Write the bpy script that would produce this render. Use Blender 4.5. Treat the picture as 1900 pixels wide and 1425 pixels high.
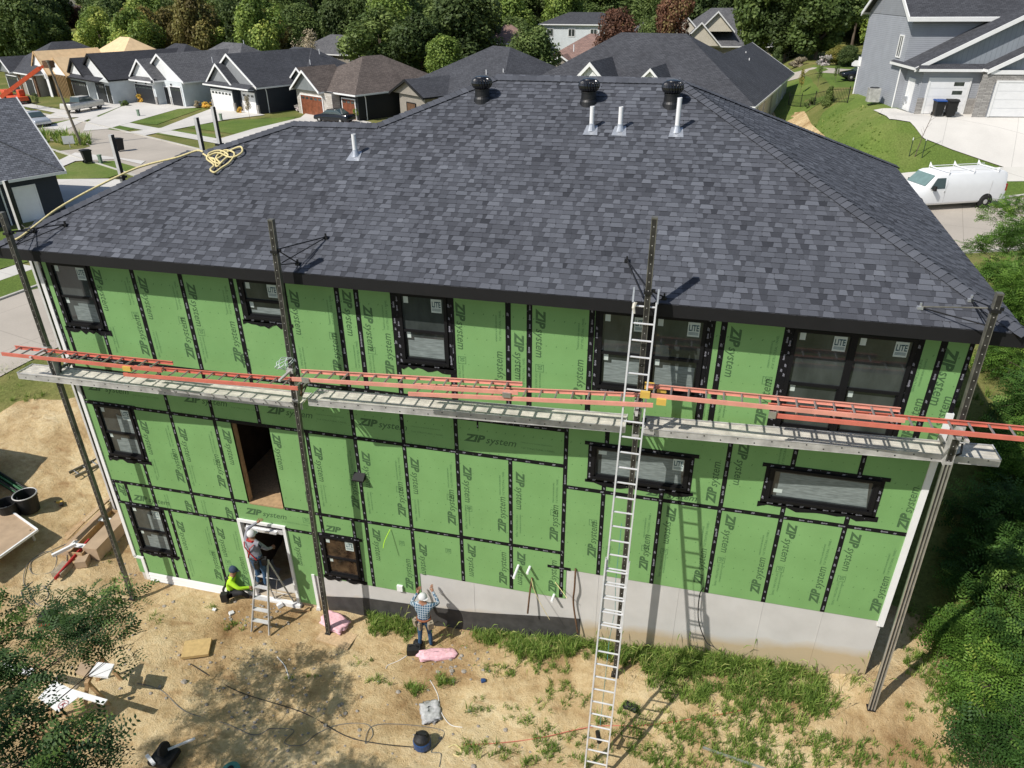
import bpy, bmesh, math, random
import numpy as np
from mathutils import Vector, Matrix, Euler
random.seed(7); rng = np.random.default_rng(7)
S = bpy.context.scene
for o in list(bpy.data.objects): bpy.data.objects.remove(o)
R = math.radians
# ---------------------------------------------------------------- camera, world, sun, exposure
CAM_LOC = Vector((-4.98143, -12.69941, 11.96484))
cd = bpy.data.cameras.new('camera'); cam = bpy.data.objects.new('camera', cd); S.collection.objects.link(cam)
cd.sensor_width = 36.0; cd.lens = 36.0 * 1344.96811 / 1900.0; cd.clip_start = 0.1; cd.clip_end = 3000
M = Matrix(((0.9713972, -0.1090096, 0.2109605), (0.2373835, 0.4683981, -0.8510301), (-0.0060431, 0.8767669, 0.4808777)))
cam.matrix_world = Matrix.Translation(CAM_LOC) @ M.to_4x4()
S.camera = cam
S.render.resolution_x = 1024; S.render.resolution_y = 768
SUN_EL, SUN_AZ = 48.3, 43.5           # light travels towards +y and +x
sd = Vector((-math.sin(R(SUN_AZ))*math.cos(R(SUN_EL)), -math.cos(R(SUN_AZ))*math.cos(R(SUN_EL)), math.sin(R(SUN_EL))))
w = bpy.data.worlds.new('World'); S.world = w; w.use_nodes = True
nt = w.node_tree; bg = nt.nodes['Background']; bg.inputs[1].default_value = 0.10
sky = nt.nodes.new('ShaderNodeTexSky'); sky.sky_type = 'NISHITA'; sky.sun_disc = False
sky.sun_elevation = R(SUN_EL); sky.sun_rotation = R(180 + SUN_AZ)
nt.links.new(sky.outputs[0], bg.inputs[0])
sl = bpy.data.lights.new('sun', 'SUN'); sl.energy = 4.7; sl.angle = R(0.5); sl.color = (1.0, 0.955, 0.89)
so = bpy.data.objects.new('sun', sl); S.collection.objects.link(so); so.rotation_euler = sd.to_track_quat('Z', 'Y').to_euler()
S.view_settings.view_transform = 'Standard'; S.view_settings.look = 'None'; S.view_settings.exposure = 0.0; S.view_settings.gamma = 1.0
# ---------------------------------------------------------------- materials
MATS = {}
def srgb(r, g, b): return tuple((c/255/12.92) if c/255 <= .04045 else ((c/255+.055)/1.055)**2.4 for c in (r, g, b))
class NT:
    def __init__(s, m): s.t = m.node_tree; s.n = s.t.nodes; s.l = s.t.links; s.b = s.n['Principled BSDF']
    def a(s, typ, **kw):
        n = s.n.new(typ)
        for k, v in kw.items(): setattr(n, k, v)
        return n
    def k(s, o, i): s.l.new(o, i)
    def coord(s, which='Object'): return s.a('ShaderNodeTexCoord').outputs[which]
    def noise(s, scale, detail=4, vec=None, rough=.55):
        n = s.a('ShaderNodeTexNoise'); n.inputs['Scale'].default_value = scale; n.inputs['Detail'].default_value = detail; n.inputs['Roughness'].default_value = rough
        s.k(vec if vec is not None else s.coord(), n.inputs['Vector']); return n.outputs['Fac']
    def ramp(s, fac, stops, interp='LINEAR'):
        r = s.a('ShaderNodeValToRGB'); r.color_ramp.interpolation = interp; e = r.color_ramp.elements
        while len(e) < len(stops): e.new(.5)
        for x, (p, c) in zip(e, stops): x.position = p; x.color = (*c, 1) if len(c) == 3 else c
        s.k(fac, r.inputs[0]); return r.outputs[0]
    def mix(s, f, a, b, mode='MIX'):
        m = s.a('ShaderNodeMix'); m.data_type = 'RGBA'; m.blend_type = mode
        for v, i in ((f, 0), (a, 6), (b, 7)):
            if isinstance(v, (int, float)): m.inputs[i].default_value = v
            elif isinstance(v, tuple): m.inputs[i].default_value = (*v, 1) if len(v) == 3 else v
            else: s.k(v, m.inputs[i])
        return m.outputs[2]
    def math(s, op, a, b=0.0, c=0.0):
        m = s.a('ShaderNodeMath'); m.operation = op
        for v, i in ((a, 0), (b, 1), (c, 2)):
            if isinstance(v, (int, float)): m.inputs[i].default_value = v
            else: s.k(v, m.inputs[i])
        return m.outputs[0]
    def bump(s, h, strength=.3, dist=.02):
        b = s.a('ShaderNodeBump'); b.inputs['Strength'].default_value = strength; b.inputs['Distance'].default_value = dist
        s.k(h, b.inputs['Height']); s.k(b.outputs[0], s.b.inputs['Normal'])
    def mapping(s, vec, scale=(1, 1, 1), rot=(0, 0, 0)):
        m = s.a('ShaderNodeMapping'); m.inputs['Scale'].default_value = scale; m.inputs['Rotation'].default_value = rot; s.k(vec, m.inputs[0]); return m.outputs[0]
def newmat(name, rough=.7, metal=0.0, spec=.4):
    m = bpy.data.materials.new(name); m.use_nodes = True; t = NT(m)
    t.b.inputs['Roughness'].default_value = rough; t.b.inputs['Metallic'].default_value = metal; t.b.inputs['Specular IOR Level'].default_value = spec
    MATS[name] = m; return m, t
def plain(name, col, rough=.7, metal=0.0, var=.12, scale=3.0, spec=.4, bump=0.0, bscale=60):
    if name in MATS: return MATS[name]
    m, t = newmat(name, rough, metal, spec)
    f = t.noise(scale, 5); d = tuple(c*(1-var) for c in col); h = tuple(min(1, c*(1+var)) for c in col)
    t.k(t.ramp(f, [(.3, d), (.7, h)]), t.b.inputs['Base Color'])
    if bump: t.bump(t.noise(bscale, 3), bump, .01)
    return m
def uvbrick(name, c1, c2, mortar, bw, bh, ms=.008, rough=.85, bump=.25, var=.2, offs=.5, rowmix=None, nscale=40):
    if name in MATS: return MATS[name]
    m, t = newmat(name, rough); uv = t.coord('UV')
    b = t.a('ShaderNodeTexBrick'); b.offset = offs; b.offset_frequency = 2
    b.inputs['Color1'].default_value = (*c1, 1); b.inputs['Color2'].default_value = (*c2, 1); b.inputs['Mortar'].default_value = (*mortar, 1)
    b.inputs['Scale'].default_value = 1.0; b.inputs['Mortar Size'].default_value = ms; b.inputs['Mortar Smooth'].default_value = .2
    b.inputs['Brick Width'].default_value = bw; b.inputs['Row Height'].default_value = bh; t.k(uv, b.inputs['Vector'])
    n = t.noise(nscale, 3, uv); n2 = t.noise(.35, 3, uv)
    c = t.mix(var, b.outputs[0], t.ramp(n, [(.35, (0, 0, 0)), (.65, (1, 1, 1))]), 'SOFT_LIGHT')
    c = t.mix(.25, c, t.ramp(n2, [(.3, (.2, .2, .2)), (.7, (.8, .8, .8))]), 'SOFT_LIGHT')
    t.k(c, t.b.inputs['Base Color']); t.bump(t.math('ADD', t.math('MULTIPLY', b.outputs['Fac'], -1.0), t.math('MULTIPLY', n, .3)), bump, .01)
    return m
def lap(name, col, pitch=.12, vertical=False, rough=.55):
    """horizontal lap siding (or vertical board and batten) read from the uv, in metres"""
    if name in MATS: return MATS[name]
    m, t = newmat(name, rough); uv = t.coord('UV'); sp = t.a('ShaderNodeSeparateXYZ'); t.k(uv, sp.inputs[0])
    v = t.math('FRACT', t.math('DIVIDE', sp.outputs[0 if vertical else 1], pitch))
    if vertical: h = t.math('LESS_THAN', v, .16); line = t.math('LESS_THAN', t.math('ABSOLUTE', t.math('SUBTRACT', v, .18)), .03)
    else: h = t.math('SUBTRACT', 1.0, v); line = t.math('LESS_THAN', v, .10)
    n = t.noise(1.2, 4, uv); c = t.ramp(n, [(.3, tuple(x*.92 for x in col)), (.7, tuple(x*1.06 for x in col))])
    t.k(t.mix(t.math('MULTIPLY', line, .45), c, tuple(x*.25 for x in col)), t.b.inputs['Base Color']); t.bump(h, .8, .02)
    return m
def leafmat(name, c1, c2, c3=None, rough=.6):
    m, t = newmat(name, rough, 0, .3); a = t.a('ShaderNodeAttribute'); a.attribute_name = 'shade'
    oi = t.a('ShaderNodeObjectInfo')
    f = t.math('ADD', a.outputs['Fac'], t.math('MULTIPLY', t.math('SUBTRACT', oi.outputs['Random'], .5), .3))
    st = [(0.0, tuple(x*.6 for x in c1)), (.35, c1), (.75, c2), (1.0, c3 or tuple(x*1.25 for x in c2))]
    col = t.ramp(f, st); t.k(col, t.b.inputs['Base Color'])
    tr = t.a('ShaderNodeBsdfTranslucent'); t.k(t.mix(.5, col, c2), tr.inputs[0]); mx = t.a('ShaderNodeMixShader'); mx.inputs[0].default_value = .3
    t.k(t.b.outputs[0], mx.inputs[1]); t.k(tr.outputs[0], mx.inputs[2]); t.k(mx.outputs[0], t.n['Material Output'].inputs[0])
    return m
# ---- near roof shingles: shade attribute per tab
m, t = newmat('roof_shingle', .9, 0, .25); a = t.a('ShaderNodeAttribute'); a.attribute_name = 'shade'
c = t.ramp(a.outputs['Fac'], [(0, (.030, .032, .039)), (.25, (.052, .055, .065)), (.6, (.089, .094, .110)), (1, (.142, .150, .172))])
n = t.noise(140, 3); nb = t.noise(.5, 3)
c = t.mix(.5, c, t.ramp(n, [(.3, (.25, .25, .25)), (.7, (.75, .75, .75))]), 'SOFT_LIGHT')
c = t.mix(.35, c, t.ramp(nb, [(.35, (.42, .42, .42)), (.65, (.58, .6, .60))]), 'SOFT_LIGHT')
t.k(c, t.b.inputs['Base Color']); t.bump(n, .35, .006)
SH_DARK = uvbrick('dark_shingle', (.074, .077, .087), (.045, .047, .054), (.018, .018, .022), .3, .145, .012)
SH_GREY = uvbrick('grey_shingle', (.15, .15, .155), (.09, .09, .096), (.03, .03, .034), .3, .145, .012)
SH_TAUPE = uvbrick('taupe_shingle', (.155, .125, .108), (.088, .070, .060), (.045, .036, .03), .3, .145, .012)
SH_BLACK = uvbrick('black_shingle', (.052, .054, .062), (.033, .034, .040), (.012, .012, .015), .3, .145, .012)
SH_ROSE = uvbrick('rose_shingle', (.30, .19, .155), (.20, .13, .11), (.09, .06, .055), .45, .2, .014)
# ---- sheathing: green panel with faint nail marks and mottling
m, t = newmat('sheathing_green', .62, 0, .35); ob = t.coord('Object'); sp = t.a('ShaderNodeSeparateXYZ'); t.k(ob, sp.inputs[0])
n = t.noise(1.1, 5, ob); n2 = t.noise(55, 3, ob)
nl = t.noise(.6, 3, t.mapping(ob, (1, 1, .25)))
c = t.ramp(n, [(.3, (.178, .345, .122)), (.7, (.208, .400, .146))]); c = t.mix(.3, c, t.ramp(nl, [(.35, (.38, .40, .38)), (.65, (.62, .60, .6))]), 'SOFT_LIGHT')
c = t.mix(t.ramp(t.noise(3.5, 6, ob, .7), [(.66, (0, 0, 0)), (.80, (.22, .22, .22))]), c, (.42, .42, .30)); c = t.mix(.18, c, t.ramp(n2, [(.3, (.3, .3, .3)), (.7, (.7, .7, .7))]), 'SOFT_LIGHT')
jx = t.math('MULTIPLY', t.math('SINE', t.math('MULTIPLY', sp.outputs[2], 9.1)), .05)
fx = t.math('ABSOLUTE', t.math('SUBTRACT', t.math('FRACT', t.math('DIVIDE', t.math('ADD', sp.outputs[0], jx), .2032)), .5))
fz = t.math('ABSOLUTE', t.math('SUBTRACT', t.math('FRACT', t.math('DIVIDE', t.math('ADD', sp.outputs[2], jx), .305)), .5))
dd = t.math('SQRT', t.math('ADD', t.math('POWER', t.math('MULTIPLY', fx, .2032), 2.0), t.math('POWER', t.math('MULTIPLY', fz, .305), 2.0)))
t.k(t.mix(t.math('MULTIPLY', t.math('LESS_THAN', dd, .0115), .62), c, (.05, .14, .045)), t.b.inputs['Base Color'])
m, t = newmat('print_ink', .8); c = t.ramp(t.noise(30, 4), [(.3, (.045, .10, .04)), (.7, (.075, .16, .06))]); t.k(c, t.b.inputs['Base Color'])
plain('print_ink_light', (.09, .20, .075), .8, var=.3, scale=40)
m, t = newmat('seam_tape', .7, 0, .2); ob = t.coord('Object')
f = t.noise(15, 4, t.mapping(ob, (1.0, 1, 1.0)), .62); f2 = t.noise(1.7, 2, ob)
ff = t.math('ADD', f, t.math('MULTIPLY', t.math('SUBTRACT', f2, .5), .18))
t.k(t.ramp(ff, [(0, (.006, .006, .007)), (.66, (.007, .007, .008)), (.71, (.20, .20, .22)), (.70, (.42, .42, .47))]), t.b.inputs['Base Color']); t.bump(t.noise(22, 3), .4, .01)
plain('tape_ink', (.22, .22, .25), .7, var=.35, scale=30)
plain('black_trim', (.007, .007, .008), .7, var=.2)
plain('window_frame_black', (.008, .008, .009), .6, var=.15, spec=.2)
m, t = newmat('window_glass', .07, 0, .6); t.k(t.ramp(t.noise(2.5, 5, t.mapping(t.coord(), (1, 1, .4))), [(.3, (.028, .034, .033)), (.7, (.070, .082, .078))]), t.b.inputs['Base Color'])
m, t = newmat('brown_window_glass', .05, 0, .7); t.k(t.ramp(t.noise(5, 5), [(.35, (.02, .012, .008)), (.7, (.10, .062, .035))]), t.b.inputs['Base Color'])
m, t = newmat('glass_film', .5, 0, .3); t.k(t.ramp(t.noise(9, 6, t.mapping(t.coord(), (.6, 1, 3.5))), [(.3, (.14, .165, .16)), (.7, (.26, .30, .29))]), t.b.inputs['Base Color'])
plain('sticker_white', (.55, .62, .58), .6, var=.06)
plain('sticker_ink', (.02, .07, .09), .6)
plain('white_vinyl', (.80, .80, .79), .45, var=.04)
plain('white_pipe', (.82, .82, .82), .35, var=.03)
plain('galvanised', (.55, .57, .60), .35, .6, var=.15, scale=12)
plain('black_metal', (.008, .008, .009), .5, .1, var=.2, spec=.6)
plain('aluminium', (.55, .55, .54), .38, .75, var=.15, scale=6)
plain('worn_aluminium', (.50, .49, .47), .55, .3, var=.28, scale=4)
plain('bright_aluminium', (.70, .70, .70), .42, .35, var=.1, scale=8)
plain('deck_aluminium', (.60, .57, .50), .6, .2, var=.22, scale=5)
plain('pole_dark', (.05, .048, .043), .5, .4, var=.5, scale=5)
plain('pole_side', (.17, .165, .14), .5, .4, var=.4, scale=5)
plain('pole_holes', (.45, .44, .4), .6)
plain('orange_fibreglass', (.60, .17, .12), .42, var=.13, scale=4)
plain('orange_light', (.70, .31, .235), .42, var=.12, scale=4)
plain('yellow_plastic', (.66, .43, .09), .5, var=.12)
plain('pink', (.74, .44, .48), .9, var=.2, scale=14, bump=.5, bscale=25); plain('teal_rope', (.08, .26, .24), .8); plain('blue_plastic', (.02, .06, .17), .35); plain('red_paint', (.36, .02, .02), .5); plain('cardboard', (.40, .29, .19), .85, var=.15); plain('grey_cord', (.16, .16, .15), .8); plain('black_rubber', (.015, .015, .015), .6); plain('white_paper', (.75, .75, .74), .7, var=.05); plain('denim', (.035, .085, .16), .85, var=.3, scale=18); plain('skin', (.30, .15, .09), .6); plain('shirt_grey', (.24, .24, .27), .9, var=.25, scale=14); plain('lime_vest', (.46, .80, .03), .7, var=.08); plain('white_cap', (.62, .62, .62), .8); plain('navy_cap', (.03, .05, .09), .8); plain('leather', (.23, .075, .03), .7, var=.3, scale=20); plain('boot', (.18, .11, .06), .8); plain('canvas', (.30, .25, .18), .9, var=.3, scale=16)
plain('green_pipe', (.03, .13, .05), .6); plain('black_trousers', (.015, .015, .018), .8)
m, t = newmat('plaid', .85); ob = t.coord(); sp = t.a('ShaderNodeSeparateXYZ'); t.k(ob, sp.inputs[0])
lx = t.math('LESS_THAN', t.math('FRACT', t.math('MULTIPLY', sp.outputs[0], 17.0)), .28); lz = t.math('LESS_THAN', t.math('FRACT', t.math('MULTIPLY', sp.outputs[2], 15.0)), .28)
t.k(t.mix(t.math('MULTIPLY', t.math('MAXIMUM', lx, lz), .85), (.035, .10, .17), (.45, .50, .54)), t.b.inputs['Base Color'])
plain('wood_grey', (.20, .17, .13), .9); plain('pedestal_green', (.20, .28, .20), .7); plain('bark', (.13, .10, .075), .9, var=.35, scale=9); plain('pole_green', (.03, .05, .03), .7)
plain('stone_grey', (.30, .27, .23), .9, var=.3, scale=20)
plain('plastic_film', (.42, .42, .42), .3, var=.3, scale=12)
plain('gloss_black', (.012, .012, .014), .25, .0, var=.1, spec=.9)
plain('rope_yellow', (.66, .56, .28), .8, var=.25, scale=30)
plain('wood', (.42, .28, .15), .75, var=.25, scale=8)
plain('osb', (.50, .36, .21), .8, var=.25, scale=22)
plain('plywood_yellow', (.50, .35, .15), .8, var=.15, scale=10)
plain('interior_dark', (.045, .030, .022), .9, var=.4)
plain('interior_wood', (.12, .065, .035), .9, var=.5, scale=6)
m, t = newmat('foundation_concrete', .85); ob = t.coord(); sp = t.a('ShaderNodeSeparateXYZ'); t.k(ob, sp.inputs[0])
n = t.noise(1.0, 6, ob); c = t.ramp(n, [(.3, (.50, .485, .46)), (.7, (.60, .585, .56))])
st = t.math('SUBTRACT', t.math('ADD', t.math('MULTIPLY', n, .7), -.35), t.math('ADD', t.math('ADD', sp.outputs[2], -2.03), t.math('MULTIPLY', sp.outputs[0], -.11)))
mud = t.ramp(t.math('MULTIPLY', st, .5), [(.46, (0, 0, 0)), (.62, (.9, .9, .9))])
t.k(t.mix(mud, c, (.47, .36, .21)), t.b.inputs['Base Color']); t.bump(t.noise(35, 4), .2, .01)
plain('waterproofing', (.055, .052, .050), .7, var=.3, scale=4)
for nm, cc in (('concrete_drive', (.60, .575, .53)), ('concrete_road', (.43, .385, .325)), ('sidewalk_concrete', (.58, .56, .51)), ('kerb_concrete', (.50, .48, .43))):
    m, t = newmat(nm, .85); uv = t.coord('Object'); n = t.noise(.35, 6, uv); n2 = t.noise(14, 4, uv)
    c = t.ramp(n, [(.3, tuple(x*.9 for x in cc)), (.7, tuple(x*1.06 for x in cc))])
    c = t.mix(.25, c, t.ramp(n2, [(.3, (.35, .35, .35)), (.7, (.65, .65, .65))]), 'SOFT_LIGHT')
    b = t.a('ShaderNodeTexBrick'); b.offset = 0; b.inputs['Scale'].default_value = 1; b.inputs['Brick Width'].default_value = 4.2; b.inputs['Row Height'].default_value = 4.2 if 'road' in nm or 'drive' in nm else 1.5
    b.inputs['Mortar Size'].default_value = .02; t.k(t.mapping(uv, (1, 1, 0), (0, 0, .25)), b.inputs['Vector'])
    t.k(t.mix(t.math('MULTIPLY', b.outputs['Fac'], .35), c, tuple(x*.3 for x in cc)), t.b.inputs['Base Color'])
def grassmat(name, c1, c2, c3):
    m, t = newmat(name, .9, 0, .15); ob = t.coord(); n = t.noise(.22, 5, ob); n2 = t.noise(9, 5, ob, .7)
    c = t.ramp(n, [(.3, c1), (.52, c2), (.72, c3)])
    t.k(t.mix(.6, c, t.ramp(n2, [(.3, (.2, .2, .2)), (.7, (.8, .8, .8))]), 'SOFT_LIGHT'), t.b.inputs['Base Color']); t.bump(n2, .9, .06)
    return m
grassmat('lawn', (.085, .140, .028), (.125, .180, .038), (.19, .215, .065))
grassmat('rough_grass', (.10, .13, .03), (.16, .17, .05), (.27, .23, .09))
m, t = newmat('sand_dirt', .95, 0, .1); ob = t.coord(); n = t.noise(.45, 7, ob, .62); n2 = t.noise(5, 6, ob, .7); n3 = t.noise(38, 4, ob, .7); n4 = t.noise(1.3, 5, t.mapping(ob, (1, 2.2, 1), (0, 0, .5)))
c = t.ramp(n, [(.32, (.30, .19, .09)), (.44, (.49, .35, .185)), (.56, (.65, .50, .285)), (.73, (.72, .59, .365))])
c = t.mix(.5, c, t.ramp(n2, [(.3, (.18, .16, .14)), (.65, (.75, .75, .74))]), 'SOFT_LIGHT')
c = t.mix(.45, c, t.ramp(n3, [(.3, (.2, .2, .2)), (.7, (.8, .8, .8))]), 'SOFT_LIGHT')
c = t.mix(t.ramp(n4, [(.58, (0, 0, 0)), (.72, (.7, .7, .7))]), c, (.33, .195, .09))
t.k(c, t.b.inputs['Base Color']); t.bump(t.math('ADD', n2, t.math('MULTIPLY', n3, .45)), 1.0, .09)
def mat(n): return MATS[n]
# ---------------------------------------------------------------- mesh building
def rootloc(o):
    while o.parent: o = o.parent
    return o
class MB:
    def __init__(s): s.v = []; s.f = []; s.sh = []; s.mi = []; s.cur = 0; s.shade = .5
    def add(s, vs, fs):
        n = len(s.v); s.v += [tuple(p) for p in vs]
        for f in fs: s.f.append([i+n for i in f]); s.sh.append(s.shade); s.mi.append(s.cur)
    def quad(s, a, b, c, d): s.add([a, b, c, d], [(0, 1, 2, 3)])
    def poly(s, ps): s.add(ps, [tuple(range(len(ps)))])
    def box(s, x0, x1, y0, y1, z0, z1):
        s.add([(x0, y0, z0), (x1, y0, z0), (x1, y1, z0), (x0, y1, z0), (x0, y0, z1), (x1, y0, z1), (x1, y1, z1), (x0, y1, z1)],
              [(0, 3, 2, 1), (4, 5, 6, 7), (0, 1, 5, 4), (1, 2, 6, 5), (2, 3, 7, 6), (3, 0, 4, 7)])
    def cbox(s, c, size, rot=None):
        c = Vector(c); h = Vector(size)/2; m = rot or Matrix.Identity(3); ps = []
        for z in (-1, 1):
            for x, y in ((-1, -1), (1, -1), (1, 1), (-1, 1)): ps.append(c + m @ Vector((x*h.x, y*h.y, z*h.z)))
        s.add(ps, [(0, 3, 2, 1), (4, 5, 6, 7), (0, 1, 5, 4), (1, 2, 6, 5), (2, 3, 7, 6), (3, 0, 4, 7)])
    def beam(s, p0, p1, w, h, up=(0, 0, 1)):
        p0 = Vector(p0); p1 = Vector(p1); d = (p1-p0); L = d.length; d.normalize(); up = Vector(up)
        if abs(d.dot(up)) > .98: up = Vector((0, 1, 0))
        x = d.cross(up).normalized(); y = x.cross(d).normalized()
        s.cbox((p0+p1)/2, (w, L, h), Matrix((x, d, y)).transposed())
    def tube(s, pts, r, seg=8, cap=True):
        pts = [Vector(p) for p in pts]; n = len(pts); rs = r if isinstance(r, (list, tuple)) else [r]*n; vs = []; prev = None
        for i, p in enumerate(pts):
            d = (pts[min(i+1, n-1)]-pts[max(i-1, 0)]); d = d.normalized() if d.length > 1e-9 else Vector((0, 0, 1))
            a = prev if prev is not None else (Vector((0, 0, 1)) if abs(d.z) < .9 else Vector((1, 0, 0)))
            x = (a - d*a.dot(d)); x = x.normalized() if x.length > 1e-6 else d.orthogonal().normalized(); y = d.cross(x); prev = x
            for k in range(seg): t_ = 2*math.pi*k/seg; vs.append(p + (x*math.cos(t_)+y*math.sin(t_))*rs[i])
        fs = [(i*seg+k, i*seg+(k+1) % seg, (i+1)*seg+(k+1) % seg, (i+1)*seg+k) for i in range(n-1) for k in range(seg)]
        if cap: fs += [tuple(range(seg))[::-1], tuple((n-1)*seg+k for k in range(seg))]
        s.add(vs, fs)
    def lathe(s, c, prof, seg=16, axis=(0, 0, 1)):
        c = Vector(c); q = Vector(axis).to_track_quat('Z', 'Y'); vs = []
        for r, z in prof:
            for k in range(seg): t_ = 2*math.pi*k/seg; vs.append(c + q @ Vector((r*math.cos(t_), r*math.sin(t_), z)))
        n = len(prof); fs = [(i*seg+k, i*seg+(k+1) % seg, (i+1)*seg+(k+1) % seg, (i+1)*seg+k) for i in range(n-1) for k in range(seg)]
        fs += [tuple(range(seg))[::-1], tuple((n-1)*seg+k for k in range(seg))]; s.add(vs, fs)
    def prism(s, poly, d):
        """closed outline poly (3d points) extruded by vector d"""
        d = Vector(d); n = len(poly); ps = [Vector(p) for p in poly]; vs = ps+[p+d for p in ps]
        fs = [tuple(range(n)), tuple(range(n, 2*n))[::-1]]+[(i, (i+1) % n+0, (i+1) % n+n, i+n) for i in range(n)]; s.add(vs, fs)
    def mesh(s, name, mats, origin=None):
        me = bpy.data.meshes.new(name); v = np.array(s.v, dtype=float).reshape(-1, 3)
        if origin is not None: v = v - np.array(origin)
        me.from_pydata([tuple(p) for p in v], [], s.f)
        for m_ in (mats if isinstance(mats, (list, tuple)) else [mats]): me.materials.append(mat(m_) if isinstance(m_, str) else m_)
        if any(s.mi): me.polygons.foreach_set('material_index', s.mi)
        a = me.attributes.new('shade', 'FLOAT', 'FACE'); a.data.foreach_set('value', s.sh)
        autouv(me); me.update(); return me
    def build(s, name, mats, parent=None, local=False, smooth=False, recalc=True):
        if parent is None:
            v = np.array(s.v); o0 = ((v[:, 0].min()+v[:, 0].max())/2, (v[:, 1].min()+v[:, 1].max())/2, v[:, 2].min())
        else: o0 = None if local else tuple(rootloc(parent).location)
        me = s.mesh(name, mats, o0)
        if recalc:
            b = bmesh.new(); b.from_mesh(me); bmesh.ops.recalc_face_normals(b, faces=b.faces); b.to_mesh(me); b.free(); autouv(me)
        if smooth: me.shade_smooth()
        o = bpy.data.objects.new(name, me); S.collection.objects.link(o)
        if parent is None: o.location = o0
        else: o.parent = parent
        return o
def autouv(me):
    if not me.uv_layers: me.uv_layers.new(name='UVMap')
    n = len(me.polygons)
    if n == 0: return
    co = np.empty(len(me.vertices)*3); me.vertices.foreach_get('co', co); co = co.reshape(-1, 3)
    nr = np.empty(n*3); me.polygons.foreach_get('normal', nr); nr = nr.reshape(-1, 3)
    lt = np.empty(n, dtype=int); me.polygons.foreach_get('loop_total', lt); li = np.empty(len(me.loops), dtype=int); me.loops.foreach_get('vertex_index', li)
    N = np.repeat(nr, lt, axis=0); P = co[li]
    u = np.stack([-N[:, 1], N[:, 0], np.zeros(len(N))], 1); L = np.linalg.norm(u, axis=1); flat = L < .05
    u[flat] = (1, 0, 0); L[flat] = 1; u /= L[:, None]; v = np.cross(N, u)
    uv = np.stack([(P*u).sum(1), (P*v).sum(1)], 1); me.uv_layers[0].data.foreach_set('uv', uv.ravel())
def thing(name, label, cat, loc=(0, 0, 0), rz=0.0, group=None):
    o = bpy.data.objects.new(name, None); S.collection.objects.link(o); o.location = loc; o.rotation_euler = (0, 0, rz); o.empty_display_size = .3
    return tag(o, label, cat, group)
def tag(o, label, cat, group=None, kind=None):
    o['label'] = label; o['category'] = cat
    if group: o['group'] = group
    if kind: o['kind'] = kind
    return o
def struct(o): o['kind'] = 'structure'; return o
def copy_tree(o, parent=None):
    c = o.copy(); S.collection.objects.link(c)
    if parent is not None: c.parent = parent
    for ch in list(o.children): copy_tree(ch, c)
    return c
TXT = {}
def text_mesh(body, size, shear=0.0, bold=0.0):
    key = (body, size, shear, bold)
    if key not in TXT:
        cu = bpy.data.curves.new('t', 'FONT'); cu.body = body; cu.size = size; cu.shear = shear; cu.offset = bold; cu.resolution_u = 2; cu.fill_mode = 'BOTH'
        o = bpy.data.objects.new('t', cu); S.collection.objects.link(o); dg = bpy.context.evaluated_depsgraph_get()
        me = bpy.data.meshes.new_from_object(o.evaluated_get(dg)); vs = [tuple(v.co) for v in me.vertices]; fs = [tuple(p.vertices) for p in me.polygons]
        bpy.data.objects.remove(o); bpy.data.meshes.remove(me); TXT[key] = (vs, fs, max((v[0] for v in vs), default=0))
    return TXT[key]
def put_text(mb, body, size, org, ux, uy, shear=0.0, bold=0.0, center=False, sx=1.0):
    vs, fs, w_ = text_mesh(body, size, shear, bold); org = Vector(org); ux = Vector(ux); uy = Vector(uy)
    off = -w_*sx/2 if center else 0
    mb.add([org + ux*(v[0]*sx+off) + uy*v[1] for v in vs], fs); return w_*sx
# ---------------------------------------------------------------- terrain height
def ss(t):
    t = np.clip(t, 0, 1); return t*t*(3-2*t)
def H(x, y):
    x = np.asarray(x, dtype=float); y = np.asarray(y, dtype=float)
    zw = np.interp(x, [-34, -25, -19, -13.6, -10, -7, -4, 0, 4, 9], [-1.5, -2.3, -3.05, -2.85, -2.7, -2.4, -2.1, -1.7, -1.5, -1.4])
    zy = np.interp(x, [-34, -22, -15, -5, 0, 5, 9], [-2.3, -2.8, -3.0, -2.75, -2.5, -2.3, -2.2])
    back = zw + (zy-zw)*ss(-y/3.0)
    zf = np.interp(x, [-60, -30, -15, 0, 60], [-1.1, -1.2, -.5, .3, .5])
    h = back + (zf-back)*ss((y-.5)/8.5)
    h = h + 3.6*ss((y-37-.15*(x-9))/8)*ss((x-2.0)/6.0)*(1-.35*ss((y-58)/12))
    h = h + ss((y-55)/25)*ss((x+2)/8)*.6
    h = h + 8.0*ss((y-108)/90)
    return h


# ================================================================ GROUND
XS = np.unique(np.concatenate([np.arange(-260, -45, 6), np.arange(-45, 25, 1.0), np.arange(25, 200, 6)]))
YS = np.unique(np.concatenate([np.arange(-60, -12, 4), np.arange(-12, 64, 1.0), np.arange(64, 420, 6)]))
def grid_sheet(name, m_, xs, ys, zf):
    X, Yg = np.meshgrid(xs, ys); Zg = zf(X, Yg); nx, ny = len(xs), len(ys)
    v = np.stack([X.ravel(), Yg.ravel(), Zg.ravel()], 1); i = np.arange(ny-1)[:, None]*nx+np.arange(nx-1)[None, :]
    f = np.stack([i, i+1, i+1+nx, i+nx], -1).reshape(-1, 4)
    me = bpy.data.meshes.new(name); me.from_pydata(v.tolist(), [], f.tolist()); me.materials.append(mat(m_)); autouv(me); me.shade_smooth()
    o = bpy.data.objects.new(name, me); S.collection.objects.link(o); return struct(o)
def in_dirt(x, y):
    """how far inside the bare yard a point lies, metres (negative outside)"""
    a = np.minimum(np.minimum(x+29.0, 5.2-x+.12*y), y+30)
    b = np.where(x < -18, 7.0+.1*(x+20)-y, np.where(x > 0, 3.5-.9*x-y, 3.0-y))
    return np.minimum(a, b)
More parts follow.
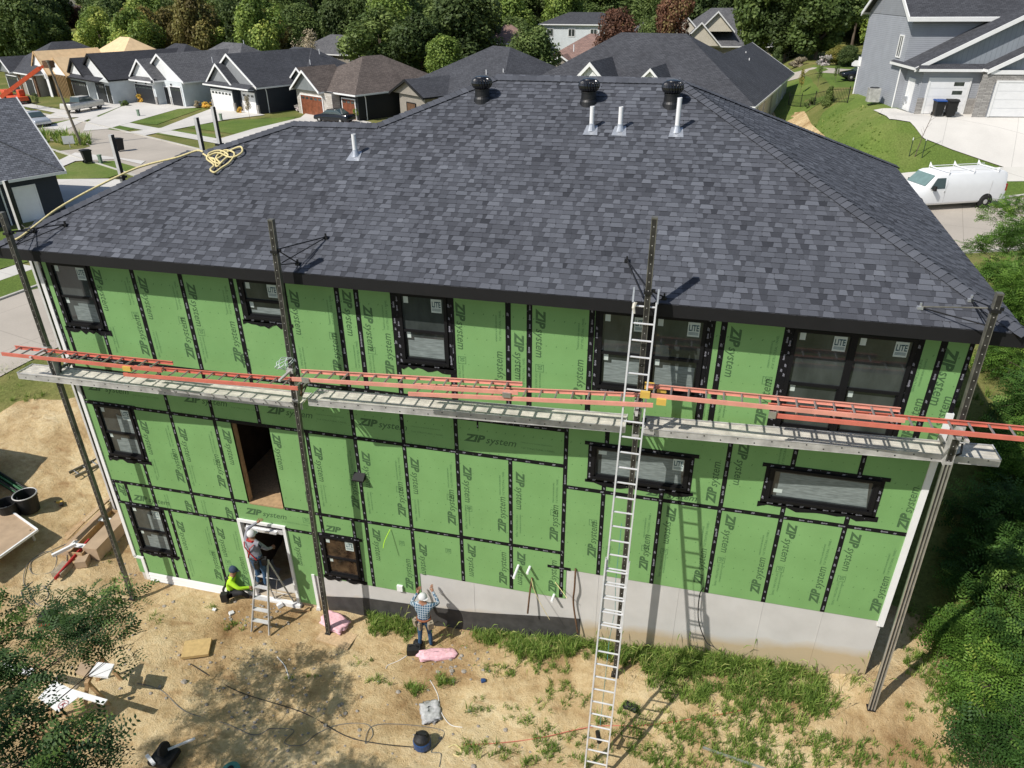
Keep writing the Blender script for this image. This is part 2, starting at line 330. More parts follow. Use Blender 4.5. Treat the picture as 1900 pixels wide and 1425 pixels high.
grid_sheet('ground', 'rough_grass', XS, YS, lambda x, y: H(x, y)-.10*ss(in_dirt(x, y)/1.0))
from mathutils import noise as mn
def nz(x, y, s, o=0.0): return mn.noise((x*s+o, y*s-o, o))
def dirt_z(x, y):
    q = in_dirt(x, y)
    n = .11*nz(x, y, .55) + .05*nz(x, y, 1.7, 3.3) + .022*nz(x, y, 5.5, 7.7) + .010*nz(x, y, 14, 1.7)
    n += -.05*max(0, nz(x*.6+y*.8, y*.25, 2.0, 9.1))
    q2 = float(q) + .8*nz(x, y, .7, 5.5)
    k = max(0.0, min(1.0, q2/.7+.3))
    return float(H(x, y)) + .012 + n*min(1, max(0, q2)) - .16*(1-k)
def yard():
    xs = np.unique(np.concatenate([np.arange(-30, -21, .22), np.arange(-21, 4.5, .13), np.arange(4.5, 8, .25)])); ys = np.arange(-9.5, 8.4, .13)
    v = []
    for y in ys:
        for x in xs: v.append((x, y, dirt_z(x, y)))
    nx = len(xs); f = [(j*nx+i, j*nx+i+1, j*nx+i+1+nx, j*nx+i+nx) for j in range(len(ys)-1) for i in range(nx-1)]
    me = bpy.data.meshes.new('dirt_yard'); me.from_pydata(v, [], f); me.materials.append(mat('sand_dirt')); me.shade_smooth()
    o = bpy.data.objects.new('dirt_yard', me); S.collection.objects.link(o); struct(o)
yard()
def drape(name, m_, poly, dz, step=1.0, zf=None):
    b = bmesh.new(); vs = [b.verts.new((p[0], p[1], 0)) for p in poly]; b.faces.new(vs)
    x0, x1 = min(p[0] for p in poly), max(p[0] for p in poly); y0, y1 = min(p[1] for p in poly), max(p[1] for p in poly)
    for ax, a0, a1 in ((0, x0, x1), (1, y0, y1)):
        t_ = math.floor(a0/step)*step+step
        while t_ < a1:
            co = (t_, 0, 0) if ax == 0 else (0, t_, 0); no = (1, 0, 0) if ax == 0 else (0, 1, 0)
            bmesh.ops.bisect_plane(b, geom=b.verts[:]+b.edges[:]+b.faces[:], plane_co=co, plane_no=no); t_ += step
    bmesh.ops.triangulate(b, faces=[f for f in b.faces if len(f.verts) > 4])
    for v in b.verts: v.co.z = float((zf or H)(v.co.x, v.co.y))+dz
    bmesh.ops.recalc_face_normals(b, faces=b.faces)
    for f in b.faces:
        if f.normal.z < 0: f.normal_flip()
    me = bpy.data.meshes.new(name); b.to_mesh(me); b.free(); me.materials.append(mat(m_)); autouv(me)
    o = bpy.data.objects.new(name, me); S.collection.objects.link(o); return struct(o)
def ribbon(name, m_, cl, w_, dz):
    """strip of given width along a centreline, with its own fine cross section so that it follows the ground"""
    P = [Vector((*p, 0)) for p in cl]; Q = []
    for i in range(len(P)-1):
        n = max(1, int((P[i+1]-P[i]).length/1.0)); Q += [P[i].lerp(P[i+1], k/n) for k in range(n)]
    Q.append(P[-1])
    for _ in range(12): Q = [Q[0]]+[(Q[i-1]+Q[i]*2+Q[i+1])/4 for i in range(1, len(Q)-1)]+[Q[-1]]
    mb = MB(); nw = 8; vs = []
    for i, p in enumerate(Q):
        d = (Q[min(i+1, len(Q)-1)]-Q[max(i-1, 0)]).normalized(); s_ = Vector((-d.y, d.x, 0))
        for k in range(nw+1): q = p+s_*w_*(k/nw-.5); vs.append((q.x, q.y, float(H(q.x, q.y))+dz))
    mb.add(vs, [(i*(nw+1)+k, i*(nw+1)+k+1, (i+1)*(nw+1)+k+1, (i+1)*(nw+1)+k) for i in range(len(Q)-1) for k in range(nw)])
    o = mb.build(name, m_, recalc=False); 
    return struct(o), Q
def kerb(name, Q, off, h=.12, w_=.16):
    mb = MB(); a = []
    for i, p in enumerate(Q):
        d = (Q[min(i+1, len(Q)-1)]-Q[max(i-1, 0)]).normalized(); s_ = Vector((-d.y, d.x, 0)); row = []
        for o_, z in ((off-w_/2, -.05), (off-w_/2, h), (off+w_/2, h), (off+w_/2, -.05)): q = p+s_*o_; row.append((q.x, q.y, float(H(q.x, q.y))+z))
        a += row
    mb.add(a, [(i*4+k, i*4+k+1, (i+1)*4+k+1, (i+1)*4+k) for i in range(len(Q)-1) for k in range(3)])
    return struct(mb.build(name, 'kerb_concrete'))
# ================================================================ MAIN HOUSE
HOUSE = thing('house_under_construction', 'two storey house under construction with green wall sheathing and dark shingled hip roof', 'house', (-9.6, 0, -3))
PH = math.atan(.5); CP, SP = math.cos(PH), math.sin(PH)
def shingles(mb, P0, ux, us, n, tmax, rng_x, e=.132):
    """courses of tabs on a roof plane: P0 origin, ux along the eave, us up the slope, n normal"""
    P0, ux, us, n = map(Vector, (P0, ux, us, n)); i = 0
    while i*e < tmax:
        t0, t1 = i*e, (i+1)*e; xa0, xb0 = rng_x(t0); xa1, xb1 = rng_x(min(t1, tmax)); 
        x = min(xa0, xa1) - random.random()*.25; hi = random.random() < .5
        while x < max(xb0, xb1):
            w_ = random.choice((.11, .13, .15, .17, .20, .24)) if hi else random.choice((.08, .10, .12, .15, .20)); x2 = x+w_
            l0, l1 = max(x, xa0), max(x, xa1); r0, r1 = min(x2, xb0), min(x2, xb1)
            if r0-l0 > .005 or r1-l1 > .005:
                r0 = max(r0, l0); r1 = max(r1, l1)
                z0 = .014 if hi else .008; j = 0 if hi else -.004
                tp = .010 if hi else -.004; a = P0+ux*(l0-tp)+us*(t0-j)+n*z0; b = P0+ux*(r0+tp)+us*(t0-j)+n*z0; c = P0+ux*(r1-tp)+us*(t1+.01)+n*.003; d = P0+ux*(l1+tp)+us*(t1+.01)+n*.003
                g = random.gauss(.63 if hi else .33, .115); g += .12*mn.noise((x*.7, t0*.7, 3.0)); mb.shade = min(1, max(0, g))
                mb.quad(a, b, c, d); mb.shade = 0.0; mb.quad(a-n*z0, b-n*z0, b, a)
                if hi: mb.quad(a-n*z0, a, d, d-n*.003); mb.quad(b, b-n*z0, c-n*.003, c)
            x = x2; hi = not hi if random.random() < .8 else hi
        i += 1
EZ = 7.03
def lb(y):
    if y < 2.6: return -19.72+(y+.5)*1.005
    if y < 3.73: return -16.23+(y-2.6)/(3.73-2.6)*1.85
    return -12.25+(y-3.73)/(5.54-3.73)*2.4
mb = MB()
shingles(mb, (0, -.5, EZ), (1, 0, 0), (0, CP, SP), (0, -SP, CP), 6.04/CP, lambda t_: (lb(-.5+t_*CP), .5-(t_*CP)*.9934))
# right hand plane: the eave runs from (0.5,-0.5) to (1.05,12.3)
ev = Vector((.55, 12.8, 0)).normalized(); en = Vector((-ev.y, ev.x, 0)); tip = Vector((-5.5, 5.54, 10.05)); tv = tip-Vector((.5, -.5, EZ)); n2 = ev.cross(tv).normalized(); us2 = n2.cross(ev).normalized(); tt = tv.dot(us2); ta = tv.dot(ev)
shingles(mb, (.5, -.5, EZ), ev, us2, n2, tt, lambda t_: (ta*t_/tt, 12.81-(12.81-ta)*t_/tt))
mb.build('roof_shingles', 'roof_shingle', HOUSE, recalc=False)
b_ = MB()   # roof deck under the shingles and the hidden rear slopes
b_.poly([(-19.72, -.5, EZ), (.5, -.5, EZ), (-5.5, 5.54, 10.05), (-9.85, 5.54, 10.05), (-12.25, 3.75, 9.155), (-14.38, 3.72, 9.14), (-16.23, 2.6, 8.58), (-16.62, 2.6, 8.58)])
b_.poly([(.5, -.5, EZ), (1.05, 12.3, EZ), (-5.5, 5.54, 10.05)])
b_.poly([(1.05, 12.3, EZ), (-16.6, 12.3, EZ), (-9.85, 5.54, 10.05), (-5.5, 5.54, 10.05)])
b_.poly([(-9.85, 5.54, 10.05), (-16.6, 12.3, EZ), (-12.25, 3.75, 9.155)]); b_.poly([(-12.25, 3.75, 9.155), (-16.6, 12.3, EZ), (-18.2, 8.0, EZ), (-14.38, 3.72, 9.14)])
b_.poly([(-14.38, 3.72, 9.14), (-18.2, 8, EZ), (-16.23, 2.6, 8.58)]); b_.poly([(-16.23, 2.6, 8.58), (-18.2, 8, EZ), (-19.72, 5.7, EZ), (-16.62, 2.6, 8.58)]); b_.poly([(-19.72, -.5, EZ), (-16.62, 2.6, 8.58), (-19.72, 5.7, EZ)])
for k in range(len(b_.v)): b_.v[k] = (b_.v[k][0], b_.v[k][1], b_.v[k][2]-.006)
b_.build('roof', SH_DARK, HOUSE)
def caps(a, b, s1, s2, mb, e=.145, w_=.18):
    """ridge and hip cap shingles from a (low) to b (high); s1/s2 unit vectors down into the two planes"""
    a, b, s1, s2 = map(Vector, (a, b, s1, s2)); d = (b-a); L = d.length; d.normalize(); up = -(s1+s2); up = up.normalized() if up.length > 1e-4 else Vector((0, 0, 1)); k = 0.0
    while k < L:
        p0 = a+d*k; p1 = a+d*min(L+.05, k+.19); h0, h1 = .052, .030; mb.shade = min(1, max(0, random.gauss(.52, .09)))
        for s_ in (s1, s2):
            mb.quad(p0+up*h0, p0+s_*w_+up*(h0-.012), p1+s_*w_+up*(h1-.004), p1+up*h1)
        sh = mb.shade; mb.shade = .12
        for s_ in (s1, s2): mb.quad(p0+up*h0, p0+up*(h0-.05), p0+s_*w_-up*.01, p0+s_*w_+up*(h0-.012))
        mb.shade = sh; k += e
def into(d, n): # direction lying in the plane with normal n, perpendicular to the hip direction d, pointing down
    d = Vector(d).normalized(); v = d.cross(Vector(n)).normalized(); return v if v.z < 0 or (abs(v.z) < 1e-4) else -v
NF = Vector((0, -SP, CP)); NR = n2; NL = Vector((-SP, 0, CP)); NB = Vector((0, SP, CP)); c_ = MB()
for a, b, na, nb in (((.5, -.5, EZ), (-5.5, 5.54, 10.05), NF, NR), ((-19.72, -.5, EZ), (-16.62, 2.6, 8.58), NF, NL), ((-16.62, 2.6, 8.58), (-16.23, 2.6, 8.58), NF, NB),
                     ((-16.23, 2.6, 8.58), (-14.38, 3.72, 9.14), NF, NL), ((-14.38, 3.72, 9.14), (-12.25, 3.75, 9.155), NF, NB), ((-12.25, 3.75, 9.155), (-9.85, 5.54, 10.05), NF, NL),
                     ((-9.85, 5.54, 10.05), (-5.5, 5.54, 10.05), NF, NB), ((1.05, 12.3, EZ), (-5.5, 5.54, 10.05), NR, NB)):
    d = Vector(b)-Vector(a); caps(a, b, into(d, na), into(d, nb), c_)
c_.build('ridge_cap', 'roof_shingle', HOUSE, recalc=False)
f_ = MB(); f_.box(-19.72, .5, -.505, -.475, 6.79, 7.022); f_.box(-19.72, .45, -.475, -.005, 6.80, 6.815)
f_.beam((.51, -.5, 6.91), (1.06, 12.3, 6.91), .03, .22); f_.box(-19.74, -19.71, -.5, 5.7, 6.8, 7.0); f_.build('fascia', 'black_trim', HOUSE)
# ---- openings in the front wall
WIN = {'w1': (-18.86, -17.86, 5.06, 6.60), 'w2': (-14.04, -13.10, 5.70, 6.60), 'w3': (-10.48, -9.46, 5.05, 6.60), 'w4': (-6.40, -4.43, 4.95, 6.60), 'w5': (-2.90, -.88, 4.50, 6.58),
       'm1': (-18.85, -17.83, 1.38, 2.90), 'l1': (-18.86, -17.83, -1.82, -.24), 'lo': (-13.14, -12.18, -1.50, -.20), 'h1': (-6.40, -4.40, 2.72, 3.55), 'h2': (-2.84, -.82, 2.76, 3.57)}
OPEN = {'opening': (-15.03, -14.08, .50, 2.90), 'door': (-15.42, -14.20, -2.80, -.17)}
holes = list(WIN.values())+list(OPEN.values())
segs = [(-19.2, -13.55, -2.75), (-13.55, -10.55, -1.66), (-10.55, -6.85, -.93), (-6.85, 0, 0)]
def wall_face(mb, x0, x1, z0, z1, y):
    xs = sorted({x0, x1, *[v for h in holes for v in h[:2] if x0 < v < x1]}); zs = sorted({z0, z1, *[v for h in holes for v in h[2:] if z0 < v < z1]})
    for i in range(len(xs)-1):
        for j in range(len(zs)-1):
            cx, cz = (xs[i]+xs[i+1])/2, (zs[j]+zs[j+1])/2
            if any(h[0] < cx < h[1] and h[2] < cz < h[3] for h in holes): continue
            mb.quad((xs[i], y, zs[j]), (xs[i+1], y, zs[j]), (xs[i+1], y, zs[j+1]), (xs[i], y, zs[j+1]))
wb = MB()
for x0, x1, z0 in segs: wall_face(wb, x0, x1, z0, 6.82, 0.0)
wb.box(0, .001, .02, 12.0, .2, 6.8) ; wb.box(-19.2, -19.199, .02, 5.5, -1.2, 6.8); wb.box(-19.2, -16, 5.5, 5.52, -.5, 6.8); wb.box(-16.02, -16, 5.5, 12, -.5, 6.8); wb.box(-16, 0, 11.98, 12, .2, 6.8)
wb.build('sheathing', 'sheathing_green', HOUSE, recalc=False)
# lighter backing: foundation
fb = MB(); fb.box(-19.17, -13.55, .03, .25, -3.6, -2.74); fb.box(-13.55, -10.55, .012, .25, -3.6, -1.655); fb.box(-10.55, -6.85, .012, .25, -3.6, -.925); fb.box(-6.85, 0, .012, .25, -3.2, .002)
fb.box(-.25, 0, .25, 12, -3.2, .2); fb.box(-19.17, -18.95, .25, 5.5, -3.6, -1.2)
for x in (-12.2, -9.15, -6.1, -4.27, -2.44, -1.2): fb.box(x, x+.012, .006, .02, -3, -.02 if x > -6.8 else (-.95 if x > -10.5 else -1.68))
fb.build('foundation', 'foundation_concrete', HOUSE)
wp = MB()
for i in range(12):
    x0 = -13.3+i*.57; zz = np.interp([x0, x0+.57], [-13.3, -12.2, -9.2, -6.85, -6.4], [-2.35, -2.15, -1.95, -1.55, -1.5])
    wp.quad((x0, .002, zz[0]), (x0+.57, .002, zz[1]), (x0+.57, .002, -3.4), (x0, .002, -3.4))
wp.build('waterproofing', 'waterproofing', HOUSE, recalc=False)
# ---- interior seen through the openings
ib = MB(); ib.box(-19.1, -.1, .12, 11.9, .30, .48); ib.box(-19.1, -.1, .12, 11.9, 3.55, 3.75); ib.build('floor_deck', 'osb', HOUSE)
ib = MB(); ib.box(-19.0, -13.6, .1, 8, -2.9, -2.83); ib.build('basement_slab', 'concrete_drive', HOUSE)
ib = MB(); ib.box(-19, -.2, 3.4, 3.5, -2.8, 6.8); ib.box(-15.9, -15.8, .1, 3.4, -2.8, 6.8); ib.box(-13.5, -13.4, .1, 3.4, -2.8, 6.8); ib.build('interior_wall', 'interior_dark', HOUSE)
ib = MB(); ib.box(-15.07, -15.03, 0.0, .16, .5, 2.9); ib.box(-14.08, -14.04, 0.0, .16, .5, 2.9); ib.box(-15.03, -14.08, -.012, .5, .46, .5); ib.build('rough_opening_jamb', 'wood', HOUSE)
# ---- seam tape
tb = MB(); T = .047; TS = []
def vt(x, z0, z1, w_=T): TS.append(('v', x, z0, z1, -.0042)); tb.box(x-w_, x+w_, -.003, .002, z0, z1)
def ht(x0, x1, z, w_=T): TS.append(('h', z, x0, x1, -.0068)); tb.box(x0, x1, -.0055, .001, z-w_, z+w_)
gx = [-17.93, -16.71, -15.50, -14.26, -13.07, -11.85, -10.65, -9.40, -8.18, -6.96]
for x in gx[1:3]+gx[5:6]: vt(x, -.2, 2.92)
vt(gx[0], -.2, 1.3); vt(-18.73, -.2, .5); vt(-19.10, -.2, .5)
vt(-13.07, -.2, 2.92)
for x in (-10.65, -9.40): vt(x, -.93 if x > -10.5 else -1.66, 4.2)
vt(-8.18, -.91, 2.92); vt(-6.96, -.91, 4.2); vt(-11.85, -1.66, -.2); vt(-11.85, 2.92, 4.2)
for x in (-16.71, -15.5, -14.26): vt(x, 2.92, 4.2)
for x in (-17.57, -16.35): vt(x, -2.75, -.2)
vt(-18.93, -2.7, -1.9); vt(-17.95, -2.7, -1.9); vt(-12.2, -.2, .5); vt(-12.25, -1.66, -1.5)
for x in (-16.71, -15.5, -14.26, -13.04, -11.83, -11.4, -10.60, -8.20, -7.77, -6.55, -4.35, -4.12, -3.0, -.84, -.46): vt(x, 4.2, 6.8, .056 if x not in (-3.0, -.84, -4.35) else .075)
vt(-17.93, 4.2, 5.1); vt(-18.93, 4.2, 5.0); vt(-9.38, 4.2, 6.8, .07); vt(-19.12, 3.0, 6.8, .05); vt(-.03, 4.2, 6.8, .04)
vt(-6.11, 0, 2.72); vt(-6.11, 3.6, 4.2); vt(-4.89, 0, 2.72); vt(-3.67, 0, 4.2); vt(-2.45, 0, 2.76); vt(-2.45, 3.6, 4.2); vt(-1.22, 0, 2.76); vt(-1.22, 3.6, 4.2)
vt(-8.9, 3.6, 3.82, .02)
ht(-19.2, -15.1, .49); ht(-14.05, -6.96, .48); ht(-19.2, -13.1, -.20); ht(-13.1, -12.1, -.14); ht(-19.2, -6.96, 2.92); ht(-9.4, -6.96, 3.82); ht(-6.96, 0, 2.38); ht(-19.2, -.02, 4.2, .058); ht(-19.2, -16.6, 3.83, .11); ht(-7.3, -6.75, .02, .04)
tb.build('seam_tape', 'seam_tape', HOUSE)
TP = MB()
def tape_marks():
    gr = random.Random(4)
    for k, c, a, b, y in TS:
        s_ = a+gr.uniform(.03, .12)
        while s_ < b-.12:
            wd = gr.choice(('ZIP', 'ZIP', 'System')); sz = gr.choice((.034, .040, .046)); o_ = c-.018+gr.uniform(-.006, .006); px_, pz_ = (o_, s_) if k == 'v' else (s_, o_)
            if not any(h[0]-.02 < px_ < h[1]+.02 and h[2]-.02 < pz_ < h[3]+.02 for h in holes):
                if k == 'v': put_text(TP, wd, sz, (o_+.03, y, s_), (0, 0, 1), (-1, 0, 0), .2, .004)
                else: put_text(TP, wd, sz, (s_, y, o_), (1, 0, 0), (0, 0, 1), .2, .004)
            s_ += gr.uniform(.14, .36)
# ---- printing on the panels
pb = MB(); pf = MB()
def clash(x0, x1, z0, z1): return any(x0 < h[1]+.03 and x1 > h[0]-.03 and z0 < h[3]+.03 and z1 > h[2]-.03 for h in holes)
def logo_down(x, z, s=1.0, lim=99):   # reads downwards, letter tops to the right
    pb = MB()
    if clash(x-.02, x+.2, z-(1.1 if lim > .9 else .45), z): return
    a = put_text(pb, 'ZIP', .255*s, (x, -.0012, z), (0, 0, -1), (1, 0, 0), .22, .012*s, sx=1.0)
    if lim > .9: put_text(pb, 'system', .245*s, (x, -.0012, z-a-.0), (0, 0, -1), (1, 0, 0), .22, .002, sx=.92)
    pb.build('panel_lettering', 'print_ink', HOUSE, recalc=False)
def logo_up(x, z, s=1.0):
    pb = MB()
    if clash(x-.2, x+.02, z, z+1.1*s): return
    a = put_text(pb, 'ZIP', .255*s, (x, -.0012, z), (0, 0, 1), (-1, 0, 0), .22, .012*s)
    put_text(pb, 'system', .245*s, (x, -.0012, z+a), (0, 0, 1), (-1, 0, 0), .22, .002, sx=.92)
    pb.build('panel_lettering', 'print_ink', HOUSE, recalc=False)
def logo_h(x, z, s=1.0, full=True):
    pb = MB()
    a = put_text(pb, 'ZIP', .255*s, (x, -.0012, z), (1, 0, 0), (0, 0, 1), .3, .012*s, sx=1.15)
    if full: put_text(pb, 'system', .245*s, (x+a, -.0012, z), (1, 0, 0), (0, 0, 1), .3, .002, sx=1.0)
    pb.build('panel_lettering', 'print_ink', HOUSE, recalc=False)
def fine_down(x, z):
    put_text(pf, '7/16" STRUCTURAL 1 PANEL', .062, (x, -.0012, z), (0, 0, -1), (1, 0, 0), 0, .001, sx=.85)
    put_text(pf, 'STRENGTH & WATER RESISTANCE', .042, (x+.085, -.0012, z+.02), (0, 0, -1), (1, 0, 0), 0, .001, sx=.85)
def fine_up(x, z):
    put_text(pf, '7/16" STRUCTURAL 1 PANEL', .062, (x, -.0012, z), (0, 0, 1), (-1, 0, 0), 0, .001, sx=.85)
    put_text(pf, 'STRENGTH & WATER RESISTANCE', .042, (x-.085, -.0012, z), (0, 0, 1), (-1, 0, 0), 0, .001, sx=.85)
def stamp(x, z, s=.085):
    for a, b, c, d in ((-s, s, s-.012, s), (-s, s, -s, -s+.012), (-s, -s+.012, -s, s), (s-.012, s, -s, s)): pf.quad((x+a, -.0012, z+c), (x+b, -.0012, z+c), (x+b, -.0012, z+d), (x+a, -.0012, z+d))
    put_text(pf, '30', .13, (x-.04, -.0012, z+.07), (0, 0, -1), (1, 0, 0), 0, .003, sx=.8)
def panel(x0, x1, z0, z1, ph=0.0, mode='both'):
    w_ = x1-x0; x0 += .075; x1 -= .075; h = z1-z0
    if h > 2.0:
        if mode in ('both', 'l'): logo_down(x0+.06, z1-.18-ph)
        if w_ > .75:
            if mode in ('both', 'r'): logo_up(x1-.05, z0+.20+ph*.6)
            if mode in ('both', 'r'): fine_up(x1-.07, z1-.98)
            fine_down(x0+.05, z0+.85); stamp(x0+.14 if int(x0*7) % 2 else x1-.14, z1-1.5 if int(x0*7) % 2 else z1-.9-.35)
        elif w_ > .35: fine_up(x1-.02, z0+.5)
    else:
        if h > .5: logo_down(x0+.06, z1-.08, 1, 99 if h > 1.2 else .5)
for a, b, ph in ((-17.86, -16.71, 0), (-16.71, -15.5, .1), (-15.5, -14.26, .15), (-13.04, -11.83, .1), (-11.83, -11.4, 0), (-11.4, -10.6, .3), (-9.4, -8.2, .05), (-8.2, -7.77, .6), (-7.77, -6.55, .05), (-4.12, -3.0, .05)):
    panel(a, b, 4.25, 6.72, ph)
fine_up(-4.16, 4.5); fine_down(-.76, 6.2); logo_up(-.52, 4.4); logo_down(-.40, 6.45, 1.1); logo_up(-.08, 4.5); logo_down(-19.02, 5.6); logo_up(-14.2, 4.4)
logo_down(-19.08, 2.7); logo_down(-19.05, -.3)
for a, b, ph in ((-17.8, -16.71, .1), (-16.71, -15.5, .15), (-13.07, -11.85, .15), (-11.85, -10.65, .12), (-10.65, -9.4, .1), (-9.4, -8.18, .12), (-8.18, -6.96, .1)): panel(a, b, .55, 2.87, ph)
logo_down(-15.33, 2.65); logo_down(-13.98, 2.72); logo_up(-13.2, .75)
for a, b, ph in ((-17.57, -16.35, .1), (-16.35, -15.5, .1)): panel(a, b, -2.75, -.25, ph)
for x, z, k in ((-16.82, .15, 0), (-15.62, .15, 0)): put_text(pb, 'ZIP', .255, (x, -.0012, .32-.5), (0, 0, 1), (-1, 0, 0), .22, .012)
logo_down(-18.98, .42, 1, .5); logo_h(-18.6, -.05, .95); logo_h(-15.2, .12); fine_down(-17.6, .3); fine_down(-16.5, .3); logo_h(-13.0, -.02, .95, False)
stamp(-13.5, .2); put_text(pf, '7/16" STRUCTURAL 1 PANEL', .06, (-14.2, -.0012, .02), (1, 0, 0), (0, 0, 1))
logo_down(-13.95, -.35)
for a, b, z0, z1 in ((-11.85, -10.65, -1.66, .42), (-10.65, -9.4, -.93, .42), (-9.4, -8.18, -.93, .42), (-8.18, -6.96, -.93, .42)):
    logo_down(a+.16, z1-.12) if a > -9.5 or a < -10.7 else logo_down(a+.16, z1-.35)
    logo_up(b-.12, z0+.12) if z0 < -1 or a > -9.5 else None; stamp(a+.9, z1-.45, .07) if a < -9.5 else None
for x, z in ((-18.9, 3.30), (-16.2, 3.32), (-14.0, 3.30), (-11.7, 3.30), (-9.2, 3.25)):
    logo_h(x, z); put_text(pf, '7/16" STRUCTURAL 1 PANEL', .06, (x+1.25, -.0012, z-.02), (1, 0, 0), (0, 0, 1)); put_text(pf, 'STRENGTH & WATER RESISTANCE', .045, (x+1.25, -.0012, z+.12), (1, 0, 0), (0, 0, 1))
logo_h(-12.6, 4.0-.14); logo_h(-5.2, 2.47, .9)
for a in (-6.11, -4.89, -3.67, -2.45, -1.22):
    i = int(a*10); logo_up(a+1.22-.13, .22+.05*(i % 4)); fine_down(a+.14, .9)
    if a > -5: logo_down(a+.16, 2.25-.08*(i % 3))
    stamp(a+.2 if a > -5 else a+1.0, 1.0, .08); fine_up(a+1.05, 1.3)
logo_up(-6.2, .5); stamp(-6.3, 1.5)
logo_up(-3.80, 2.5); logo_down(-3.50, 4.05); logo_down(-1.05, 4.1); logo_up(-2.6, 3.62, .8); logo_up(-.12, 2.5); fine_up(-2.62, 3.6); logo_up(-6.2, 2.5, .9)
pb.build('panel_lettering', 'print_ink', HOUSE, recalc=False); pf.build('sheathing_fine_print', 'print_ink_light', HOUSE, recalc=False)
# ---- windows
def rough_edge(x0, x1, z, dep, n, amp): # lower flap of flashing tape with a ragged edge
    pts = [(x0, -.010, z)]+[(x0+(x1-x0)*i/n, -.010, z-dep-amp*random.random()) for i in range(n+1)]+[(x1, -.010, z)]; return pts
def window(key, film=True, lite=True, dh=True, units=1, glass='window_glass', flap=True):
    x0, x1, z0, z1 = WIN[key]; f = MB()
    fl = MB(); t_ = .085
    fl.box(x0-t_, x0, -.009, .002, z0-t_, z1+.05); fl.box(x1, x1+t_, -.009, .002, z0-t_, z1+.05); 
    if z1 < 6: fl.box(x0-t_-.08, x1+t_+.08, -.012, .002, z1, z1+t_)
    fl.box(x0-t_, x1+t_, -.010, .002, z0-t_, z0)
    if flap: fl.prism(rough_edge(x0-t_-.04, x1+t_+.06, z0-.05, .06, 12, .11), (0, .008, 0))
    flo = fl.build('flashing_tape', 'seam_tape', HOUSE)
    TS.append(('v', x0-t_/2, z0-.05, z1, -.0105)); TS.append(('v', x1+t_/2, z0-.05, z1, -.0105)); TS.append(('h', z0-t_/2, x0, x1, -.0125)); 
    if z1 < 6: TS.append(('h', z1+t_/2, x0-.1, x1+.1, -.0135))
    W_ = (x1-x0)/units
    for u in range(units):
        a, b = x0+u*W_, x0+(u+1)*W_; f = MB(); s = .062
        f.box(a, a+s, -.035, .07, z0, z1); f.box(b-s, b, -.035, .07, z0, z1); f.box(a, b, -.0355, .07, z1-s, z1-.0005); f.box(a, b, -.05, .07, z0+.0005, z0+s)
        if z1 < 6: f.box(a-.02, b+.02, -.05, -.036, z1-.02, z1+.01)
        zm = z0+(z1-z0)*.47
        if dh:
            f.box(a+s, b-s, -.02, .05, zm-.028, zm+.028)
            for q in (a+s, b-s-.03): f.box(q, q+.03, -.005, .04, z0+s, zm)
            f.box(a+s, b-s, -.005, .04, z0+s, z0+s+.035)
        else:
            for q in (a+s, b-s-.035): f.box(q, q+.035, -.018, .04, z0+s, z1-s)
            f.box(a+s, b-s, -.018, .04, z0+s, z0+s+.035)
        fo = f.build('window', 'window_frame_black', HOUSE)
        g = MB(); g.quad((a+s, .028, z0+s), (b-s, .028, z0+s), (b-s, .028, z1-s), (a+s, .028, z1-s)) if not dh else None
        if dh: g.quad((a+s, .03, z0+s), (b-s, .03, z0+s), (b-s, .03, zm), (a+s, .03, zm)); g.quad((a+s, .012, zm), (b-s, .012, zm), (b-s, .012, z1-s), (a+s, .012, z1-s))
        g.build('pane', glass, fo, recalc=False)
        yg = .010 if dh else .026; y2 = .028 if dh else .026
        def sticker(qs, ink=None):
            st = MB()
            for ax, az, bx, bz, yy in qs: st.quad((ax, yy, az), (bx, yy, az), (bx, yy, bz), (ax, yy, bz)); st.cur = 1
            if ink: ink(st)
            st.build('window_sticker', ['sticker_white', 'sticker_ink'], fo, recalc=False)
        if dh: sticker([(a+s+.04, z1-.22, a+s+.14, z1-.07, yg)]); sticker([(a+s+.05, zm-.18, a+s+.14, zm-.05, y2)])
        else:
            za = z0+.2 if key == 'h2' else z1-.22; sticker([(a+s+.07, za, a+s+.24, za+.09, yg-.004)])
        if lite and (key != 'h2'):
            lx1 = b-s-.05; lw = .22; lz1 = z1-.09
            sticker([(lx1-lw, lz1-.29, lx1, lz1, yg-.003)]+[(lx1-lw+.02, lz1-.21-.02*q, lx1-.02, lz1-.202-.02*q, yg-.005) for q in range(3)],
                    lambda st: put_text(st, 'LITE', .17, (lx1-lw/2, yg-.005, lz1-.17), (1, 0, 0), (0, 0, 1), 0, .004, center=True, sx=.60))
        if film:
            p = MB(); yy = y2-.002
            if dh:
                zt = zm-.16; L_ = a+s+.22 if key in ('w1', 'm1', 'l1') else a+s+.07
                p.poly([(L_, yy, z0+.13), (b-s-.05, yy, z0+.13), (b-s-.05, yy, zt), (L_+.14, yy, zt), (L_+.14, yy, zt-.07), (L_, yy, zt-.07)])
                if key in ('m1', 'l1'): p.poly([(b-.50, yg-.002, zm+.05), (b-s-.03, yg-.002, zm+.05), (b-s-.03, yg-.002, z1-.35), (b-.50, yg-.002, z1-.25)])
            else: p.poly([(a+s+.14, yy+.002, z0+.13), (b-s-.05, yy+.002, z0+.13), (b-s-.12, yy+.002, z1-.12), (a+s+.14, yy+.002, z1-.12)])
            p.build('protective_film', 'glass_film', fo, recalc=False)
    return
window('w1'); window('w2', film=True); window('w3'); window('w4', units=2, flap=False); window('w5', units=2, film=False, flap=False)
window('m1'); window('l1'); window('lo', film=False, glass='brown_window_glass'); window('h1', dh=False); window('h2', dh=False)
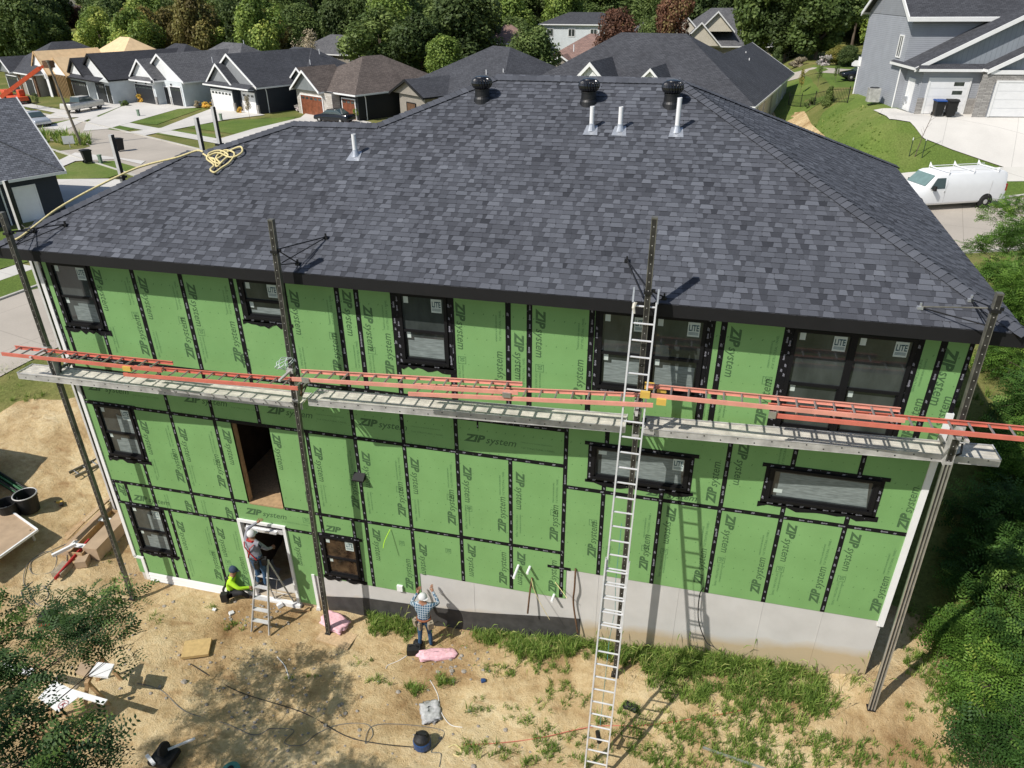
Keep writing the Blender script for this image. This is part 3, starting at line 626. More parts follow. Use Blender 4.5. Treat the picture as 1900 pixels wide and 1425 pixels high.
holes = [(h[0]+.01, h[1]-.01, h[2]+.01, h[3]-.01) for h in holes]; tape_marks(); TP.build('tape_print', 'tape_ink', HOUSE, recalc=False)
# ---- white corner posts, starter strips, door frame
tr = MB(); tr.box(-19.24, -19.14, -.03, .06, -2.15, 6.75); tr.box(-19.0, -18.9, -.035, .0, -2.95, -2.15); tr.box(-19.22, -18.9, -.03, .05, -2.2, -2.12); tr.build('corner_post', 'white_vinyl', HOUSE)
tr = MB(); tr.box(-.09, .035, -.035, .10, -.12, 5.2); tr.build('corner_post', 'white_vinyl', HOUSE)
tr = MB()
for k in range(3): tr.prism([(-18.9, -.012, -2.98+k*.1), (-18.9, -.04, -2.98+k*.1), (-18.9, -.015, -2.885+k*.1)], (3.38, 0, 0))
tr.build('siding_course', 'white_vinyl', HOUSE)
tr = MB(); tr.box(-13.62, -13.54, -.03, .012, -2.9, -1.62); tr.box(-15.5, -14.1, -.10, .05, -2.92, -2.80); tr.build('white_trim', 'white_vinyl', HOUSE)
d0 = MB(); d0.box(-15.50, -15.42, -.05, .10, -2.85, -.13); d0.box(-14.20, -14.12, -.05, .10, -2.85, -.13); d0.box(-15.50, -14.12, -.052, .10, -.17, -.09); d0.build('door_frame', 'white_vinyl', HOUSE)
d0 = MB(); d0.box(-15.3, -14.25, .0, .08, -.42, -.30); d0.cbox((-14.85, -.02, -.36), (.9, .1, .06)); d0.build('door_head_flashing', 'bright_aluminium', HOUSE)
# ---- vents through the roof
def rz_(y): return 7.28+.5*y
def vent_pipe(x, y, h, r=.05):
    z = rz_(y); b = MB(); b.tube([(x, y, z-.05), (x, y, z+h)], r, 14, cap=False); b.tube([(x, y, z+h), (x, y, z-.02)], r*.86, 14, cap=False)
    vs = [(x+r*math.cos(t_)*k, y+r*math.sin(t_)*k, z+h) for t_ in np.linspace(0, 2*math.pi, 15)[:-1] for k in (1, .86)]
    b.add(vs, [(2*i, 2*((i+1) % 14), 2*((i+1) % 14)+1, 2*i+1) for i in range(14)])
    o = b.build('vent_pipe', 'white_pipe', HOUSE, smooth=False)
    q = MB(); q.lathe((x, y, z-.02), [(r*2.1, 0), (r*1.25, .12), (r*1.12, .15)], 14)
    for i in range(1): q.add([(x-.16, y-.2, rz_(y-.2)+.02), (x+.16, y-.2, rz_(y-.2)+.02), (x+.12, y+.1, rz_(y+.1)+.02), (x-.12, y+.1, rz_(y+.1)+.02)], [(0, 1, 2, 3)])
    q.build('pipe_boot', 'galvanised', o)
vent_pipe(-12.4, 2.75, .46); vent_pipe(-7.25, 3.85, .48); vent_pipe(-6.63, 3.86, .48); vent_pipe(-5.42, 3.88, .68)
def turbine(x, y):
    z = rz_(y); b = MB(); b.lathe((x, y, z-.12), [(.215, 0), (.195, .13), (.172, .17), (.165, .34)], 26); b.tube([(x+.168*math.cos(a), y+.168*math.sin(a), z+.10+.05*math.sin(a+.5)) for a in np.linspace(0, 6.283, 27)], .007, 5)
    b.lathe((x, y, z+.19), [(.176, 0), (.176, .03)], 26); o = b.build('roof_ventilator', 'black_metal', HOUSE, smooth=False)
    q = MB(); zb = z+.22; ns = 132; prof = [(.150, 0), (.205, .03), (.240, .08), (.250, .13), (.240, .18), (.205, .225), (.155, .25)]; vs = []
    for i, (r, zz) in enumerate(prof):
        for k in range(ns):
            ph = (k/ns*22+i*.16) % 1.0; rr = r-.030*(ph**1.5)*(1 if 0 < i < 6 else .3); a = 2*math.pi*k/ns; vs.append((x+rr*math.cos(a), y+rr*math.sin(a), zb+zz))
    q.add(vs, [(i*ns+k, i*ns+(k+1) % ns, (i+1)*ns+(k+1) % ns, (i+1)*ns+k) for i in range(len(prof)-1) for k in range(ns)])
    q.lathe((x, y, zb+.248), [(.165, 0), (.15, .02), (.06, .035), (.01, .038)], 22); q.lathe((x, y, zb-.02), [(.165, 0), (.165, .025)], 22)
    q.build('turbine_head', 'gloss_black', o, recalc=True, smooth=False)
for x in (-9.98, -7.47, -5.62): turbine(x, 4.75)
# ---- wall fittings
vx, vz = -11.98, 1.95
q = MB(); q.prism([(vx, 0, vz), (vx, -.16, vz-.12), (vx, -.16, vz-.16), (vx, 0, vz-.16)], (.28, 0, 0)); q.build('dryer_vent_hood', 'black_trim', HOUSE)
for x, z, L_ in ((-8.0, -.12, .42), (-7.72, -.10, .22), (-7.12, -.86, .22)):
    q = MB(); q.tube([(x, .0, z), (x-.02, -L_, z-.02)], .032, 12); q.build('drain_pipe_stub', 'white_pipe', HOUSE)
q = MB(); q.box(-11.19, -11.04, -.06, .0, -1.62, -1.44); q.build('outlet_block', 'white_vinyl', HOUSE)

# ================================================================ PUMP JACK SCAFFOLD
def pole(p0, p1, label, holes_=False, split=None):
    p0 = Vector(p0); p1 = Vector(p1); t_ = thing('scaffold_pole', label, 'scaffold pole', p0, group='scaffold poles in front of the green wall')
    m_ = MB(); m_.beam(p0, p1, .088, .088, (0, 1, 0))
    d = (p1-p0).normalized()
    m_.build('shaft', 'pole_dark', t_)
    g = MB()
    for sx in (-.044, .044):
        o_ = Vector((sx, 0, 0)); g.beam(p0+o_, p1+o_, .012, .094, (0, 1, 0))
    g.build('edge_rail', 'pole_side', t_)
    h = MB(); L = (p1-p0).length
    for k in range(int(L/.16)):
        if split and (p0+d*(.1+k*.16)).z < split: continue
        c = p0+d*(.1+k*.16); h.cbox(c+Vector((0, -.0475, 0)), (.014, .004, .014))
    h.build('peg_hole', 'pole_holes', t_)
    if split:
        q = p0+d*((split-p0.z)/d.z)
        for ox in (-.06, .06, .0): g = MB(); o_ = Vector((ox, -.055, 0)); g.beam(p0+o_, q+o_, .022, .03, (0, 1, 0)); g.build('guide_rail', 'aluminium', t_)
    h = MB(); h.cbox(p0+Vector((0, 0, .02)), (.16, .16, .03)); h.build('base_foot', 'black_metal', t_); h = MB(); h.cbox(p1, (.10, .10, .03)); h.build('end_cap', 'pole_side', t_)
    return t_
P1 = ((-18.913, -0.760, -2.478), (-18.817, -0.760, 7.912)); P2 = ((-12.928, -0.760, -2.975), (-12.574, -0.760, 8.153))
P3 = ((-5.489, -0.760, -2.428), (-5.511, -0.760, 8.628)); P4 = ((0.031, -0.760, -2.009), (-0.189, -0.760, 7.769))
def gz(p): return (p[0], p[1], float(H(p[0], p[1])))
def on_pole(P, z): a, b = Vector(P[0]), Vector(P[1]); return a.lerp(b, (z-a.z)/(b.z-a.z))
def at_ground(P): a = Vector(P[0]); g = float(H(a.x, a.y)); return on_pole(P, min(a.z, g+.02) if a.z > g else g)
PL = [P1, P2, P3, P4]
lab = ['leftmost of the four scaffold poles, standing at the left end of the green wall', 'dark scaffold pole between the small basement window and the doorway worker', 'scaffold pole standing directly behind the tall aluminium ladder', 'rightmost scaffold pole, leaning line of grey rails at the right house corner']
for P, l in zip(PL, lab):
    a = at_ground(P); P_ = pole(a, P[1], l, split=4.7 if P is P4 else None)
# roof braces clamped to each pole top
def brace(P, zc, feet, label, light=False):
    c = on_pole(P, zc); t_ = thing('pole_brace', label, 'scaffold brace', c, group='braces tying the scaffold poles to the roof')
    m_ = MB(); m_.cbox(c, (.15, .15, .05)); m_.cbox(c+Vector((.09, 0, .03)), (.06, .04, .05)); m_.build('pole_clamp', 'black_metal', t_)
    for k, f in enumerate(feet):
        f = Vector(f); m_ = MB(); m_.tube([c+Vector((0, .04, .02)), f+Vector((0, 0, .05))], .013, 6); m_.build('strut', 'pole_side' if light and k == 0 else 'black_metal', t_)
        m_ = MB(); m_.tube([c+Vector((0, .02, -.28)), f+Vector((0, 0, .04))], .011, 6); m_.build('strut', 'black_metal', t_)
        m_ = MB(); m_.cbox(f+Vector((0, 0, .03)), (.09, .07, .05)); m_.cbox(f+Vector((0, 0, .08)), (.03, .03, .08)); m_.build('foot_plate', 'galvanised' if light else 'black_metal', t_)
brace(P1, (-18.957, -0.760, 7.480)[2], [(-18.301, 0.205, 7.382), (-18.934, -0.031, 7.264)], 'black brace from the leftmost pole to the shingles by the yellow rope end')
brace(P2, (-12.618, -0.760, 7.542)[2], [(-12.108, 0.369, 7.465), (-12.426, -0.315, 7.123)], 'black brace reaching from the second scaffold pole onto the roof edge')
brace(P3, (-5.452, -0.760, 7.333)[2], [(-5.998, 0.341, 7.450), (-5.238, -0.410, 7.075)], 'black brace on the pole behind the aluminium ladder top')
brace(P4, (-0.240, -0.760, 7.495)[2], [(-1.056, -0.182, 7.189), (-0.257, 0.050, 7.305)], 'pale and black brace from the right corner pole to the hip', True)
# planks
def plank(p0, p1, w_, label, th=.145):
    """p0,p1: front top edge; w_: depth towards the wall"""
    p0, p1 = Vector(p0), Vector(p1); d = (p1-p0).normalized(); y = Vector((0, 1, 0)); up = Vector((0, 0, 1)); t_ = thing('scaffold_plank', label, 'scaffold plank', p0, group='aluminium planks of the scaffold walkway')
    m_ = MB(); m_.beam(p0+y*w_/2-up*.018, p1+y*w_/2-up*.018, w_-.03, .012); 
    n = int(w_/.085)
    for k in range(n): q = y*(.05+k*(w_-.1)/(n-1)); m_.beam(p0+q-up*.009, p1+q-up*.009, .012, .008)
    m_.build('deck', 'deck_aluminium', t_)
    for q in (0.0, w_):
        m_ = MB(); m_.beam(p0+y*q-up*th/2, p1+y*q-up*th/2, .012, th); m_.beam(p0+y*(q+(.015 if q == 0 else -.015))-up*th, p1+y*(q+(.015 if q == 0 else -.015))-up*th, .05, .010); m_.beam(p0+y*q+up*.0, p1+y*q+up*.0, .028, .012); m_.build('side_rail', 'worn_aluminium', t_)
    m_ = MB(); L = (p1-p0).length
    for k in range(int(L/.30)): m_.cbox(p0+d*(.2+k*.30)-up*(.04 if k % 2 else .10)-y*.008, (.022, .006, .022))
    m_.build('rivet', 'black_metal', t_)
    for e in (p0, p1):
        m_ = MB(); m_.tube([e-up*.14, e-d*.0+up*.01, e+y*w_+up*.01, e+y*w_-up*.14], .012, 6); m_.build('end_bar', 'bright_aluminium', t_)
    return t_
plank((-19.760, -0.950, 4.144), (-12.656, -0.640, 4.083), .46, 'left aluminium scaffold plank running past the house corner')
plank((-12.283, -0.960, 4.419), (-5.723, -0.640, 4.497), .45, 'middle aluminium scaffold plank between the second pole and the tall ladder')
plank((-5.352, -0.950, 4.692), (0.728, -0.640, 4.739), .46, 'right aluminium scaffold plank running past the white corner trim')
# jacks
def jack(P, z, label, rust=False):
    c = on_pole(P, z); t_ = thing('pump_jack', label, 'pump jack', c, group='pump jacks carrying the planks')
    m_ = MB()
    for sx in (-.065, .065): m_.cbox(c+Vector((sx, .02, -.05)), (.012, .17, .62))
    m_.cbox(c+Vector((0, -.06, .22)), (.14, .03, .05)); m_.cbox(c+Vector((0, -.06, -.30)), (.14, .03, .05)); m_.build('jack_body', 'worn_aluminium', t_)
    m_ = MB(); m_.beam(c+Vector((0, .06, -.17)), c+Vector((0, .64, -.17)), .05, .05); m_.beam(c+Vector((0, .05, -.42)), c+Vector((0, .50, -.19)), .03, .03); m_.build('bracket_arm', 'pole_side', t_)
    m_ = MB(); m_.tube([c+Vector((.09, .05, -.22)), c+Vector((.16, -.02, -.10)), c+Vector((.16, .05, .06)), c+Vector((.10, .10, .02)), c+Vector((.11, .06, -.15))], .02, 6); m_.build('crank', 'interior_wood' if rust else 'black_metal', t_)
    m_ = MB(); m_.beam(c+Vector((0, -.05, .42)), c+Vector((0, -.50, .42)), .05, .04); m_.beam(c+Vector((0, -.05, .20)), c+Vector((0, -.45, .40)), .025, .025); m_.cbox(c+Vector((0, -.02, .42)), (.15, .14, .10)); m_.build('workbench_arm', 'worn_aluminium', t_)
jack(P1, 4.38, 'pump jack on the leftmost pole under the orange ladder end'); jack(P2, 4.55, 'rusty pump jack on the second pole where two planks meet', True); jack(P3, 4.72, 'pump jack on the pole behind the aluminium ladder'); jack(P4, 4.95, 'pump jack on the right corner pole beside the white trim')
# ladders
def ladder_section(t_, a0, a1, b0, b1, mr, mrung, rail_w=.03, rail_h=.078, up=(0, 0, 1), sp=.305, off=.15, yellow=None, rr=.019, feet=False):
    """rails a0-a1 and b0-b1"""
    a0, a1, b0, b1 = map(Vector, (a0, a1, b0, b1)); upv = Vector(up).normalized()
    for p, q, sgn in ((a0, a1, 1), (b0, b1, -1)):
        m_ = MB(); m_.beam(p, q, rail_w*.35, rail_h, up); ins = ((b0-a0) if sgn == 1 else (a0-b0)).normalized()*rail_w*.4
        for e in (-.5, .5): m_.beam(p+ins+upv*rail_h*e*.94, q+ins+upv*rail_h*e*.94, rail_w, .008, up)
        m_.build('side_rail', mr, t_)
    L = (a1-a0).length; d = (a1-a0)/L; k = 0; n = int((L-off)/sp)+1
    for k in range(n):
        s_ = off+k*sp
        if s_ > L-.06: break
        m_ = MB(); m_.tube([a0+d*s_, b0+(b1-b0)/((b1-b0).length)*s_], rr, 8); m_.build('rung', mrung, t_)
def yl(u, v): pass
def orange(sects, label, loc):
    t_ = thing('extension_ladder', label, 'ladder', loc, group='orange ladders lying on the scaffold'); return t_
YN, YF = -1.22, -.84
def osect(t_, p, q, dz=0.0, light=False):
    p, q = Vector(p), Vector(q); p.z += dz; q.z += dz; f = Vector((0, YF-YN, 0)); ladder_section(t_, p, q, p+f, q+f, 'orange_light' if light else 'orange_fibreglass', 'aluminium')
t1 = orange(None, 'orange ladder section overhanging the left end of the scaffold', (-19.658, -1.220, 4.789))
osect(t1, (-19.664, -1.220, 4.775), (-15.499, -1.220, 4.845)); osect(t1, (-16.513, -1.220, 4.671), (-12.321, -1.220, 4.851), -.04)
m_ = MB()
for p in ((-16.348, -1.240, 4.807), (-16.784, -0.800, 4.532)): m_.cbox(p, (.20, .05, .10))
m_.build('rail_guard', 'yellow_plastic', t1)
t2 = orange(None, 'pale orange ladder lying over the middle plank from the second pole', (-12.419, -1.220, 4.988))
osect(t2, (-12.419, -1.220, 4.988), (-7.714, -1.220, 5.268), .03, True); osect(t2, (-9.918, -1.220, 5.044), (-5.226, -1.220, 5.411), -.05, True)
for p in ((-12.104, -1.235, 5.035), (-7.928, -1.240, 5.240)): m_ = MB(); m_.cbox(p, (.16, .03, .10)); m_.build('lock_bracket', 'aluminium', t2)
t3 = orange(None, 'orange ladder with yellow end caps running off to the right of the house', (-5.350, -1.220, 5.528))
osect(t3, (-5.389, -1.220, 5.534), (-1.120, -1.220, 5.594), .02, True); osect(t3, (-3.242, -1.220, 5.459), (1.341, -1.220, 5.559), -.03)
for i, p in enumerate(((-5.334, -0.800, 5.524), (-5.106, -0.800, 5.485), (-5.382, -1.220, 5.569), (-5.088, -1.240, 5.474))):
    m_ = MB(); m_.cbox(p, (.17, .07, .12)); m_.build('end_cap', 'yellow_plastic', t3)
m_ = MB(); m_.cbox((-3.199, -1.240, 5.455), (.12, .03, .13)); m_.build('lock_bracket', 'aluminium', t3)
# rope lashings
def rope(name, pts, r, m_, label, cat='rope', smooth_=True, seg=6, n=8):
    P = [Vector(p) for p in pts]; Q = []
    if smooth_:
        for i in range(len(P)-1):
            p0, p1, p2, p3 = P[max(0, i-1)], P[i], P[i+1], P[min(len(P)-1, i+2)]
            for k in range(n):
                t_ = k/n; Q.append(.5*((2*p1)+(p2-p0)*t_+(2*p0-5*p1+4*p2-p3)*t_*t_+(3*p1-p0-3*p2+p3)*t_**3))
        Q.append(P[-1])
    else: Q = P
    mb = MB(); mb.tube(Q, r, seg); o = mb.build(name, m_, smooth=True); return tag(o, label, cat)
def coil(c, r, n, jit, z=0.0, ry=None):
    return [(c[0]+(r+random.uniform(-jit, jit))*math.cos(k*.7), c[1]+((ry or r)+random.uniform(-jit, jit))*math.sin(k*.7), c[2]+z+random.uniform(0, .05)) for k in range(n)]
for (u, l) in (((P2[0][0]), 'grey cord tied round the orange ladder at the second pole'), ((P4[0][0]), 'pink cord tied round the orange ladder at the right corner pole')):
    c = on_pole(P2 if 'second' in l else P4, 5.2 if 'second' in l else 5.55); yy = -1.3
    pts = [(c.x+.10*math.sin(k*2.1), -1.0+.22*math.cos(k*1.5), c.z+.04+.09*math.sin(k*1.5)) for k in range(16)]
    rope('rope_lashing', pts, .009, 'sticker_white' if 'grey' in l else 'pink', l) if 'grey' in l else None
# tall aluminium extension ladder
LT = Vector((-5.545, -0.780, 7.133)); LB = Vector((-5.62, -3.02, float(H(-5.6, -3.02))-.02)); lab_ = 'tall aluminium extension ladder leaning on the eave behind which a pole stands'
t_ = thing('aluminium_extension_ladder', lab_, 'ladder', LB)
d = (LT-LB).normalized(); X = Vector((1, 0, 0)); X = (X-d*X.dot(d)).normalized(); nrm = d.cross(X); Ltot = (LT-LB).length
def alsec(s0, s1, hw, off_n, sp=.305, o=.12):
    a, b = LB+d*s0-X*hw+nrm*off_n, LB+d*s1-X*hw+nrm*off_n; ladder_section(t_, a, b, a+X*2*hw, b+X*2*hw, 'bright_aluminium', 'bright_aluminium', .028, .075, nrm, sp, o, rr=.018)
kk = Ltot
alsec(0, 5.15, .235, .0, o=.30); alsec(3.55, Ltot+.02, .205, .045, o=.14)
m_ = MB()
for s_ in (-1, 1): m_.beam(LT+X*.21*s_, LT+X*.21*s_+d*.26, .03, .08, nrm)
m_.build('rail_end_cap', 'galvanised', t_)
m_ = MB(); m_.tube([LT-X*.17, LT-X*.19+Vector((0, -.03, -.10)), LT-X*.16+Vector((0, -.04, -.20))], [.04, .03, .015], 8); m_.build('tied_rag', 'deck_aluminium', t_)
m_ = MB(); s_ = .15
m_.tube([LB+d*(5.9)+nrm*.06, LB+d*4.6+nrm*.09, LB+d*4.0+X*.05+nrm*.09, LB+d*3.3+nrm*.08, LB+d*.6+nrm*.08], .006, 5); m_.build('hoist_rope', 'teal_rope', t_)
m_ = MB(); m_.tube([LB+d*1.05-X*.04+nrm*.06, LB+d*.78+X*.02+nrm*.07], .05, 8); m_.build('rope_pulley', 'black_metal', t_)

# ================================================================ YARD THINGS
def G(x, y, o=0.0): return Vector((x, y, dirt_z(x, y)+o))
def gpath(pts, o=.012): return [G(p[0], p[1], o) for p in pts]
def boxthing(name, c, size, rz, m_, label, cat, tilt=(0, 0), parts=None, group=None):
    t_ = MB(); rot = Euler((tilt[0], tilt[1], rz)).to_matrix(); c = Vector(c); t_.cbox(c+Vector((0, 0, size[2]/2)), size, rot)
    return t_, rot
# step ladder
sl0 = Vector((-14.941, -1.096, -2.930)); sl1 = Vector((-14.509, -1.100, -2.915)); cx_ = (sl0.x+sl1.x)/2; gy = (sl0.y+sl1.y)/2; gzz = float(H(cx_, gy))
t_ = thing('step_ladder', 'worn aluminium step ladder in the doorway that a worker stands on', 'step ladder', (cx_, gy, gzz)); top = Vector((cx_+.04, gy+.62, gzz+1.95))
def srail(hw, y0, y1, z1): return
for s_ in (-1, 1):
    m_ = MB(); m_.beam((cx_+s_*.26, gy, gzz), (top.x+s_*.16, top.y, top.z), .025, .07, (0, 1, 0)); m_.build('front_rail', 'worn_aluminium', t_)
    m_ = MB(); m_.beam((cx_+s_*.30+.1, gy+1.12, gzz+.02), (top.x+s_*.15, top.y+.06, top.z-.03), .02, .04, (0, 1, 0)); m_.build('rear_rail', 'worn_aluminium', t_)
for k in range(1, 6):
    f = k*.31/1.95; y = gy+(top.y-gy)*f; z = gzz+1.95*f; hw = .25-.09*f; m_ = MB(); m_.cbox((cx_+.04*f, y+.02, z), (hw*2, .11, .025)); m_.build('step', 'bright_aluminium', t_)
m_ = MB(); m_.cbox(top, (.34, .16, .05)); m_.build('top_cap', 'worn_aluminium', t_)
for k in (.25, .6):
    f = k; m_ = MB(); y = gy+1.12-.5*f; z = gzz+1.95*f; m_.tube([(cx_-.28+.12*f+.1, y, z), (cx_+.28-.12*f+.1, y, z)], .01, 6); m_.tube([(cx_-.28+.1, gy+1.1, gzz+.05), (cx_+.22, y, z)], .008, 6); m_.build('cross_brace', 'worn_aluminium', t_)
STEP = (cx_, gy, gzz)
# pink insulation
def lump(name, c, size, rz, m_, label, cat, amp=.25, seed=1, n=3):
    b = bmesh.new(); bmesh.ops.create_cube(b, size=1); bmesh.ops.subdivide_edges(b, edges=b.edges[:], cuts=7, use_grid_fill=True); c = Vector(c); r_ = Matrix.Rotation(rz, 3, 'Z')
    for v in b.verts:
        p = v.co.copy(); q = p.normalized()*.62; p = p.lerp(q, .35); nn = mn.noise_vector(p*n+Vector((seed*3.1, seed, 0)))*amp*.5; p += nn; p = Vector((p.x*size[0], p.y*size[1], max(-.42, p.z)*size[2]))
        v.co = r_ @ p + c + Vector((0, 0, size[2]*.42))
    me = bpy.data.meshes.new(name); b.to_mesh(me); b.free(); me.materials.append(mat(m_)); autouv(me); me.shade_smooth()
    o = bpy.data.objects.new(name, me); S.collection.objects.link(o)
    for v in me.vertices: v.co -= c
    o.location = c; return tag(o, label, cat) if label else o
p = (-12.877, -0.474, -2.828); lump('insulation_batt', G(p[0], p[1], .02), (.75, .45, .14), -.3, 'pink', 'pink insulation batt behind the foot of the second scaffold pole', 'insulation', .3, 2)
p = (-9.874, -0.895, -2.727); lump('insulation_batt', G(p[0], p[1], .0), (.90, .30, .13), .32, 'pink', 'rolled pink insulation batt behind the plaid shirted worker', 'insulation', .28, 5)
t0, r0 = boxthing('b', G(*(-12.655, -0.842, -2.836)[:2], .0), (.95, .5, .02), -.12, 'osb', '', ''); tag(t0.build('plywood_scrap', 'osb'), 'pale plywood board under the foot of the second scaffold pole', 'board')
p = (-16.042, -1.950, -2.962); t0, r0 = boxthing('b', G(p[0], p[1], .06), (.66, .52, .085), .42, '', '', '', (.04, .02)); tag(t0.build('plywood_block', 'plywood_yellow'), 'thick yellow square board lying alone on the sand', 'board')
# blue compressor / wet vac
p = (-9.446, -3.204, -2.861); c = G(p[0], p[1]); t_ = thing('air_compressor', 'blue and black portable compressor with cords on the sand', 'compressor', c)
m_ = MB(); m_.lathe(c, [(.17, .02), (.20, .06), (.20, .22), (.18, .25)], 18); m_.build('tank', 'blue_plastic', t_)
m_ = MB(); m_.lathe(c, [(.185, .25), (.17, .32), (.10, .38), (.04, .40)], 18); m_.cbox(c+Vector((0, 0, .43)), (.24, .05, .03)); m_.cbox(c+Vector((-.1, 0, .41)), (.03, .05, .06)); m_.cbox(c+Vector((.1, 0, .41)), (.03, .05, .06)); m_.build('motor_head', 'black_rubber', t_)
m_ = MB()
for k in range(4): m_.lathe(c+Vector((.17*math.cos(k*1.57+.7), .17*math.sin(k*1.57+.7), 0)), [(.035, 0), (.035, .05)], 8)
m_.build('caster', 'black_rubber', t_)
p = (-9.547, -2.372, -2.840); lump('plastic_bag', G(p[0], p[1]), (.42, .52, .12), .5, 'plastic_film', 'crumpled translucent plastic bag near the blue compressor', 'bag', .35, 8, 5)
# cords and hoses
CP_ = [(0, (-15.925, -2.368, -2.969)), (1, (-14.359, -2.803, -2.983)), (2, (-12.518, -3.009, -2.938)), (3, (-11.259, -3.346, -2.906)), (4, (-10.443, -3.412, -2.886)), (5, (-9.569, -3.285, -2.864))]
rope('air_hose', gpath([q[1] for q in CP_]), .011, 'black_rubber', 'black air hose running from the yellow board to the blue compressor', 'hose')
rope('site_cable', gpath([(-16.840, -3.202, -2.947), (-16.134, -3.240, -2.968), (-15.208, -3.610, -2.994), (-14.105, -3.651, -2.978), (-13.335, -3.765, -2.958), (-13.043, -3.559, -2.951)]), .010, 'grey_cord', 'grey cord on the sand by the sawhorse table', 'cord')
rope('site_cable', gpath([(-13.043, -3.559, -2.951), (-12.473, -3.475, -2.937), (-12.508, -3.829, -2.938), (-12.093, -3.805, -2.927), (-11.893, -3.417, -2.922), (-11.501, -3.119, -2.913), (-10.891, -2.984, -2.897), (-10.635, -3.208, -2.891), (-10.709, -3.457, -2.893), (-10.742, -3.022, -2.894), (-10.156, -2.837, -2.877), (-9.219, -2.718, -2.850), (-9.067, -2.903, -2.851), (-9.210, -3.298, -2.855), (-8.980, -3.313, -2.849), (-8.916, -3.608, -2.848)]), .008, 'grey_cord', 'looping dark cord round the blue compressor', 'cord')
rope('site_cable', gpath([(-8.865, -3.128, -2.847), (-8.725, -3.057, -2.843), (-8.561, -3.140, -2.839), (-8.554, -3.283, -2.839), (-8.693, -3.275, -2.842)]), .014, 'rope_yellow', 'short curl of yellow cord right of the compressor', 'cord')
rope('site_cable', gpath([(-9.840, -1.567, -2.784), (-9.528, -1.918, -2.801), (-9.320, -2.299, -2.827), (-9.007, -2.577, -2.837), (-8.701, -2.608, -2.830)]), .008, 'white_paper', 'thin pale cord left lying beside the plastic bag', 'cord')
rope('site_cable', gpath([(-8.530, -3.000, -2.838), (-7.863, -2.801, -2.817), (-6.947, -2.495, -2.768), (-5.811, -2.022, -2.648), (-4.643, -1.766, -2.523), (-3.495, -1.456, -2.348), (-2.698, -1.195, -2.202), (-1.446, -0.676, -1.939)]), .009, 'orange_fibreglass', 'reddish cord trailing through the weeds to the right', 'cord')
rope('dead_grass_stalk', gpath([(-13.866, -1.740, -2.929), (-13.518, -1.961, -2.931), (-13.253, -2.255, -2.938)]), .012, 'white_paper', 'pale curved strip lying on the sand', 'strip')
for i, (a, b, c_2) in enumerate(((150, 1065, 45), (95, 1085, 30), (70, 1075, 26))):
    pass
rope('site_cable', gpath([(-22.011, 0.487, -2.674), (-22.301, 0.083, -2.637), (-22.492, -0.453, -2.624), (-22.137, -0.806, -2.682), (-21.690, -0.609, -2.724), (-21.929, -0.133, -2.685), (-22.405, -0.005, -2.624), (-22.526, -0.575, -2.625), (-22.009, -1.240, -2.721), (-21.455, -1.269, -2.771), (-21.409, -0.728, -2.759), (-21.505, -0.207, -2.738), (-22.118, 0.397, -2.660)]), .010, 'grey_cord', 'black cord in loose loops left of the cardboard boxes', 'cord')
rope('site_cable', gpath([(-21.905, -1.063, -2.720), (-21.861, -1.495, -2.748), (-21.227, -1.802, -2.804), (-21.007, -1.475, -2.813), (-21.460, -1.126, -2.766), (-21.727, -1.354, -2.751), (-21.091, -1.762, -2.812), (-20.644, -1.687, -2.841), (-20.661, -1.282, -2.841)]), .010, 'grey_cord', 'black cord coiled near the overhanging tree branch', 'cord')
# lumber and cartons left of the corner
def bx3(name, uv, size, rz, m_, label, cat, dz=0.0, tilt=(0, 0), group=None):
    c = G(uv[0], uv[1], dz); t0, _ = boxthing(name, c, size, rz, m_, label, cat, tilt); o = t0.build(name, m_); return tag(o, label, cat, group)
A_ = (-21.307, 0.704, -2.758); dA = (Vector((-21.657, 2.070, -2.547))-Vector((-21.437, -0.181, -2.746))); az = math.atan2(dA.y, dA.x)
for i, (u, l, m__) in enumerate((((-21.820, 1.111, -2.670), 'long cardboard siding carton outermost in the pile by the corner', 'cardboard'), ((-21.354, 0.924, -2.742), 'open wooden crate of offcuts in the pile by the corner', 'wood'), ((-20.964, 0.946, -2.788), 'tall stack of brown cartons closest to the house corner', 'cardboard'))):
    if i == 1:
        t_ = thing('wooden_crate', l, 'crate', G(u[0], u[1])); c = G(u[0], u[1]); Rm = Matrix.Rotation(az, 3, 'Z')
        for n_, off, sz in (('floor', (0, 0, .03), (2.0, .4, .03)), ('side_board', (0, .2, .15), (2.0, .03, .25)), ('side_board', (0, -.2, .15), (2.0, .03, .25)), ('end_board', (.98, 0, .15), (.03, .4, .25)), ('end_board', (-.98, 0, .15), (.03, .4, .25)), ('cleat', (-.7, 0, .29), (.14, .5, .03)), ('cleat', (.5, 0, .29), (.14, .5, .03))):
            m_ = MB(); m_.cbox(c+Rm @ Vector(off), sz, Rm); m_.build(n_, 'white_paper' if n_ == 'cleat' else 'wood', t_)
    else: bx3('carton', u, (2.2 if i == 0 else 1.7, .34 if i == 0 else .45, .18 if i == 0 else .42), az, m__, l, 'carton')
bx3('carton', (-20.997, -0.132, -2.801), (.34, .30, .22), az+.3, 'cardboard', 'small cardboard box at the near end of the pile', 'carton')
bx3('carton', (-21.624, 0.292, -2.722), (.34, .26, .2), az, 'white_paper', 'white and brown carton beside the red level', 'carton')
bx3('carton', (-21.349, -0.532, -2.762), (.5, .32, .16), az, 'canvas', 'open tool tray below the white downspout', 'tray')
t0 = MB(); a = G(*(-21.235, -0.925, -2.782)[:2], .16); b = G(*(-21.271, 0.524, -2.766)[:2], .30); t0.beam(a, b, .045, .09); tag(t0.build('spirit_level', 'red_paint'), 'long red spirit level resting on the cartons', 'level')
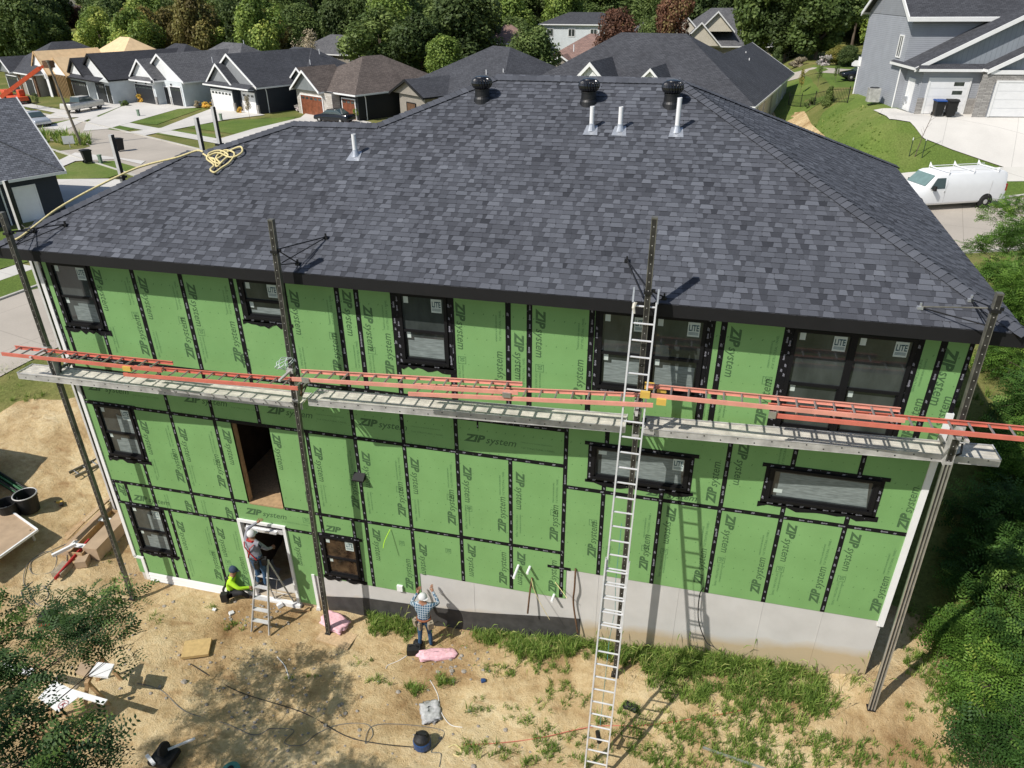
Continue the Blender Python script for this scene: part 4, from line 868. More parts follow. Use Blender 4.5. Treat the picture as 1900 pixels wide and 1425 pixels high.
t0 = MB(); a = G(*(-21.672, -0.426, -2.721)[:2], .42); b = G(*(-21.331, 0.116, -2.759)[:2], .45); t0.beam(a, b, .07, .09); tag(t0.build('downspout_piece', 'white_vinyl'), 'short white downspout piece lying across the tool tray', 'downspout')
# folded ladders on the ground behind the corner
for i, (a, b, l) in enumerate((((-23.942, 2.846, -2.150), (-23.415, 4.071, -1.886), 'folded ladder lying on the sand beyond the house corner'), ((-22.026, 2.071, -2.506), (-21.836, 2.897, -2.332), 'folded ladder lying nearer the carton pile by the corner'))):
    t_ = thing('extension_ladder', l, 'ladder', G(a[0], a[1])); A = G(a[0], a[1], .12); B = G(b[0], b[1], .12); d_ = (B-A).normalized(); B = A+d_*3.2; s_ = Vector((d_.y, -d_.x, 0)).normalized()*.42
    B.z = A.z+.1; ladder_section(t_, A, B, A+s_, B+s_, 'pole_side', 'aluminium', .03, .1)
# table on the left, bins, tarp
tc = Vector((-23.644, 0.436, -2.470)); t_ = thing('work_table', 'plywood topped work table with white edge at the left margin', 'table', tc); cz = tc.z+.75
q = [Vector((-22.779, 0.277, -2.150)), Vector((-26.305, 1.564, -2.150)), Vector((-26.218, -0.563, -2.150)), Vector((-22.972, -1.671, -2.150))]
m_ = MB(); m_.prism([p_ for p_ in q], (0, 0, -.03)); m_.build('table_top', 'cardboard', t_)
for i in range(4):
    m_ = MB(); m_.beam(q[i]+Vector((0, 0, .005)), q[(i+1) % 4]+Vector((0, 0, .005)), .05, .07); m_.build('edge_strip', 'white_vinyl' if i in (0, 3) else 'worn_aluminium', t_)
    m_ = MB(); pp = q[i].lerp(sum(q, Vector())/4, .12); m_.beam(pp, Vector((pp.x, pp.y, float(H(pp.x, pp.y)))), .05, .05); m_.build('leg', 'worn_aluminium', t_)
def bin_round(p, r, h, m_, label, cat, rim='worn_aluminium'):
    c = G(p[0], p[1]); t_ = thing('trash_can', label, cat, c, group=None); m__ = MB(); m__.lathe(c, [(r*.8, .0), (r, h), (r*.93, h), (r*.75, .05)], 24); m__.build('can_body', m_, t_); m__ = MB(); m__.tube([c+Vector((r*math.cos(a), r*math.sin(a), h)) for a in np.linspace(0, 2*math.pi, 25)], .02, 6); m__.build('rim', rim, t_); return t_
bin_round((-24.022, 1.228, -2.391), .33, .62, 'black_rubber', 'black round trash can with pale rim in the shade', 'trash can'); bin_round((-24.373, 0.849, -2.371), .30, .55, 'black_rubber', 'all black round tub left of the pale rimmed can', 'tub', 'black_rubber')
# stacked rebar and green tubing at the left edge
t_ = thing('pipe_bundle', 'bundle of dark green pipes stacked at the left edge above the tubs', 'pipes', G(*(-25.625, 2.162, -2.120)[:2]))
a = Vector((-27.503, 2.359, -1.956)); b = Vector((-24.651, 1.581, -2.282))
for k in range(9):
    m_ = MB(); o_ = Vector((.07*(k % 3), .10*(k % 3), .05+.07*(k//3))); m_.tube([G(a.x, a.y)+o_, G(b.x, b.y)+o_], .03, 7); m_.build('pipe', 'green_pipe' if k % 2 else 'black_rubber', t_)
p = (-23.400, 1.731, -2.409); c = G(p[0], p[1]); t_ = thing('cordless_drill', 'yellow and black cordless drill lying on the sand', 'drill', c); m_ = MB(); m_.beam(c+Vector((-.1, 0, .06)), c+Vector((.1, .02, .07)), .07, .07); m_.build('drill_body', 'yellow_plastic', t_); m_ = MB(); m_.beam(c+Vector((.08, 0, .06)), c+Vector((.16, -.1, .04)), .08, .08); m_.tube([c+Vector((-.1, 0, .06)), c+Vector((-.18, -.01, .06))], .02, 8); m_.build('battery', 'black_rubber', t_)
p = (-13.286, -4.711, -2.957); c = G(p[0], p[1]); t_ = thing('wire_spool', 'teal coil at the very bottom edge left of centre', 'coil', c); m_ = MB(); m_.lathe(c, [(.10, 0), (.19, .02), (.20, .08), (.19, .15), (.10, .17)], 18); m_.build('coil_body', 'teal_rope', t_); m_ = MB(); m_.lathe(c, [(.07, .0), (.07, .19)], 12); m_.build('spool_core', 'black_rubber', t_)
p = (-14.881, -4.784, -2.997); c = G(p[0], p[1]); t_ = thing('mitre_saw', 'dark saw with pale fence bars at the bottom edge beside the tree', 'saw', c); m_ = MB(); m_.cbox(c+Vector((0, 0, .12)), (.5, .45, .12)); m_.lathe(c+Vector((0, .05, .32)), [(.16, -.03), (.16, .03)], 18, (1, 0, .2)); m_.build('saw_base', 'black_rubber', t_); m_ = MB(); m_.beam(c+Vector((-.35, -.1, .2)), c+Vector((-.05, -.25, .2)), .07, .05); m_.beam(c+Vector((.05, .1, .25)), c+Vector((.5, .45, .3)), .04, .04); m_.build('fence_bar', 'white_vinyl', t_)
p = (-20.297, -2.178, -2.856); c = G(p[0], p[1]); t_ = thing('tool_backpack', 'dark backpack with red trim half under the branch on the left', 'backpack', c); o = lump('pack_body', c, (.42, .36, .34), .3, 'black_rubber', '', '', .2, 9); o.parent = t_; o.location = (0, 0, 0); m_ = MB(); m_.cbox(c+Vector((.05, -.2, .1)), (.3, .08, .16)); m_.build('front_pocket', 'red_paint', t_)
t_ = thing('sun_occluder', 'unseen box added as sun trailer just outside the left edge of the frame', 'occluder', (-27.7, .9, float(H(-27.7, .9)))); m_ = MB(); z_ = float(H(-27, 1)); m_.box(-29.2, -26.15, -.6, 2.3, z_+.35, z_+1.75); m_.build('occluder_box', 'white_vinyl', t_); m_ = MB(); m_.box(-28.2, -27.5, -.8, -.65, z_, z_+.6); m_.box(-28.2, -27.5, 2.35, 2.5, z_, z_+.6); m_.build('wheel', 'black_rubber', t_)  # unseen box and wheels, added to cast a shadow on the left yard
for i, (u, l) in enumerate((((-21.923, 1.239, -2.645), 'top loose plank across the carton pile'), ((-21.817, 1.641, -2.605), 'second loose plank on the carton pile'), ((-21.856, 0.742, -2.689), 'short loose plank at the outer end of the carton pile'))):
    b = MB(); c = G(u[0], u[1], .36+.03*i); b.cbox(c, (1.7-.3*i, .14, .035), Euler((0, .03, az+.06*(i-1))).to_matrix()); tag(b.build('loose_plank', 'wood' if i != 1 else 'osb'), l, 'plank')
# sawhorse bench lower left
hz_ = -2.1
t_ = thing('sawhorse_bench', 'wooden sawhorse bench carrying white trim sheets under the tree branch', 'bench', G(*(-17.914, -3.832, -2.917)[:2]))
for (a, b) in (((-17.300, -4.043, -2.100), (-17.571, -3.238, -2.100)), ((-17.835, -5.040, -2.100), (-17.863, -4.476, -2.100))):
    a, b = Vector(a), Vector(b); m_ = MB(); m_.beam(a, b, .09, .09); m_.build('top_beam', 'wood', t_)
    for e, s_ in ((a, -1), (a, 1), (b, -1), (b, 1)):
        d_ = (b-a).normalized(); o_ = Vector((d_.y, -d_.x, 0))*.28*s_; f = e.lerp((a+b)/2, .15); g_ = Vector((f.x+o_.x, f.y+o_.y, 0)); g_.z = float(H(g_.x, g_.y)); m_ = MB(); m_.beam(f, g_, .05, .08); m_.build('leg', 'wood', t_)
def sheet(name, uvs, z, th, m_, label, cat):
    ps = [Vector(p_) for p_ in uvs]; b = MB(); b.prism(ps, (0, 0, -th)); return tag(b.build(name, m_), label, cat)
sheet('white_trim_sheet', ((-18.030, -4.654, -2.020), (-17.291, -4.860, -2.020), (-17.132, -4.337, -2.020), (-18.046, -4.167, -2.020)), 0, .012, 'white_paper', 'white sheet marked with a red circled letter on the sawhorse bench', 'sheet')
b = MB(); cc = Vector((-17.331, -4.670, -2.005))
b.tube([cc+Vector((.10*math.cos(k*.4), .10*math.sin(k*.4), 0)) for k in range(17)], .006, 4); b.beam(cc+Vector((-.04, -.05, 0)), cc+Vector((-.01, .06, 0)), .012, .004); b.beam(cc+Vector((-.02, 0, 0)), cc+Vector((.05, .04, 0)), .012, .004); b.beam(cc+Vector((-.02, 0, 0)), cc+Vector((.04, -.05, 0)), .012, .004)
tag(b.build('pen_mark', 'red_paint'), 'red circled letter drawn on the white sheet', 'mark')
b = MB(); b.beam((-17.589, -4.361, -1.980), (-16.424, -4.416, -1.980), .13, .03); tag(b.build('trim_board', 'white_vinyl'), 'long white trim board sticking out past the sawhorse', 'trim board')
b = MB(); b.beam((-19.483, -4.193, -1.900), (-18.584, -4.181, -1.900), .18, .05); tag(b.build('trim_board', 'white_vinyl'), 'white trim lengths at the left edge below the branch', 'trim board')
sheet('white_foam_panel', ((-17.272, -3.929, -1.900), (-17.344, -3.571, -1.900), (-16.904, -3.529, -1.900), (-16.792, -3.876, -1.900)), 0, .06, 'white_paper', 'white foam panel on the end of the sawhorse', 'panel')
sheet('box_flap', ((-17.652, -3.941, -1.920), (-17.733, -3.646, -1.920), (-17.417, -3.666, -1.920), (-17.270, -3.973, -1.920)), 0, .05, 'cardboard', 'cardboard piece left of the white foam panel', 'cardboard')
p = (-17.319, -4.261, -1.950); b = MB(); b.lathe(p, [(.05, 0), (.055, .05), (.03, .06)], 12); tag(b.build('tape_roll', 'canvas'), 'small round tape roll on the white trim board', 'tape roll')
# tool bag etc near worker 1
p = (-10.521, -0.853, -2.754); c = G(p[0], p[1]); t_ = thing('tool_bag', 'open black tool bag left of the pink roll', 'tool bag', c); m_ = MB(); Rm = Matrix.Rotation(.3, 3, 'Z'); m_.cbox(c+Vector((0, 0, .09)), (.34, .22, .18), Rm); m_.build('bag_body', 'black_rubber', t_); m_ = MB(); m_.tube([c+Vector((-.12, 0, .18)), c+Vector((-.06, 0, .27)), c+Vector((.06, 0, .27)), c+Vector((.12, 0, .18))], .012, 6); m_.build('handle', 'black_rubber', t_)
p = (-10.495, -0.648, -2.741); lump('black_pouch', G(p[0], p[1]), (.2, .2, .16), 0, 'black_rubber', 'small black pouch just behind the black tool bag', 'pouch', .3, 3)
rope('site_cable', gpath([(-10.562, -0.861, -2.756), (-10.818, -1.137, -2.786), (-11.028, -1.337, -2.809), (-11.034, -1.463, -2.819)]), .008, 'white_paper', 'thin pale cord from the black tool bag', 'cord')
b = MB(); b.beam(G(*(-3.429, -2.097, -2.535)[:2], .05), G(*(-2.141, -2.306, -2.513)[:2], .06), .045, .04); tag(b.build('metal_bar', 'aluminium'), 'straight aluminium bar in the grass at the bottom right', 'bar')
p = (-5.036, -1.464, -2.467); lump('black_plastic_scrap', G(p[0], p[1]), (.30, .16, .1), -.2, 'black_rubber', 'crumpled black scrap right of the ladder foot', 'scrap', .5, 4, 6)
p = (-8.539, -1.404, -2.683); lump('drink_can', G(p[0], p[1]), (.11, .08, .08), .4, 'blue_plastic', 'small crushed dark can on the sand near the weeds', 'can', .3, 6)
b = MB(); b.beam(G(*(-17.992, 0.068, -3.013)[:2], .03), G(*(-16.859, 0.140, -2.971)[:2], .04), .07, .03); tag(b.build('trim_scrap', 'galvanised'), 'bluish strip of trim at the foot of the wall left of the seated worker', 'strip')
for i, (uv, sz, l) in enumerate((((-16.392, -0.662, -2.954), .09, 'small white block left of the step ladder'), ((-15.843, -0.686, -2.939), .12, 'white scrap lying below the seated worker'), ((-13.604, -0.001, -2.850), .13, 'white paper cup near the white trim by the small window'), ((-11.858, -0.050, -2.778), .09, 'white scrap in the weeds left of the plaid shirted worker'), ((-14.677, -0.156, -2.891), .16, 'grey bucket bits under the step ladder'))):
    c = G(uv[0], uv[1]); b = MB(); b.cbox(c+Vector((0, 0, sz*.3)), (sz, sz*.8, sz*.6), Euler((.3, .2, i)).to_matrix()); tag(b.build('scrap_piece', 'white_paper'), l, 'scrap')
b = MB()
for q_ in (((-13.819, -0.084, -2.858), (-14.186, -0.217, -2.873)),): b.beam(G(q_[0][0], q_[0][1], .04), G(q_[1][0], q_[1][1], .04), .1, .04)
tag(b.build('wood_offcut', 'wood'), 'short wooden offcut right of the step ladder shadow', 'offcut')
# wiring stubs on the foundation
for a, l in ((((-6.632, -0.020, 0.092), (-6.623, -0.120, -0.401), (-6.636, -0.080, -0.963), (-6.487, -0.150, -1.844)), 'brown cable conduit bent out of the foundation near the step'), (((-7.667, -0.020, -0.421), (-7.688, -0.150, -0.788), (-7.716, -0.250, -1.371)), 'brown cable stub above the dark foundation coating')):
    rope('cable_stub', a, .022, 'interior_wood', l, 'cable'); 
rope('cable_stub', ((-7.680, -0.020, -0.424), (-7.587, -0.200, -0.578), (-7.392, -0.300, -0.923), (-7.152, -0.350, -1.346)), .007, 'rope_yellow', 'yellow wire hanging beside the shorter brown cable stub', 'cable')
rope('cable_stub', ((-7.104, -0.020, -0.433), (-6.874, -0.200, -0.553), (-6.765, -0.300, -0.602)), .008, 'rope_yellow', 'short yellow wire from the green wall left of the foundation step', 'cable')
rope('cable_stub', ((-3.739, -0.030, 0.167), (-3.805, -0.060, -0.064), (-3.746, -0.080, -0.786), (-3.516, -0.200, -1.295), (-3.326, -0.250, -1.366)), .012, 'black_rubber', 'black cable hanging down the foundation beside the ladder shadow', 'cable')
rope('cable_stub', ((-11.760, -0.020, 0.253), (-11.731, -0.080, 0.018), (-11.355, -0.150, 0.066), (-11.101, -0.120, 0.513), (-11.057, -0.100, -0.002)), .0, 'white_paper', '', '') if False else None
rope('wire_loop', ((-11.210, -0.020, 0.377), (-11.298, -0.200, 0.154), (-11.324, -0.280, -0.022)), .009, 'lime_vest', 'pale wire loop sticking out of the wall right of the small window', 'wire')
# yellow rope on the roof
h_ = .05
rp_ = [(-19.216, -0.312, 7.124), (-19.115, -0.168, 7.196), (-18.999, 0.148, 7.354), (-18.787, 0.637, 7.598), (-18.335, 1.224, 7.892), (-17.727, 1.840, 8.200), (-17.315, 2.109, 8.334), (-16.739, 2.355, 8.457), (-16.370, 2.589, 8.575), (-16.170, 2.565, 8.563)]
rope('safety_rope', [(p_[0], p_[1], p_[2]+h_) for p_ in rp_], .024, 'rope_yellow', 'yellow safety rope stretched up the left side of the roof', 'rope', seg=8)
hp = [(-16.132, 2.497, 8.528), (-15.736, 2.346, 8.453), (-15.491, 2.676, 8.618), (-15.262, 2.725, 8.642), (-15.147, 2.556, 8.558), (-15.347, 2.405, 8.482), (-15.760, 2.519, 8.540), (-15.941, 2.334, 8.447), (-15.654, 2.145, 8.353), (-15.645, 1.976, 8.268), (-15.494, 1.903, 8.231), (-15.430, 2.092, 8.326), (-15.304, 2.270, 8.415), (-15.337, 2.545, 8.552), (-15.637, 2.632, 8.596), (-15.746, 2.415, 8.488), (-15.528, 2.222, 8.391), (-15.754, 2.276, 8.418), (-15.975, 2.471, 8.516), (-15.774, 2.624, 8.592), (-15.482, 2.501, 8.530), (-15.497, 2.292, 8.426), (-15.569, 2.117, 8.338), (-15.750, 2.345, 8.453), (-15.992, 2.400, 8.480)]
rope('safety_rope', [(p_[0], p_[1], p_[2]+.045+.05*random.random()) for p_ in hp], .022, 'rope_yellow', 'tangled heap of yellow rope on the ridge by the two poles', 'rope', seg=8)
# left side poles behind the roof
for i, (u0, v0, u1, v1, yy, l) in enumerate(((236, 345, 205, 250, 3.9, 'pale scaffold pole rising behind the left roof edge beside the dark bin'),)): pass
def side_pole(b, t__, label): pole(Vector(b), Vector(t__), label)
def low(p, q, z):
    p, q = Vector(p), Vector(q); return p
for top_, x_, y_, l in (((-18.646, 2.600, 8.907), 0, 0, 'pole rising behind the roof edge with a black clamp near the rubbish bins'), ((-17.679, 4.600, 9.033), 0, 0, 'shorter of the two poles rising by the yellow rope heap'), ((-18.036, 5.900, 9.112), 0, 0, 'taller of the two poles rising by the yellow rope heap'), ((-21.584, 2.000, 7.813), 0, 0, 'pale pole in front of the dark neighbouring house wall')):
    t1_ = Vector(top_); bz = float(H(t1_.x, t1_.y)); 
    t_ = thing('scaffold_pole', l, 'scaffold pole', (t1_.x, t1_.y, bz), group='scaffold poles on the left side of the house')
    m_ = MB(); m_.beam((t1_.x, t1_.y, bz), t1_, .08, .08, (0, 1, 0)); m_.build('shaft', 'bright_aluminium', t_); m_ = MB(); m_.beam((t1_.x+.05, t1_.y, bz), t1_+Vector((.05, 0, 0)), .01, .1, (0, 1, 0)); m_.build('edge_rail', 'pole_dark', t_)
    m_ = MB(); m_.cbox(t1_-Vector((0, 0, 1.0 if t1_.x > -19.6 else 1.3)), (.18, .18, .05)); m_.tube([t1_-Vector((-.05, 0, 1.1)), t1_-Vector((-.8, .2, 1.5))], .012, 6); m_.build('pole_clamp', 'black_metal', t_)
# ================================================================ PEOPLE
def skin_mesh(verts, edges, radii, sub=2):
    me = bpy.data.meshes.new('tmp'); me.from_pydata([tuple(v) for v in verts], edges, []); o = bpy.data.objects.new('tmp', me); S.collection.objects.link(o)
    o.modifiers.new('s', 'SKIN'); o.modifiers.new('ss', 'SUBSURF').levels = sub; o.modifiers['ss'].render_levels = sub
    for i, sv in enumerate(me.skin_vertices[0].data): r = radii[i]; sv.radius = r if isinstance(r, tuple) else (r, r); sv.use_root = (i == 0)
    dg = bpy.context.evaluated_depsgraph_get(); m2 = bpy.data.meshes.new_from_object(o.evaluated_get(dg)); vs = [tuple(v.co) for v in m2.vertices]; fs = [tuple(p_.vertices) for p_ in m2.polygons]
    bpy.data.objects.remove(o); bpy.data.meshes.remove(m2); bpy.data.meshes.remove(me); return vs, fs
def person(label, loc, rz, J, mats_, hat=None, extra=None):
    """J: joint positions in the figure's own frame (x right, y forward, z up)"""
    names = ['pelvis', 'spine', 'chest', 'neck', 'skull', 'crown', 'sl', 'el', 'wl', 'hl', 'sr', 'er', 'wr', 'hr', 'pl', 'kl', 'al', 'tl', 'pr', 'kr', 'ar', 'tr']
    rad = dict(pelvis=(.155, .115), spine=(.145, .105), chest=(.165, .12), neck=.062, skull=.092, crown=.078, sl=.078, el=.05, wl=.034, hl=.04, sr=.078, er=.05, wr=.034, hr=.04, pl=.098, kl=.066, al=.046, tl=.042, pr=.098, kr=.066, ar=.046, tr=.042)
    ed = [('pelvis', 'spine'), ('spine', 'chest'), ('chest', 'neck'), ('neck', 'skull'), ('skull', 'crown'), ('chest', 'sl'), ('sl', 'el'), ('el', 'wl'), ('wl', 'hl'), ('chest', 'sr'), ('sr', 'er'), ('er', 'wr'), ('wr', 'hr'), ('pelvis', 'pl'), ('pl', 'kl'), ('kl', 'al'), ('al', 'tl'), ('pelvis', 'pr'), ('pr', 'kr'), ('kr', 'ar'), ('ar', 'tr')]
    ix = {n: i for i, n in enumerate(names)}; V = [Vector(J[n]) for n in names]
    vs, fs = skin_mesh(V, [(ix[a], ix[b]) for a, b in ed], [rad[n] for n in names])
    reg = {'neck': 0, 'skull': 0, 'crown': 0, 'pelvis': 2, 'spine': 1, 'chest': 1}
    def seg_of(c):
        best = (9, 1)
        for a, b in ed:
            A, B = Vector(J[a]), Vector(J[b]); t_ = max(0, min(1, (c-A).dot(B-A)/(B-A).length_squared)); d_ = (c-A.lerp(B, t_)).length-(.04 if a in ('pelvis', 'spine') else 0)
            k = 1
            if b in ('skull', 'crown'): k = 0
            elif b == 'neck': k = 0 if t_ > .6 else 1
            elif b[0] == 'h': k = 0
            elif b[0] == 'w' and mats_[4]: k = 0 if t_ > mats_[4] else 1
            elif a == 'pelvis' and b == 'spine': k = 2 if t_ < .35 else 1
            elif b[0] in 'pk' or b[0] == 'a': k = 2
            elif b[0] == 't': k = 3
            if d_ < best[0]: best = (d_, k)
        return best[1]
    mb = MB()
    cen = [sum((Vector(vs[i]) for i in f), Vector())/len(f) for f in fs]; n0 = len(mb.v); mb.v += vs
    for f, c in zip(fs, cen): mb.f.append(list(f)); mb.sh.append(.5); mb.mi.append(seg_of(c))
    # face: nose, ears, eye sockets, mouth
    sk = Vector(J['skull']); fw = Vector(J.get('face', (0, 1, 0))).normalized(); up = (Vector(J['crown'])-sk).normalized(); rt = fw.cross(up).normalized(); mb.cur = 0
    mb.add([sk+fw*.085+up*.01, sk+fw*.085+rt*.016-up*.03, sk+fw*.085-rt*.016-up*.03, sk+fw*.118-up*.025], [(0, 1, 3), (0, 3, 2), (1, 2, 3)])
    for s_ in (-1, 1): mb.tube([sk+rt*s_*.088+up*.015, sk+rt*s_*.103, sk+rt*s_*.09-up*.03], [.012, .018, .01], 6)
    mb.cur = 3
    for s_ in (-1, 1): mb.lathe(sk+fw*.083+rt*s_*.032+up*.018, [(.011, 0), (.006, .008)], 6, fw)
    mb.beam(sk+fw*.088-rt*.022-up*.052, sk+fw*.088+rt*.022-up*.052, .008, .008)
    # hands: palm continues the wrist, five fingers
    mb.cur = 0
    for s_, wn, hn in ((-1, 'wl', 'hl'), (1, 'wr', 'hr')):
        W_, Hh = Vector(J[wn]), Vector(J[hn]); d_ = (Hh-W_).normalized(); sd_ = d_.cross(Vector(J.get('palm', (0, 1, 0)))).normalized(); nn = sd_.cross(d_)
        for k in range(4):
            b0 = Hh+sd_*(k-1.5)*.021; L_ = (.072, .082, .076, .058)[k]; mb.tube([b0, b0+d_*L_*.5+nn*.006, b0+d_*L_*.8+nn*.022, b0+d_*L_+nn*.036], [.010, .0095, .0085, .006], 6)
        mb.tube([W_.lerp(Hh, .35)+sd_*.03, W_.lerp(Hh, .75)+sd_*.058, Hh+sd_*.062+nn*.02+d_*.012], [.013, .011, .007], 6)
    t_ = thing('person', label, 'person', loc, rz)
    for m_ in mats_[:4]: pass
    o = mb.build('body', [mats_[0], mats_[1], mats_[2], mats_[3]], t_, local=True, smooth=True, recalc=True)
    if hat:
        h = MB(); c = sk+up*.035
        b = bmesh.new(); bmesh.ops.create_uvsphere(b, u_segments=20, v_segments=12, radius=.112); q_ = up.to_track_quat('Z', 'Y'); 
        b.verts.ensure_lookup_table(); vv = [c+q_ @ Vector((v.co.x, v.co.y, max(v.co.z, -.015)*1.02)) for v in b.verts]; h.add(vv, [[v.index for v in f.verts] for f in b.faces]); b.free()
        br = Vector(J.get('brim', fw)); s2 = br.cross(up).normalized(); h.prism([c+br*.10+s2*.075, c+br*.155+s2*.05, c+br*.175, c+br*.155-s2*.05, c+br*.10-s2*.075], -up*.008); h.build('cap', hat, t_, local=True, smooth=False)
    return t_
BASE = dict(pelvis=(0, 0, .96), spine=(0, .015, 1.14), chest=(0, .03, 1.36), neck=(0, .05, 1.50), skull=(0, .07, 1.61), crown=(0, .065, 1.69), pl=(-.10, 0, .88), kl=(-.13, .02, .49), al=(-.15, -.03, .09), tl=(-.16, .13, .04), pr=(.10, 0, .88), kr=(.12, .03, .49), ar=(.14, -.01, .09), tr=(.16, .15, .04))
p = (-10.279, -0.435, -2.721)
J1 = dict(BASE, sl=(-.19, .04, 1.40), el=(-.35, .16, 1.27), wl=(-.24, .38, 1.43), hl=(-.21, .44, 1.50), sr=(.19, .04, 1.41), er=(.36, .20, 1.36), wr=(.16, .38, 1.55), hr=(.13, .43, 1.62), face=(0, 1, .15), brim=(.75, -.5, 0))
x1_, y1_ = p[0], -.62
w1_ = person('worker in blue plaid shirt and jeans reaching up to the wall on the weedy ground', (x1_, y1_, dirt_z(x1_, y1_)+.0), R(4), J1, ('skin', 'plaid', 'denim', 'boot', 0), 'white_cap')
def belt(t_, z, m_, pouches, pm='canvas', r=(.165, .125)):
    b = MB(); b.tube([(r[0]*math.cos(a), r[1]*math.sin(a)+.01, z) for a in np.linspace(0, 2*math.pi, 21)], .028, 6); b.build('tool_belt', m_, t_, local=True)
    for x, y, s_ in pouches:
        b = MB(); b.cbox((x, y, z-.13), (.10*s_, .11, .22), Euler((.12, .0, x*3)).to_matrix()); b.cbox((x, y-.03, z-.03), (.02, .02, .12)); b.build('tool_pouch', pm, t_, local=True)
belt(w1_, 1.0, 'leather', ((.19, -.08, 1.4), (-.2, -.04, 1.1), (-.06, -.15, .6)))
sx_, sy_, sz_ = STEP
J2 = dict(BASE, spine=(-.04, .02, 1.13), chest=(-.09, .06, 1.34), neck=(-.11, .09, 1.47), skull=(-.10, .12, 1.57), crown=(-.09, .11, 1.65), sl=(-.28, .07, 1.38), el=(-.30, .24, 1.62), wl=(-.10, .40, 1.76), hl=(-.04, .43, 1.80), sr=(.10, .07, 1.38), er=(.24, .18, 1.16), wr=(.22, .36, 1.05), hr=(.20, .42, 1.02), face=(.2, 1, .2), brim=(.4, .9, 0), pl=(-.10, 0, .88), kl=(-.11, .06, .47), pr=(.10, 0, .88), kr=(.10, .08, .46), al=(-.12, .0, .09), ar=(.11, .01, .09), tl=(-.12, .13, .04), tr=(.12, .14, .04))
w2_ = person('worker in grey sweatshirt and jeans standing on the step ladder at the doorway', (sx_+.02, sy_+.46, sz_+1.255), R(-8), J2, ('skin', 'shirt_grey', 'denim', 'boot', 0), 'white_cap')
belt(w2_, .99, 'black_rubber', ((.20, .05, 1.3), (.12, -.14, 1.0)), 'black_rubber')
b = MB(); b.tube([(-.24, -.03, 1.42), (-.16, -.13, 1.36), (-.06, -.12, 1.2), (-.14, -.11, 1.0)], .016, 6); b.tube([(.06, -.03, 1.42), (0, -.12, 1.36), (-.06, -.12, 1.2), (.12, -.11, 1.0)], .016, 6); b.tube([(-.23, .1, 1.42), (-.16, .0, 1.465), (-.02, 0, 1.465), (.05, .1, 1.42)], .03, 6); b.build('suspenders', 'red_paint', w2_, local=True)
J3 = dict(pelvis=(0, 0, .22), spine=(0, .06, .40), chest=(0, .15, .60), neck=(0, .19, .73), skull=(0, .22, .84), crown=(0, .225, .92), sl=(-.19, .15, .64), el=(-.26, .38, .52), wl=(-.18, .62, .50), hl=(-.17, .70, .51), sr=(.19, .15, .64), er=(.25, .34, .48), wr=(.14, .54, .40), hr=(.12, .61, .38),
          pl=(-.1, .05, .2), kl=(-.24, .42, .42), al=(-.16, .5, .08), tl=(-.16, .66, .04), pr=(.1, .05, .2), kr=(.26, .40, .36), ar=(.14, .48, .08), tr=(.14, .63, .04), face=(0, 1, -.1))
p = (-16.238, -0.203, -2.948)
w3_ = person('worker in bright lime shirt and dark cap sitting on the sand by the doorway', (p[0], p[1]+.1, dirt_z(p[0], p[1]+.1)), R(-72), J3, ('skin', 'lime_vest', 'black_trousers', 'boot', 0), 'navy_cap'); w3_.scale = (1.12, 1.12, 1.12)
b = MB()
for s_ in (-1, 1): b.tube([(s_*.13, .22, .70), (s_*.12, .08, .70), (s_*.03, -.02, .52), (-s_*.10, -.10, .30)], .018, 6)
b.tube([(.18*math.cos(a), .15*math.sin(a)+.02, .27) for a in np.linspace(0, 2*math.pi, 21)], .03, 6); b.build('harness', 'black_rubber', w3_, local=True)
b = MB(); b.cbox((.24, -.05, .22), (.13, .16, .24)); b.cbox((-.24, .0, .2), (.12, .16, .22)); b.build('tool_pouch', 'black_rubber', w3_, local=True)

# ================================================================ STREETS AND LOTS
road, RQ = ribbon('road', 'concrete_road', [(-120, 76), (-90, 62), (-73, 54.5), (-60, 48), (-47, 41.5), (-35, 35), (-22, 28.5), (-10, 26.5), (2, 28.2), (12, 32.0), (25, 38.5), (45, 50), (80, 70)], 8.6, .03)
kerb('kerb', RQ, 4.38); kerb('kerb', RQ, -4.38)
road2, RQ2 = ribbon('road', 'concrete_road', [(-38, -22), (-36, -8), (-34.2, 6), (-32.6, 16), (-30, 26), (-27, 32)], 7.2, .035)
kerb('kerb', RQ2, 3.7); 
_, WQ = ribbon('sidewalk', 'sidewalk_concrete', [(-112, 82), (-92, 70), (-76, 62.8), (-62, 56.5), (-48, 50.8), (-38, 46)], 1.6, .05)
ribbon('sidewalk', 'sidewalk_concrete', [(-44.5, -18), (-42.6, -4), (-40.8, 8), (-39.4, 17.5)], 1.5, .05)
ribbon('sidewalk', 'sidewalk_concrete', [(4.331, 37.689, 0.411)[:2], (8.461, 39.045, 0.956)[:2], (11.925, 39.880, 1.141)[:2], (15.509, 40.594, 1.256)[:2], (20.290, 41.294, 1.262)[:2]], 1.1, .085)
def zpoly(name, m_, uvz, dz, step=1.0): return drape(name, m_, uvz, dz, step)
def lawn(poly): return drape('lawn', 'lawn', poly, .045)
